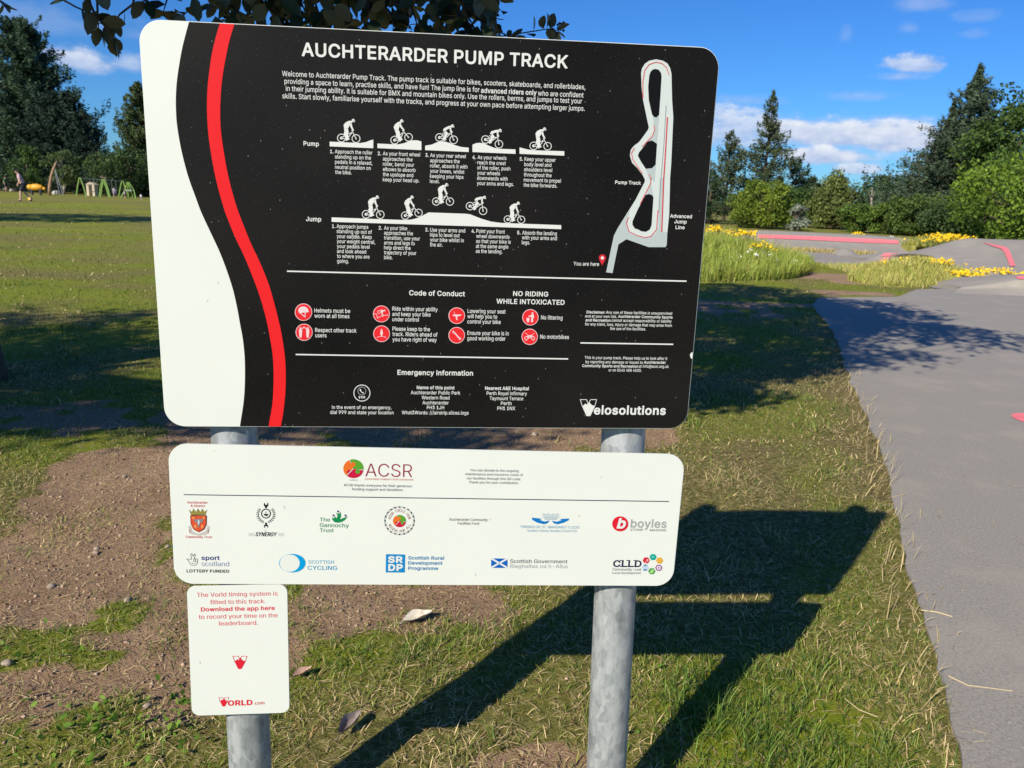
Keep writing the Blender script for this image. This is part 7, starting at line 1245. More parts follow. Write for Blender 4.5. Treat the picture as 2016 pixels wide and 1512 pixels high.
def conifer(px, top_py, d, r, label, col, low=.1, levels=None, sparse=1.0, tip=1.0, bark=None, power=.85, droop=.3, leaf=.34, dens=3, name='conifer_tree', group='tall conifers at the edge of the park'):
    root, h = tree_root(name, px, top_py, d, label, 'tree', group)
    g = Geo(); k = 9; bend = RNG.normal(0, .012 * h, (k, 2)); bend[0] = 0
    g.tube([(bend[i, 0] * i / k, bend[i, 1] * i / k, h * .98 * i / (k - 1)) for i in range(k)], [h * .017 * (1 - .93 * i / (k - 1)) + .012 for i in range(k)], 8); trunk = g
    levels = int((levels or h * 2.6) * 1.5); P, A, S, C = [], [], [], []
    for li in range(levels):
        u0 = low + (1 - low) * li / levels
        for b in range(RNG.integers(5, 8)):
            if RNG.uniform() > sparse and u0 < .9: continue
            u = min(max(u0 + RNG.uniform(-.6, .6) / levels, low), .99); z = u * h; env = r * max(1 - (u - low) / (1 - low), 0) ** power
            a = RNG.uniform(0, 2 * math.pi); Lb = env * (RNG.uniform(.45, .85) if RNG.uniform() < .55 else RNG.uniform(.85, 1.22)) * (.8 + .4 * float(vnoise(np.array([a * 1.1]), np.array([z * .6]), int(px) % 50)[0])) + .08
            sl = .5 * u - droop * (1 - u) + RNG.normal(0, .12); out = np.array([math.cos(a), math.sin(a), 0]); lat = np.array([-out[1], out[0], 0])
            n = int(5 + Lb * 6); t = RNG.uniform(.15, 1, n) ** .75; rise = RNG.uniform(.08, .30) * Lb
            q = out * (t * Lb)[:, None]; q[:, 2] += z + sl * t * Lb + rise * t ** 2.5 - .04
            if Lb > .6: trunk.tube([(0, 0, z - .02), out * Lb * .5 + np.array([0, 0, z + sl * Lb * .5]), out * Lb * .9 + np.array([0, 0, z + sl * Lb * .9 + rise * .75])], [.024 * Lb ** .6, .013, .005], 4, False)
            spread_ = .20 * Lb * (1.1 - t) + .07; sh = RNG.uniform(.65, 1.3)
            for rep in range(dens):
                off = RNG.uniform(-1, 1, n); p = q + lat * (off * spread_)[:, None]; p[:, 2] += RNG.normal(-.04, .07 + .035 * Lb, n) - np.abs(off) * spread_ * .35
                P.append(p); A.append(out * .7 + lat * np.sign(off)[:, None] * .6 + np.array([0, 0, .05]) + RNG.normal(0, .45, (n, 3))); S.append(RNG.uniform(.5, 1.2, n) * leaf * .8 * (.6 + .4 * min(1, Lb)))
                C.append(np.array(col) * 1.75 * sh * RNG.uniform(.65, 1.3, (n, 1)))
    P, A, S, C = map(np.concatenate, (P, A, S, C)); V, Fc, C = diamonds(P, A, S, S * .30, C)
    trunk.build('trunk', bark or M_BARK, root, True); np_mesh('crown', V, Fc, M_NEEDLE, root, C); return root
def broadleaf(px, top_py, d, r, label, cols, base=.08, rz=None, leaf=.2, clumps=60, per=95, bark=None, cone=0.0, trunk_r=.02, name='broadleaf_tree', group='leafy trees and bushes at the edge of the park', root_loc=None, height=None, cr=.27, gap=1.0):
    if root_loc is None: root, h = tree_root(name, px, top_py, d, label, 'tree' if 'shrub' not in name and 'bush' not in name else 'bush', group)
    else: root, h = empty(name, root_loc, 0, label, 'tree', group), height
    z0 = base * h; hz = (h - z0) / 2; zc = z0 + hz; P, A, S, C, ctr = [], [], [], [], []
    for i in range(clumps):
        th = RNG.uniform(0, 2 * math.pi); v = RNG.uniform(-1, 1); rad = RNG.uniform(.45, 1.0) ** .6
        rr = math.sqrt(max(0, 1 - v * v)); w = 1.0 - cone * (v + 1) / 2
        lump = .82 + .36 * float(vnoise(np.array([th * 1.3 + d]), np.array([v * 2.1 + px * .1]), 4)[0])
        k = cr * r * RNG.uniform(.65, 1.25)
        c = np.array([math.cos(th) * rr * r * rad * w * lump, math.sin(th) * rr * r * rad * w * lump, zc + v * hz * rad * (1 if v < 0 else lump)])
        c[2] = min(c[2], h - k * .55); ctr.append((c, k))
        n = int(per * RNG.uniform(.7, 1.3) * gap); nv = unit(RNG.normal(0, 1, (n, 3))); q = c + nv * (k * RNG.uniform(.35, 1.08, n) ** .7)[:, None] * np.array([1, 1, .8])
        q = q[q[:, 2] > .05]; n = len(q); nv = nv[:n]
        tone = RNG.uniform(.68, 1.3); t = RNG.uniform(0, 1)
        base_c = np.array(cols[0]) * (1 - t) + np.array(cols[1]) * t
        P.append(q); A.append(nv * .4 + RNG.normal(0, .6, (n, 3)) + np.array([0, 0, -.25])); S.append(RNG.uniform(.6, 1.25, n) * leaf); C.append(base_c * 1.3 * tone * RNG.uniform(.75, 1.25, (n, 1)))
    P, A, S, C = map(np.concatenate, (P, A, S, C)); V, Fc, C = diamonds(P, A, S, S * .62, C)
    g = Geo(); tr = trunk_r * h + .02
    g.tube([(0, 0, 0), (.02 * h, .01 * h, h * .25), (0, 0, h * .55), (.01 * h, 0, h * .8)], [tr * 1.15, tr * .85, tr * .5, tr * .15], 8)
    for c, k in ctr[:14]: g.tube([(0, 0, max(.1 * h, c[2] - .35 * h)), tuple(c * np.array([.5, .5, 1]) + np.array([0, 0, -.1 * h])), tuple(c)], [tr * .42, tr * .25, tr * .08], 5, False)
    g.build('trunk', bark or M_BARK, root, True); np_mesh('crown', V, Fc, M_LEAF, root, C); return root
BLUEG, DKG, SPR = (.042, .070, .040), (.022, .038, .017), (.055, .074, .036)
# right-hand side, behind the track
conifer(1524, 176, 62, 3.6, 'tall ragged conifer rising above the bushes just beyond the sign', SPR, .10, sparse=.9, droop=.22, power=1.15, dens=5, leaf=.36)
conifer(1442, 255, 60, 2.5, 'shorter thin-topped conifer with a bare lower trunk beside the black board', (.055, .07, .034), .18, sparse=.8, droop=.15, power=.9, dens=5, leaf=.34)
conifer(1403, 330, 54, 2.3, 'low dark conifer half hidden by the black board', (.03, .05, .022), .05, droop=.35, dens=5)
conifer(1572, 312, 66, 2.6, 'dark narrow conifer in the shade behind the tall ragged one', DKG, .03, droop=.3, dens=5, power=.6)
conifer(1933, 124, 50, 6.2, 'biggest spruce with long drooping boughs above the yellow flowers', (.05, .072, .042), .07, levels=52, droop=.34, power=1.25, sparse=.95, leaf=.36, dens=5)
conifer(1880, 198, 51.5, 3.2, 'second leader of spruce close on the biggest spruce', (.05, .07, .04), .12, levels=36, droop=.3, power=1.25, dens=5)
broadleaf(1650, 331, 52, 2.25, 'dense light green cone-shaped tree standing alone behind the berm', [(.15, .18, .05), (.11, .14, .04)], .0, leaf=.17, clumps=120, per=90, cone=.86, cr=.22)
broadleaf(1502, 356, 48, 1.9, 'round yellow-green bush behind the grassy bank', [(.16, .20, .022), (.10, .15, .022)], .02, leaf=.17, clumps=80, name='round_bush')
broadleaf(1560, 368, 54, 1.9, 'mid green tree tucked behind the round yellow-green bush', [(.065, .12, .028), (.045, .09, .022)], .02)
broadleaf(1571, 402, 46, .75, 'silvery grey-leaved shrub beside the round yellow-green bush', [(.24, .26, .20), (.16, .19, .14)], .02, leaf=.12, clumps=34, per=70, name='silver_shrub', gap=.8)
broadleaf(1604, 344, 66, 1.25, 'small dark round-headed tree left of the light green cone', [(.028, .052, .022), (.04, .07, .025)], .05)
broadleaf(1752, 347, 62, 2.6, 'broad dark green tree with a domed head behind the berm', [(.035, .072, .024), (.05, .09, .028)], .02, leaf=.24, clumps=80)
broadleaf(1700, 405, 47, 1.3, 'bright green shrub right of the light green cone', [(.10, .155, .026), (.07, .12, .025)], .0, leaf=.16, clumps=46, name='green_shrub')
broadleaf(1760, 398, 46, 1.35, 'bright green shrub below the broad dome-headed tree', [(.115, .165, .028), (.075, .125, .026)], .0, leaf=.16, clumps=46, name='green_shrub')
broadleaf(1818, 384, 45, 1.7, 'olive green shrub under the long spruce boughs', [(.06, .095, .022), (.085, .125, .028)], .0, leaf=.17, clumps=60, name='green_shrub')
broadleaf(1885, 396, 43, 1.9, 'dark shrub behind the big clump of yellow flowers', [(.04, .07, .026), (.06, .092, .032)], .0, leaf=.17, clumps=64, name='green_shrub')
broadleaf(2066, 172, 47, 3.9, 'tall broadleaf tree rising over the right end of the track', [(.052, .092, .022), (.07, .115, .025)], .0, leaf=.25, clumps=170, per=120, cr=.2)
broadleaf(2040, 296, 36, 2.6, 'sunlit bright green tree in front of the tall broadleaf', [(.135, .20, .022), (.09, .15, .022)], .0, leaf=.19, clumps=80)
broadleaf(1950, 360, 41, 1.7, 'mid green bush between the biggest spruce and the sunlit tree', [(.07, .115, .024), (.10, .15, .026)], .0, leaf=.17, clumps=60, name='green_bush')
b0 = at(1719, 368, 51); g = Geo(); root = empty('dead_tree', (b0[0], b0[1], 0), 0, 'bare grey dead trunk among the shrubs by the light green cone', 'tree')
g.tube([(0, 0, 0), (.05, 0, b0[2] * .6), (-.06, 0, b0[2])], [.09, .06, .015], 7); g.tube([(.04, 0, b0[2] * .66), (-.2, .1, b0[2] * .9)], [.03, .008], 5); g.tube([(.03, 0, b0[2] * .7), (.2, .1, b0[2] * .92)], [.025, .008], 5); g.build('trunk', M_PALEBARK, root)
# left-hand side, beyond the playing field
conifer(38, 42, 84, 6.2, 'huge blue-green conifer at the left edge of the field', BLUEG, .05, levels=56, droop=.2, power=.5, leaf=.55, sparse=1.0, dens=6)
conifer(-60, 70, 88, 6.2, 'second huge conifer cut off by the left edge', BLUEG, .05, droop=.2, power=.5, leaf=.5, dens=5)
conifer(112, 190, 80, 4.6, 'dark wide-spreading conifer right of the huge blue-green one', (.024, .040, .027), .03, levels=46, droop=.05, power=.45, leaf=.5, dens=6)
conifer(162, 222, 78, 2.7, 'dark conifer with one tufted top right of the wide-spreading one', (.022, .04, .028), .03, droop=.05, power=.5, sparse=.9, dens=5, leaf=.42)
conifer(188, 295, 77, 2.1, 'lowest dark conifer beside the gap of sky', (.026, .045, .026), .03, droop=.0, power=.5, dens=5, leaf=.42)
conifer(270, 160, 80, 3.9, 'pointed conifer tight against the left side of the sign', (.06, .082, .03), .02, levels=50, droop=.3, power=.8, leaf=.42, dens=6)
broadleaf(48, 284, 69, 1.75, 'slim bright green young tree behind the walking person', [(.075, .125, .03), (.05, .095, .025)], .1, leaf=.19, clumps=48, cone=.5)
broadleaf(118, 296, 67, 1.65, 'young tree behind the curved log mast', [(.085, .115, .04), (.06, .09, .03)], .22, leaf=.19, clumps=44, per=70, trunk_r=.016, bark=M_PALEBARK)
broadleaf(203, 300, 67, 1.6, 'young tree with a slender pale trunk among the green swing frames', [(.06, .095, .035), (.08, .12, .035)], .36, leaf=.19, clumps=40, per=70, trunk_r=.014, bark=M_PALEBARK)
broadleaf(250, 292, 70, 2.0, 'soft green young tree below the pointed conifer', [(.07, .105, .032), (.05, .085, .028)], .08, leaf=.2, clumps=54)
for px, tp, d_, r_, lb in ((15, 345, 73, 2.2, 'dark low bush behind the pale boulders'), (75, 350, 73, 2.0, 'dark low bush behind the yellow play drum'), (150, 346, 74, 2.4, 'dark low bush between the log mast and the play hut'), (225, 350, 73, 2.0, 'dark low bush behind the far swing frames'), (285, 352, 72, 1.6, 'dark low bush against the edge of the sign')):
    broadleaf(px, tp, d_, r_, lb, [(.03, .052, .02), (.045, .07, .025)], .0, leaf=.2, clumps=40, per=80, name='low_bush')
# beyond the left edge: the tree whose shadow lies across the field
broadleaf(0, 0, 0, 3.6, 'tree out of view whose shadow bars the far field', [(.05, .09, .025), (.07, .11, .03)], .45, leaf=.34, clumps=60, per=60, root_loc=(-23.0, 20.0, 0), height=9.6, group=None, gap=1.2)

# ------------------------------------------------------------------ the whitebeam over the sign
M_WB = leafy('whitebeam_leaves', .12, .45, .4, under=(.085, .095, .06))
M_TWIG = simple('twig_bark', (.045, .032, .024), .8, 0, .2, .3, 30)
LT = np.array([(0, 0, 0), (-.30, .28, .05), (0, .28, 0), (.30, .28, .05), (-.34, .58, .06), (0, .60, -.01), (.34, .58, .06), (-.2, .84, .03), (0, .85, -.02), (.2, .84, .03), (0, 1.0, -.05)], float)
LTF3 = np.array([(0, 2, 1), (0, 3, 2), (7, 8, 10), (8, 9, 10)]); LTF4 = np.array([(1, 2, 5, 4), (2, 3, 6, 5), (4, 5, 8, 7), (5, 6, 9, 8)])
def leaves(name, pos, axis, size, col, mat, parent, up=None):
    """real leaf blades, folded along the midrib: stalk point, direction, length"""
    n = len(pos); y = unit(np.asarray(axis, float)); r = unit(RNG.normal(0, .55, (n, 3)) + (np.array([0, 0, 1.0]) if up is None else up)); x = unit(np.cross(y, r)); z = np.cross(x, y)
    curl = RNG.uniform(-1.5, 2.2, (n, 1)); wd = RNG.uniform(.75, 1.1, (n, 1, 1))
    T = np.repeat(LT[None], n, 0); T[..., 2] = T[..., 2] * curl - .12 * T[..., 1] ** 2 * RNG.uniform(0, 1.6, (n, 1)); T[..., 0:1] *= wd
    V = pos[:, None] + (T[..., 0:1] * x[:, None] + T[..., 1:2] * y[:, None] + T[..., 2:3] * z[:, None]) * size[:, None, None]
    b = np.arange(n)[:, None, None] * 11
    return np_mesh(name, V.reshape(-1, 3), [(b + LTF3[None]).reshape(-1, 3), (b + LTF4[None]).reshape(-1, 4)], mat, parent, np.repeat(col, 11, 0), True)
tree1 = empty('whitebeam_tree', (-3.87, 5.5, 0), 0, 'broadleaf tree at the left edge whose leafy boughs hang over the sign', 'tree')
T1 = np.array([-3.87, 5.5, 0.0])
tw, LP, LA, LS = Geo(), [], [], []
tk = Geo(); tk.tube([(0, 0, -.05), (0, 0, .12), (-.02, 0, .5), (.0, .0, 1.4), (.08, -.05, 2.3), (.1, -.1, 3.2), (.2, 0, 4.6)], [.215, .185, .168, .16, .15, .12, .05], 14)
def limb(pts, r): tk.tube([np.array(p) - T1 for p in pts], r, 8)
HUB = [(-2.6, 4.5, 3.05), (-1.5, 3.7, 3.1), (-.7, 3.35, 2.95), (.0, 3.3, 2.8)]
limb([(-3.8, 5.45, 2.2), (-3.3, 5.0, 2.75)] + HUB, [.085, .075, .06, .045, .03, .018])
limb([(-3.79, 5.4, 2.7), (-2.4, 5.2, 3.7), (-.8, 5.2, 4.1), (.6, 5.3, 4.3)], [.09, .07, .045, .02]); limb([(-3.7, 5.4, 3.2), (-2.6, 5.9, 4.4), (-1.2, 6.1, 4.7)], [.08, .05, .02])
def sprig(px_pts, d, dens, size=.085, r0=.006, spreadpx=10, tipn=3):
    """a twig drawn where the photo shows one, leaves along it"""
    P = [at(px, py, d + .12 * i / len(px_pts)) for i, (px, py) in enumerate(px_pts)]
    tw.tube([p - T1 for p in P], list(np.linspace(r0, .0018, len(P))), 6)
    for i in range(len(P) - 1):
        L_ = np.linalg.norm(P[i + 1] - P[i]); n = max(1, int(L_ * dens)); dr = unit(P[i + 1] - P[i])
        for k in range(n):
            p = P[i] + (P[i + 1] - P[i]) * (k + RNG.uniform(0, 1)) / n; LP.append(p); LA.append(dr * .5 + RNG.normal(0, .55, 3) + np.array([0, 0, -.35])); LS.append(size * RNG.uniform(.65, 1.2))
    for k in range(tipn): LP.append(P[-1]); LA.append(unit(P[-1] - P[-2]) + RNG.normal(0, .55, 3)); LS.append(size * RNG.uniform(.7, 1.1))
    return P
for pts, d_, dens in (([(60, -60), (110, -8), (150, 14), (188, 30)], 3.0, 26), ([(150, -50), (188, 30), (215, 62), (228, 74)], 3.0, 20), ([(275, -60), (262, 8), (236, 28), (222, 48)], 3.05, 12), ([(190, -50), (192, 20), (194, 55)], 3.02, 14),
    ([(-30, -30), (5, 8)], 3.2, 20), ([(330, -60), (300, -12), (285, 2)], 3.05, 26), ([(345, -60), (330, -5), (322, 22)], 3.1, 30), ([(380, -50), (378, 10), (362, 30)], 3.1, 34), ([(400, -70), (430, 2), (452, 40), (470, 70)], 3.15, 26),
    ([(395, -60), (450, 10), (486, 34), (506, 60)], 3.2, 22), ([(470, -60), (510, 0), (560, 40), (590, 60)], 3.2, 34), ([(560, -60), (570, -4), (586, 26), (600, 60)], 3.1, 24), ([(600, -60), (622, 10), (632, 40), (650, 66)], 3.2, 14),
    ([(680, -70), (684, -6), (690, 36), (686, 60)], 3.15, 30), ([(700, -60), (722, -2), (740, 40), (742, 70)], 3.2, 32), ([(760, -70), (770, 0), (776, 50), (790, 80)], 3.25, 30), ([(800, -70), (806, 0), (822, 50), (842, 80)], 3.2, 32),
    ([(850, -70), (866, -2), (880, 40), (870, 80)], 3.3, 32), ([(900, -70), (908, 0), (924, 36), (940, 66)], 3.25, 30), ([(940, -70), (944, -6), (956, 20)], 3.3, 30), ([(890, 20), (930, 52), (960, 74), (990, 84)], 3.3, 26), ([(930, 30), (975, 58), (1010, 76)], 3.35, 24)):
    sprig(pts, d_, dens, .078)
tipP = sprig([(985, 72), (1022, 66), (1060, 60), (1078, 57), (1098, 60)], 3.3, 7, .06, .003, 6, 2)
for px, py, dx, dz in ((1070, 57, -.2, 1), (1076, 57, .05, 1), (1083, 56, .25, 1), (1092, 60, .5, -1), (1050, 62, .0, 1), (1040, 66, .3, -.2), (1012, 70, .2, -.7)):
    LP.append(at(px, py, 3.4)); LA.append(np.array([dx, RNG.normal(0, .3), dz])); LS.append(.06)
for k in range(16):                           # small fruit bunches at the tip
    p = at(1098 + RNG.uniform(-2, 14), 52 + RNG.uniform(-8, 10), 3.42) if k < 9 else at(976 + RNG.uniform(-12, 12), 22 + RNG.uniform(-6, 20), 3.35)
    q = p - T1; tw.add([q + np.array(v) * .0065 for v in ((1, 0, 0), (-1, 0, 0), (0, 1, 0), (0, -1, 0), (0, 0, 1), (0, 0, -1))], [(0, 2, 4), (2, 1, 4), (1, 3, 4), (3, 0, 4), (2, 0, 5), (1, 2, 5), (3, 1, 5), (0, 3, 5)])
    tw.tube([q, (tipP[-1] if k < 9 else at(960, 20, 3.35)) - T1], [.0012, .0012], 3, False)
# the mass of leaf above the frame that fills the top edge and shades the ground beyond the sign
x = RNG.uniform(410, 985, 620); py = -RNG.uniform(0, 1, 620) ** 1.2 * 190 + 34 + 38 * (x - 410) / 575; keep = (py < 24) | (RNG.uniform(0, 1, 620) < .9)
for a, b_ in zip(x[keep], py[keep]): LP.append(at(a, b_, RNG.uniform(3.0, 3.6))); LA.append(RNG.normal(0, .6, 3) + np.array([0, 0, -.55])); LS.append(.08 * RNG.uniform(.7, 1.15))
def canopy(polys, z0, z1, size=.1, clump=.28, inner=22):
    """leaf sprays placed where they must hang to throw the shade the photo shows: ground polygon, leaves per square metre"""
    for poly, dens in polys:
        G_ = np.array([ground_at(*p)[:2] for p in poly]); lo, hi = G_.min(0), G_.max(0); A = (hi - lo).prod(); n = int(A * dens / inner) + 1
        c = lo + RNG.uniform(0, 1, (n, 2)) * (hi - lo); c = c[in_poly(c[:, 0], c[:, 1], [tuple(p) for p in G_])]
        for gxy in c:
            z = RNG.uniform(z0, z1); p = np.array([gxy[0] - SUND[0] / -SUND[2] * z, gxy[1] - SUND[1] / -SUND[2] * z, z])
            if p[2] < EYE + .235 * p[1] + .25 and abs(p[0]) < .7 * p[1] + .4: continue
            m = RNG.integers(int(inner * .6), int(inner * 1.4)); ax = unit(RNG.normal(0, 1, 3) * np.array([1, 1, .35])); s_ = RNG.uniform(-1, 1, m) * clump * 1.4
            q = p + ax * s_[:, None] + RNG.normal(0, clump * .28, (m, 3))
            yield p, ax, q
hubs = [np.array(h_) for h_ in HUB] + [np.array(v) for v in ((-.8, 5.2, 4.1), (.6, 5.3, 4.3), (-2.4, 5.2, 3.7), (-1.2, 6.1, 4.7), (-2.6, 5.9, 4.4))]
P1 = [([(1330, 556), (1480, 560), (1610, 578), (1700, 612), (1740, 640), (1680, 690), (1652, 716), (1560, 742), (1330, 742)], 1250), ([(1660, 590), (1760, 600), (1850, 625), (1880, 650), (1800, 680), (1690, 680)], 620), ([(1660, 688), (1740, 690), (1720, 735), (1655, 742)], 380),
      ([(1800, 640), (1900, 650), (2010, 655), (1985, 690), (1900, 690), (1830, 668)], 480), ([(1740, 690), (1790, 690), (1850, 705), (1760, 712)], 420), ([(1050, 560), (1330, 556), (1330, 742), (1050, 742)], 270)]
for p, ax, q in canopy(P1, 3.5, 4.6, clump=.24, inner=34):
    LP.extend(q); LA.extend(RNG.normal(0, .7, (len(q), 3)) + np.array([0, 0, -.4])); LS.extend(.095 * RNG.uniform(.7, 1.2, len(q)))
    h_ = min(hubs, key=lambda v: np.linalg.norm(v - p)); tw.tube([h_ - T1, (h_ * .45 + p * .55) + np.array([0, 0, .12]) - T1, p - T1, p + ax * .35 - T1], [.014, .008, .005, .002], 5, False)
base_n = len(LP)
low = [np.array(p) for p in LP if p[2] < 2.75 and p[1] < 4]
for p in low[::2]:                            # boughs higher up that keep the hanging sprays in shade
    q = p - np.array(SUND) * RNG.uniform(.7, 2.4) + RNG.normal(0, .06, 3)
    if q[2] > EYE + .27 * q[1] + .2:
        for k in range(5): LP.append(q + RNG.normal(0, .09, 3)); LA.append(RNG.normal(0, .8, 3) + np.array([0, 0, -.3])); LS.append(.095 * RNG.uniform(.8, 1.25))
LP, LA, LS = np.array(LP), np.array(LA), np.array(LS); t = RNG.uniform(0, 1, (len(LP), 1))
LC = (np.array([.016, .028, .010]) * (1 - t) + np.array([.042, .060, .018]) * t)
_q = (LP - EYEP) @ CAM; _px, _py = 1008 + F * _q[:, 0] / _q[:, 2], 756 + F * _q[:, 1] / _q[:, 2]
ok = ~((_q[:, 2] > 0) & (_px > -20) & (_px < 2040) & (_py > -30) & ((_px > 1120) | (_py > 100)))   # no stray leaf hangs lower than the boughs do
LP, LA, LS, LC = LP[ok], LA[ok], LS[ok], LC[ok]
LC[RNG.uniform(0, 1, len(LC)) < .10] = (.12, .14, .085)
leaves('crown', LP - T1, LA, LS, LC, M_WB, tree1); tk.build('trunk', M_BARK, tree1, True); tw.build('twigs', M_TWIG, tree1)
# a second tree behind the photographer's left shoulder: only its shade is seen
T2 = np.array([-7.3, .3, 0.0]); tree2 = empty('shade_tree', tuple(T2), 0, 'broadleaf tree out of view on the left that shades the near turf', 'tree')
tk, tw, LP, LA, LS = Geo(), Geo(), [], [], []
tk.tube([(0, 0, -.05), (0, 0, .2), (.02, 0, 1.2), (.1, .1, 2.6), (.2, .2, 4.6)], [.26, .2, .18, .14, .06], 12)
P2 = [([(-60, 612), (330, 612), (330, 690), (-60, 690)], 380), ([(-60, 680), (330, 680), (330, 745), (60, 752), (-60, 738)], 420), ([(-60, 815), (60, 805), (180, 790), (320, 764), (330, 800), (120, 850), (-60, 888)], 1250), ([(320, 755), (620, 760), (640, 850), (330, 850)], 380), ([(655, 842), (720, 836), (985, 838), (1000, 866), (930, 888), (740, 886)], 1400)]
for p, ax, q in canopy(P2, 3.0, 5.2):
    LP.extend(q); LA.extend(RNG.normal(0, .7, (len(q), 3)) + np.array([0, 0, -.4])); LS.extend(.10 * RNG.uniform(.7, 1.2, len(q)))
    h_ = T2 + np.array([.15, .15, 2.8 + RNG.uniform(0, 1.6)]); tw.tube([h_ - T2, (h_ * .5 + p * .5) + np.array([0, 0, .15]) - T2, p - T2, p + ax * .35 - T2], [.022, .012, .006, .002], 5, False)
LP, LA, LS = np.array(LP), np.array(LA), np.array(LS); t = RNG.uniform(0, 1, (len(LP), 1))
leaves('crown', LP - T2, LA, LS, np.array([.03, .05, .015]) * (1 - t) + np.array([.07, .10, .025]) * t, M_WB, tree2); tk.build('trunk', M_BARK, tree2, True); tw.build('twigs', M_TWIG, tree2)

# ------------------------------------------------------------------ wild flowers
M_STEM, M_YEL, M_WFL = simple('flower_stems', (.12, .17, .035), .7), simple('ragwort_yellow', (.80, .52, .015), .6, 0, .2, .25, 40), simple('umbel_white', (.72, .72, .66), .6)
def flowers(name, label, px, py, d, w, h, n, mat, group, base_z=0.0, size=.028):
    c = at(px, py, d); root = empty(name, (c[0], c[1], base_z), 0, label, 'wildflowers', group); st, hd = Geo(), Geo()
    for i in range(n):
        x, y = RNG.normal(0, w * .36), RNG.normal(0, w * .25); hh = h * RNG.uniform(.55, 1.1) * (1 - .5 * min(1, abs(x) / w)); tx, ty = x + RNG.normal(0, .04), y + RNG.normal(0, .04)
        if i % 3 == 0: st.tube([(x * .9, y * .9, -.05), (tx, ty, hh)], [.006, .004], 4, False)
        for k in range(3):
            q = np.array([tx, ty, hh]) + RNG.normal(0, .035, 3) * np.array([1, 1, .5]); s_ = size * RNG.uniform(.6, 1.3); nx = unit(RNG.normal(0, .5, 3) + np.array([0, -.5, .8])); u = unit(np.cross(nx, [1, 0, .1])); v = np.cross(nx, u)
            hd.add([q + nx * s_ * .25] + [q + (u * math.cos(a) + v * math.sin(a)) * s_ for a in np.linspace(0, 2 * math.pi, 6, False)], [(0, 1 + j, 1 + (j + 1) % 6) for j in range(6)])
    st.build('flower_stalks', M_STEM, root); hd.build('blossoms', mat, root)  # first mesh is bare green stem tubes, without leaves
FG = 'clumps of yellow ragwort beside the track'
for a in (('big dense clump of yellow flowers between berm and right-hand mound', 1868, 486, 25.5, 1.25, .42, 170, .30), ('small yellow clump on the crest of the grassy bank nearest the board', 1410, 458, 21, .42, .22, 30, .62), ('yellow clump on the grassy bank at the left end of the berm', 1466, 466, 20.5, .5, .22, 44, .55),
          ('scattered yellow flowers low on the slope of the grassy bank', 1498, 494, 18.5, .6, .28, 20, .28), ('tiny yellow clump showing behind the top of the berm', 1692, 458, 31, .40, .26, 30, .25), ('yellow flowers along the top of the low grassy hump', 1838, 522, 17.6, 1.1, .2, 60, .22),
          ('yellow flowers at the right foot of the low grassy hump', 1898, 546, 16.6, .8, .18, 50, .06), ('yellow flowers below the bent pink stripe', 1962, 541, 17.8, .75, .2, 56, .04)):
    flowers('ragwort_clump', a[0], a[1], a[2], a[3], a[4], a[5], a[6], M_YEL, FG, a[7])
for a in (('white flowers behind the left part of the berm', 1610, 458, 30.5, 1.5, .3, 26), ('white flowers behind the right end of the berm', 1762, 466, 30, 1.2, .3, 20), ('white flowers among the long grass on the bank', 1500, 520, 16.8, .8, .35, 12)):
    flowers('white_umbel_clump', a[0], a[1], a[2], a[3], a[4], a[5], a[6], M_WFL, 'clumps of white wild flowers', .12, .02)

# ------------------------------------------------------------------ playground at the far side of the field
M_GREENP, M_LOG, M_STEEL, M_ORANGE = simple('green_painted_steel', (.22, .36, .07), .5), simple('peeled_log', (.34, .22, .13), .8, 0, .2, .3, 8), simple('steel_cable', (.42, .43, .44), .45, .5), simple('orange_yellow_plastic', (.72, .34, .015), .5)
M_DARKM, M_HUT, M_ROCK = simple('dark_steel', (.03, .03, .032), .5), simple('pale_timber', (.52, .43, .31), .8, 0, .2, .2, 5), simple('pale_rock', (.50, .46, .42), .9, 0, .2, .3, 6, .5)
def swing(label, pxa, pya, pxb, pyb, basey):
    a, b_ = ground_at(pxa, basey), ground_at(pxb, basey + (pxb - pxa) * .045); d = (a[1] + b_[1]) / 2; a = np.array([a[0], d - .5, 0]); b_ = np.array([b_[0], d + .9, 0]); ctr = (a + b_) / 2
    ha, hb = at(pxa, pya, a[1])[2], at(pxb, pyb, b_[1])[2]; root = empty('swing_frame', tuple(ctr), 0, label, 'swing', 'green play frames'); a0, b0 = a - ctr, b_ - ctr
    for base, hh in ((a0, ha), (b0, hb)):
        for s_ in (-1, 1):
            g = Geo(); g.tube([base + np.array([.38 * s_, 0, 0]), base + np.array([.24 * s_, 0, hh * .5]), base + np.array([.03 * s_, 0, hh])], [.05, .05, .045], 8); g.build('leg', M_GREENP, root)
    g = Geo(); g.tube([a0 + np.array([0, 0, ha - .04]), b0 + np.array([0, 0, hb - .04])], .02, 8); g.build('beam', M_STEEL, root)
    m = (a0 + b0) / 2; mh = (ha + hb) / 2
    for s_ in (-1, 1): g = Geo(); g.tube([m + np.array([.16 * s_, .0, mh - .06]), m + np.array([.16 * s_, 0, .42])], .012, 5); g.build('chain', M_STEEL, root)
    g = Geo(); g.box(tuple(m + np.array([0, 0, .4])), (.42, .18, .04)); g.build('seat', M_DARKM, root)
swing('green swing frame beside the pale play hut', 169, 350, 192, 352.5, 387); swing('green swing frame in the middle of the playground row', 215.5, 353.5, 231.5, 355.5, 388.5)
c = ground_at(255, 391); hh = at(255, 359, c[1])[2]; root = empty('climbing_frame', (c[0], c[1], 0), 0, 'green splayed climbing frame nearest the sign', 'climbing frame', 'green play frames')
for a in (-.95, -.3, .25, .95): g = Geo(); g.tube([(a * .62, .3 if abs(a) < .5 else -.2, 0), (a * .35, .1, hh * .55), (a * .06, 0, hh)], .042, 8); g.build('leg', M_GREENP, root)
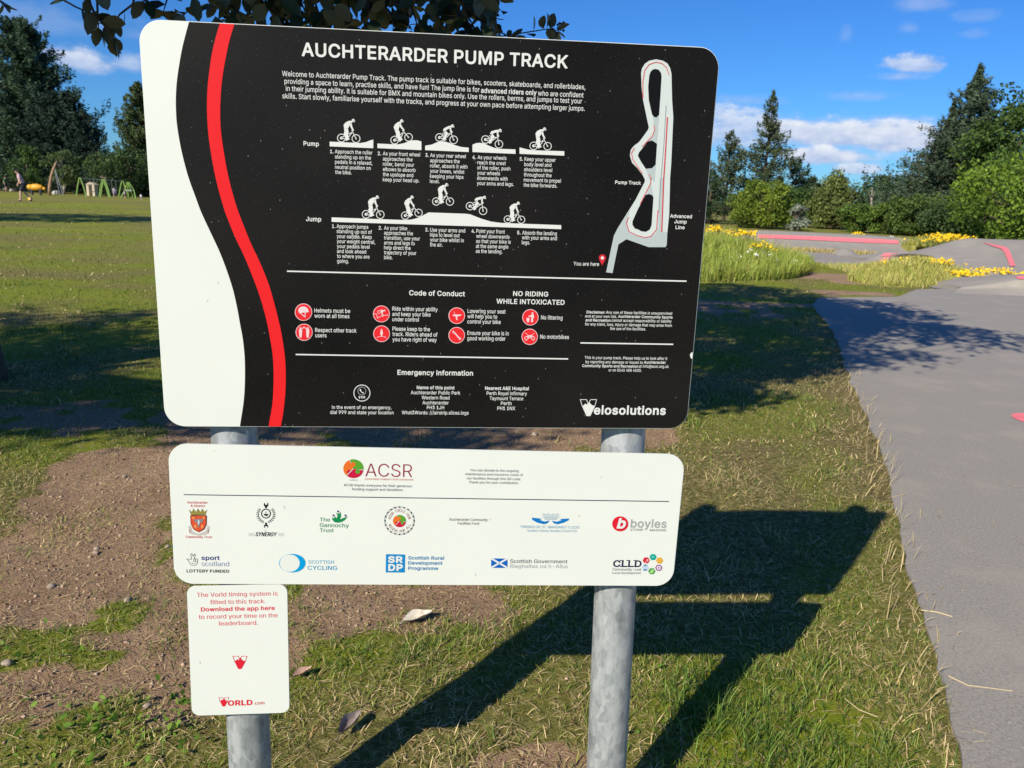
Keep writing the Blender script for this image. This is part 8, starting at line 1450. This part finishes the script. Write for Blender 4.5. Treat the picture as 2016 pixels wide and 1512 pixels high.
g = Geo(); g.tube([(-.3, -.1, hh * .5), (.3, -.1, hh * .5)], .025, 6); g.build('rung', M_STEEL, root)
c = ground_at(97, 385); d = c[1]; root = empty('log_mast', (c[0], c[1], 0), 0, 'curved log mast with two cables running down to the right', 'play mast')
pts = [at(97, 385, d), at(98, 366, d), at(101, 346, d), at(105, 333, d), at(110, 321, d)]; pts[0][2] = 0; o_ = np.array([c[0], c[1], 0]); g = Geo(); g.tube([p - o_ for p in pts], [.12, .115, .10, .085, .07], 10); g.build('log', M_LOG, root, True)
e0 = ground_at(154, 386); e0 = np.array([e0[0], d, 0])
for k in (0, 1): g = Geo(); g.tube([at(108, 332 + 4 * k, d) - o_, e0 + np.array([-.05 - .25 * k, 0, .02]) - o_], .022, 6); g.build('cable', M_STEEL, root)
for k in (-1, 1): g = Geo(); g.tube([np.array([-.0 + .28 * k, .3, 0]), np.array([.12 + .28 * k, .3, 1.25])], .03, 6); g.build('side_post', M_DARKM, root)
c = ground_at(74, 384); d = c[1]; k = d / F; root = empty('play_drum', (c[0], c[1], 0), 0, 'orange-yellow drum-shaped play piece on a dark stand', 'play drum')
g = Geo(); ax = [(-13, 0), (-9.5, 6.5), (3, 8.5), (10, 6), (14, 2.2)]; n = 18
def lathe_x(g, prof, z, n=18):
    vs = [(x * k, r * k * math.cos(2 * math.pi * j / n), z + r * k * math.sin(2 * math.pi * j / n)) for x, r in prof for j in range(n)]
    g.add(vs, [(i * n + j, i * n + (j + 1) % n, (i + 1) * n + (j + 1) % n, (i + 1) * n + j) for i in range(len(prof) - 1) for j in range(n)] + [tuple(range(n - 1, -1, -1)), tuple((len(prof) - 1) * n + j for j in range(n))])
lathe_x(g, [(-9.5, 5.2), (-6, 6.3), (2, 6.3), (9, 4.4), (12, 2.4)], 14.5 * k); g.build('drum', M_ORANGE, root, True)
g = Geo(); lathe_x(g, [(-17, 3.8), (-15, 4.9), (-11, 5.2), (-10.2, 4.9)], 14.5 * k); g.build('drum_end', M_ORANGE, root, True); g = Geo(); lathe_x(g, [(12.3, 2.6), (14, 3.3), (16, 2.6), (17, 1)], 12.5 * k); g.build('drum_nose', M_ORANGE, root, True)
for sx in (-10, 6): g = Geo(); g.box((sx * k, 0, 5.5 * k), (3.0 * k, 5 * k, 11 * k)); g.build('stand_leg', M_DARKM, root)
g = Geo(); g.box((-2 * k, 0, 9.8 * k), (24 * k, 6 * k, 2.2 * k)); g.build('stand_rail', M_DARKM, root)
c = ground_at(174, 386); d = c[1] + .7; c = np.array([c[0], d, 0]); k = d / F; root = empty('play_hut', tuple(c), 0, 'pale timber play hut with a dark doorway behind the swing', 'play hut')
for sx in (-5.5, 5.5): g = Geo(); g.box((sx * k, 0, 11 * k), (4.6 * k, 14 * k, 22 * k)); g.build('wall', M_HUT, root)
g = Geo(); g.box((0, 6 * k, 9 * k), (6.4 * k, 1.5 * k, 18 * k)); g.build('back_wall', M_DARKM, root)
g = Geo(); w_ = 9.5 * k; g.add([(-w_, -8 * k, 21.5 * k), (w_, -8 * k, 21.5 * k), (w_, 8 * k, 21.5 * k), (-w_, 8 * k, 21.5 * k), (0, -8 * k, 26 * k), (0, 8 * k, 26 * k)], [(0, 1, 4), (1, 2, 5, 4), (2, 3, 5), (3, 0, 4, 5), (3, 2, 1, 0)]); g.build('roof', M_HUT, root)
def rock(name, label, loc, s, mat, group=None, seed=1, sq=(1, .9, .7)):
    bm = bmesh.new(); bmesh.ops.create_icosphere(bm, subdivisions=3, radius=1)
    for v in bm.verts:
        n_ = float(fbm(np.array([v.co.x * 1.4 + seed * 3.1]), np.array([v.co.y * 1.4 + v.co.z * 1.9 + seed]), seed, 3)[0]); v.co *= (.72 + .56 * n_)
        v.co = Vector((v.co.x * sq[0] * s, v.co.y * sq[1] * s, v.co.z * sq[2] * s))
    me = bpy.data.meshes.new(name); bm.to_mesh(me); bm.free(); me.polygons.foreach_set('use_smooth', [True] * len(me.polygons))
    o = link(name, me, mat); o.location = loc; o.rotation_euler = (0, 0, seed * 1.7); return tag(o, label, 'rock', group)
for i, (px, py, s_, lb) in enumerate(((9, 376, .28, 'pale boulder at the far left of the playground'), (31, 377, .34, 'pinkish boulder left of the walking person'), (24, 377, .24, 'smaller boulder touching the pinkish one'), (110, 383, .30, 'white boulder right of the log mast'), (116, 379, .24, 'grey boulder behind the white one by the log mast'))):
    c = ground_at(px, py); rock('boulder', lb, (c[0], c[1], s_ * .45), s_, M_ROCK, 'boulders edging the playground', i + 2)

# ------------------------------------------------------------------ people
SKIN, HAIR = simple('skin', (.55, .33, .25), .6), simple('dark_hair', (.035, .022, .015), .7)
def skinned(name, joints, bones, mat, parent, root=0, lev=2):
    me = bpy.data.meshes.new(name); bm = bmesh.new(); lay = bm.verts.layers.skin.verify(); vs = []
    for (p, r) in joints:
        v = bm.verts.new(p); v[lay].radius = (r, r) if isinstance(r, (int, float)) else r; vs.append(v)
    vs[root][lay].use_root = True
    for a, b in bones: bm.edges.new((vs[a], vs[b]))
    bm.to_mesh(me); bm.free(); o = link(name, me, mat, parent)
    o.modifiers.new('skin', 'SKIN').use_smooth_shade = True; s = o.modifiers.new('subsurf', 'SUBSURF'); s.levels = s.render_levels = lev
    return o
def person(label, loc, h, face_az, shirt, shorts, shoe, pose='walk', group=None, hairc=None):
    root = empty('person', loc, face_az, label, 'person', group); root.scale = (h / 1.76,) * 3
    lean = .10 if pose == 'walk' else 0.0; lf, lb = (.16, -.34) if pose == 'walk' else (.06, -.02)
    # local: +y forward, +x right
    J = [((0, 0, .93), .125), ((0, .02 + lean * .4, 1.12), .115), ((0, .03 + lean, 1.34), .135), ((0, .03 + lean * 1.2, 1.47), .055), ((0, .06 + lean * 1.5, 1.56), .085), ((0, .075 + lean * 1.6, 1.66), .10), ((0, .065 + lean * 1.6, 1.73), .07),
         ((-.17, .03 + lean, 1.40), .062), ((-.22, .02 + lean * .5, 1.13), .046), ((-.22, .14 + lean * .6, .92), .036), ((-.215, .19 + lean * .6, .83), .03), ((.17, .03 + lean, 1.40), .062), ((.225, -.05 + lean * .4, 1.13), .046), ((.23, .03 + lean * .3, .90), .036), ((.23, .06 + lean * .3, .81), .03),
         ((-.09, 0, .88), .10), ((-.095, lf * .8, .50), .068), ((-.095, lf, .10), .045), ((-.095, lf + .13, .035), .036), ((.09, 0, .88), .10), ((.095, lb * .25 + .05, .50), .068), ((.095, lb, .15 if pose == 'walk' else .10), .045), ((.095, lb + .11, .05 if pose == 'walk' else .035), .036), ((0, .165 + lean * 1.6, 1.62), .022)]
    Bn = [(0, 1), (1, 2), (2, 3), (3, 4), (4, 5), (5, 6), (2, 7), (7, 8), (8, 9), (9, 10), (2, 11), (11, 12), (12, 13), (13, 14), (0, 15), (15, 16), (16, 17), (17, 18), (0, 19), (19, 20), (20, 21), (21, 22), (5, 23)]
    skinned('body', J, Bn, SKIN, root)
    g = lambda i, k=1.12, a=.012: (J[i][0], J[i][1] * k + a)
    mid_ = lambda i, j, t, r: (tuple(np.array(J[i][0]) * (1 - t) + np.array(J[j][0]) * t), r)
    skinned('shirt', [g(0, 1.08), g(1), g(2), g(7, 1.15), mid_(7, 8, .75, .066), g(11, 1.15), mid_(11, 12, .75, .066), mid_(2, 3, .5, .09)], [(0, 1), (1, 2), (2, 3), (3, 4), (2, 5), (5, 6), (2, 7)], shirt, root)
    skinned('shorts', [((0, 0, .94), .142), g(15, 1.15), mid_(15, 16, .95, .095), g(19, 1.15), mid_(19, 20, .95, .095)], [(0, 1), (1, 2), (0, 3), (3, 4)], shorts, root)
    for a, b in ((17, 18), (21, 22)): skinned('shoe', [(tuple(np.array(J[a][0]) - np.array([0, .04, .06])), .05), (tuple(np.array(J[b][0]) + np.array([0, .02, .0])), .043)], [(0, 1)], shoe, root, 0, 1)
    hx = np.array(J[5][0]); skinned('hair', [(tuple(hx + np.array([0, -.045, .0])), .092), (tuple(hx + np.array([0, -.02, .055])), .098), (tuple(hx + np.array([0, .03, .075])), .07)], [(0, 1), (1, 2)], hairc or HAIR, root, 1)
    return root
PKS, NAVY, BLKS = simple('pale_pink_cloth', (.62, .40, .44), .8), simple('navy_cloth', (.035, .035, .05), .8), simple('black_shoe', (.02, .02, .02), .6)
WHC, GRC, LIL = simple('white_cloth', (.68, .66, .70), .8), simple('green_cloth', (.015, .16, .07), .8), simple('lilac_cloth', (.34, .28, .42), .8)
c = ground_at(48, 396.5); person('person in a pale pink top and dark shorts stooping over a yellow ball', (c[0], c[1], 0), 1.78, R(112), PKS, NAVY, BLKS)
b_ = ground_at(62, 396); bm = bmesh.new(); bmesh.ops.create_uvsphere(bm, u_segments=20, v_segments=12, radius=.12); me = bpy.data.meshes.new('ball'); bm.to_mesh(me); bm.free(); me.polygons.foreach_set('use_smooth', [True] * len(me.polygons))
o = link('ball', me, simple('yellow_ball', (.85, .50, .02), .5)); o.location = (b_[0], b_[1] - .1, .12); tag(o, 'yellow ball at the feet of the person in pink', 'ball')
c = ground_at(234, 391); person('small child in a white top by the middle swing frame', (c[0], c[1] - .6, 0), .86, R(60), WHC, LIL, BLKS, 'stand')
c = ground_at(252, 391.5); person('small child in lilac under the climbing frame', (c[0], c[1] - .5, 0), .62, R(-40), LIL, NAVY, BLKS, 'stand')
c = ground_at(278, 395.5); person('toddler alone on the grass nearest the sign', (c[0], c[1], 0), .5, R(20), WHC, LIL, BLKS, 'stand')
c = ground_at(-2, 377); person('person in a green top cut off by the left edge', (c[0], c[1] + 1, 0), 1.3, R(-90), GRC, NAVY, BLKS, 'stand')

# ------------------------------------------------------------------ things lying on the ground
M_DRYL, M_GREYL, M_PINKL, M_STONE = simple('bleached_leaf', (.60, .54, .44), .8, 0, .2, .2, 60), simple('grey_dry_leaf', (.27, .22, .20), .8, 0, .2, .25, 60), simple('pinkish_dry_leaf', (.45, .29, .22), .8, 0, .2, .2, 60), simple('field_stone', (.33, .26, .20), .9, 0, .2, .25, 60, .3)
def dead_leaf(label, px, py, L_, rz, mat, curl=.35):
    c = ground_at(px, py); rows = []
    for i in range(9):
        u = i / 8; w = .30 * math.sin(math.pi * min(1, u * .93 + .05)) ** .8 * (1 - .25 * u); zc = curl * (u - .45) ** 2 * .8 + .06
        rows.append([(L_ * (u - .5), L_ * w * k * (1 - .35 * abs(k) * curl), L_ * (zc + abs(k) ** 1.6 * w * curl * 1.5 + .03 * math.sin(9 * u + 4 * k))) for k in (-1, -.5, 0, .5, 1)])
    g = Geo(); g.grid(rows); n_ = len(g.v); base = list(g.f); g.add([(p[0], p[1], p[2] - .0012) for p in g.v], [f[::-1] for f in base]); g.tube([(-L_ * .5, 0, L_ * .1), (-L_ * .68, .004, L_ * .03)], [.0012, .0008], 4)
    o = g.build('dry_leaf', mat, None, True); zb = float(bilerp_z(np.array([c[0]]), np.array([c[1]]))[0]); o.location = (c[0], c[1], zb + .012); o.rotation_euler = (.12, -.1, rz); return tag(o, label, 'leaf', 'dry leaves on the ground below the sponsor board')
dead_leaf('bleached curled leaf on the bare earth below the white board', 823, 1219, .105, R(28), M_DRYL, .5); dead_leaf('grey-brown twisted leaf in the grass near the bottom of the picture', 690, 1440, .09, R(62), M_GREYL, .8); dead_leaf('pinkish broken leaf right of the small white plate', 596, 1333, .06, R(40), M_PINKL, .6)
for i, (px, py, s_, lb) in enumerate(((15, 1312, .017, 'smooth round tan pebble in the grass at the left edge'), (252, 1180, .016, 'angular pale stone on the bare patch left of the plate'), (190, 1075, .014, 'flat stone on the bare earth far left'), (1052, 855, .022, 'grey stone lying on the bare earth between the boards'), (188, 1083, .012, 'small brown stone beside the flat one far left'),
    (245, 934, .016, 'pinkish stone at the edge of the dead turf'), (290, 1392, .012, 'half-buried stone left of the plate foot'), (330, 1075, .013, 'brown stone close to the left end of the sponsor board'), (100, 1150, .014, 'dusty stone low on the left bare patch'))):
    c = ground_at(px, py); rock('stone', lb, (c[0], c[1], float(bilerp_z(np.array([c[0]]), np.array([c[1]]))[0]) + s_ * .3), s_, M_STONE, 'stones on the bare ground', i + 11, (1, .8, .62))
def twig(label, pts, r, mat):
    P = [np.array(ground_at(*p)) + np.array([0, 0, .012 + r]) for p in pts]; P = [p + np.array([0, 0, max(0, float(bilerp_z(p[:1], p[1:2])[0]))]) for p in P]
    g = Geo(); g.tube(P, [r, r * .9] + [r * .7] * (len(P) - 2), 6); tag(g.build('straw_stem', mat), label, 'straw', 'long straw stems by the path')
M_STRAW = simple('pale_straw', (.60, .47, .26), .7)
twig('long straw stem lying across the near path edge', [(1866, 1338), (1905, 1357), (1955, 1363), (1992, 1368)], .0016, M_STRAW); twig('short thick straw poking over the middle of the path edge', [(1812, 1208), (1845, 1212), (1874, 1221)], .0022, M_STRAW)
twig('two-part straw on the path below the shadow corner', [(1738, 917), (1752, 903), (1762, 896)], .002, M_STRAW); twig('fine straw at the shadow corner on the path edge', [(1748, 985), (1778, 978), (1786, 974)], .0015, M_STRAW); twig('straw stem across the turf at the bottom right', [(1662, 1383), (1690, 1405), (1728, 1420)], .0014, M_STRAW)
# small broad-leaved weeds in the worn turf
wp = [np.stack([RNG.normal(cx, sx, n_), RNG.normal(cy, sy, n_)], 1) for cx, cy, sx, sy, n_ in ((-1.02, 1.87, .16, .07, 170), (-1.2, 1.72, .12, .08, 90), (-.88, 2.0, .05, .035, 60), (-1.5, 2.2, .12, .06, 40), (.55, 1.95, .2, .15, 30))]
wp = np.concatenate(wp); n_ = len(wp); zw = bilerp_z(wp[:, 0], wp[:, 1]) + RNG.uniform(.003, .02, n_); t = RNG.uniform(0, 1, (n_, 1))
o = leaves('low_weeds', np.column_stack([wp, zw]), RNG.normal(0, .6, (n_, 3)) + np.array([0, 0, .35]), .019 * RNG.uniform(.4, 1.4, n_), np.array([.10, .22, .02]) * (1 - t) + np.array([.20, .32, .04]) * t, M_LEAF, None); tag(o, kind='stuff')
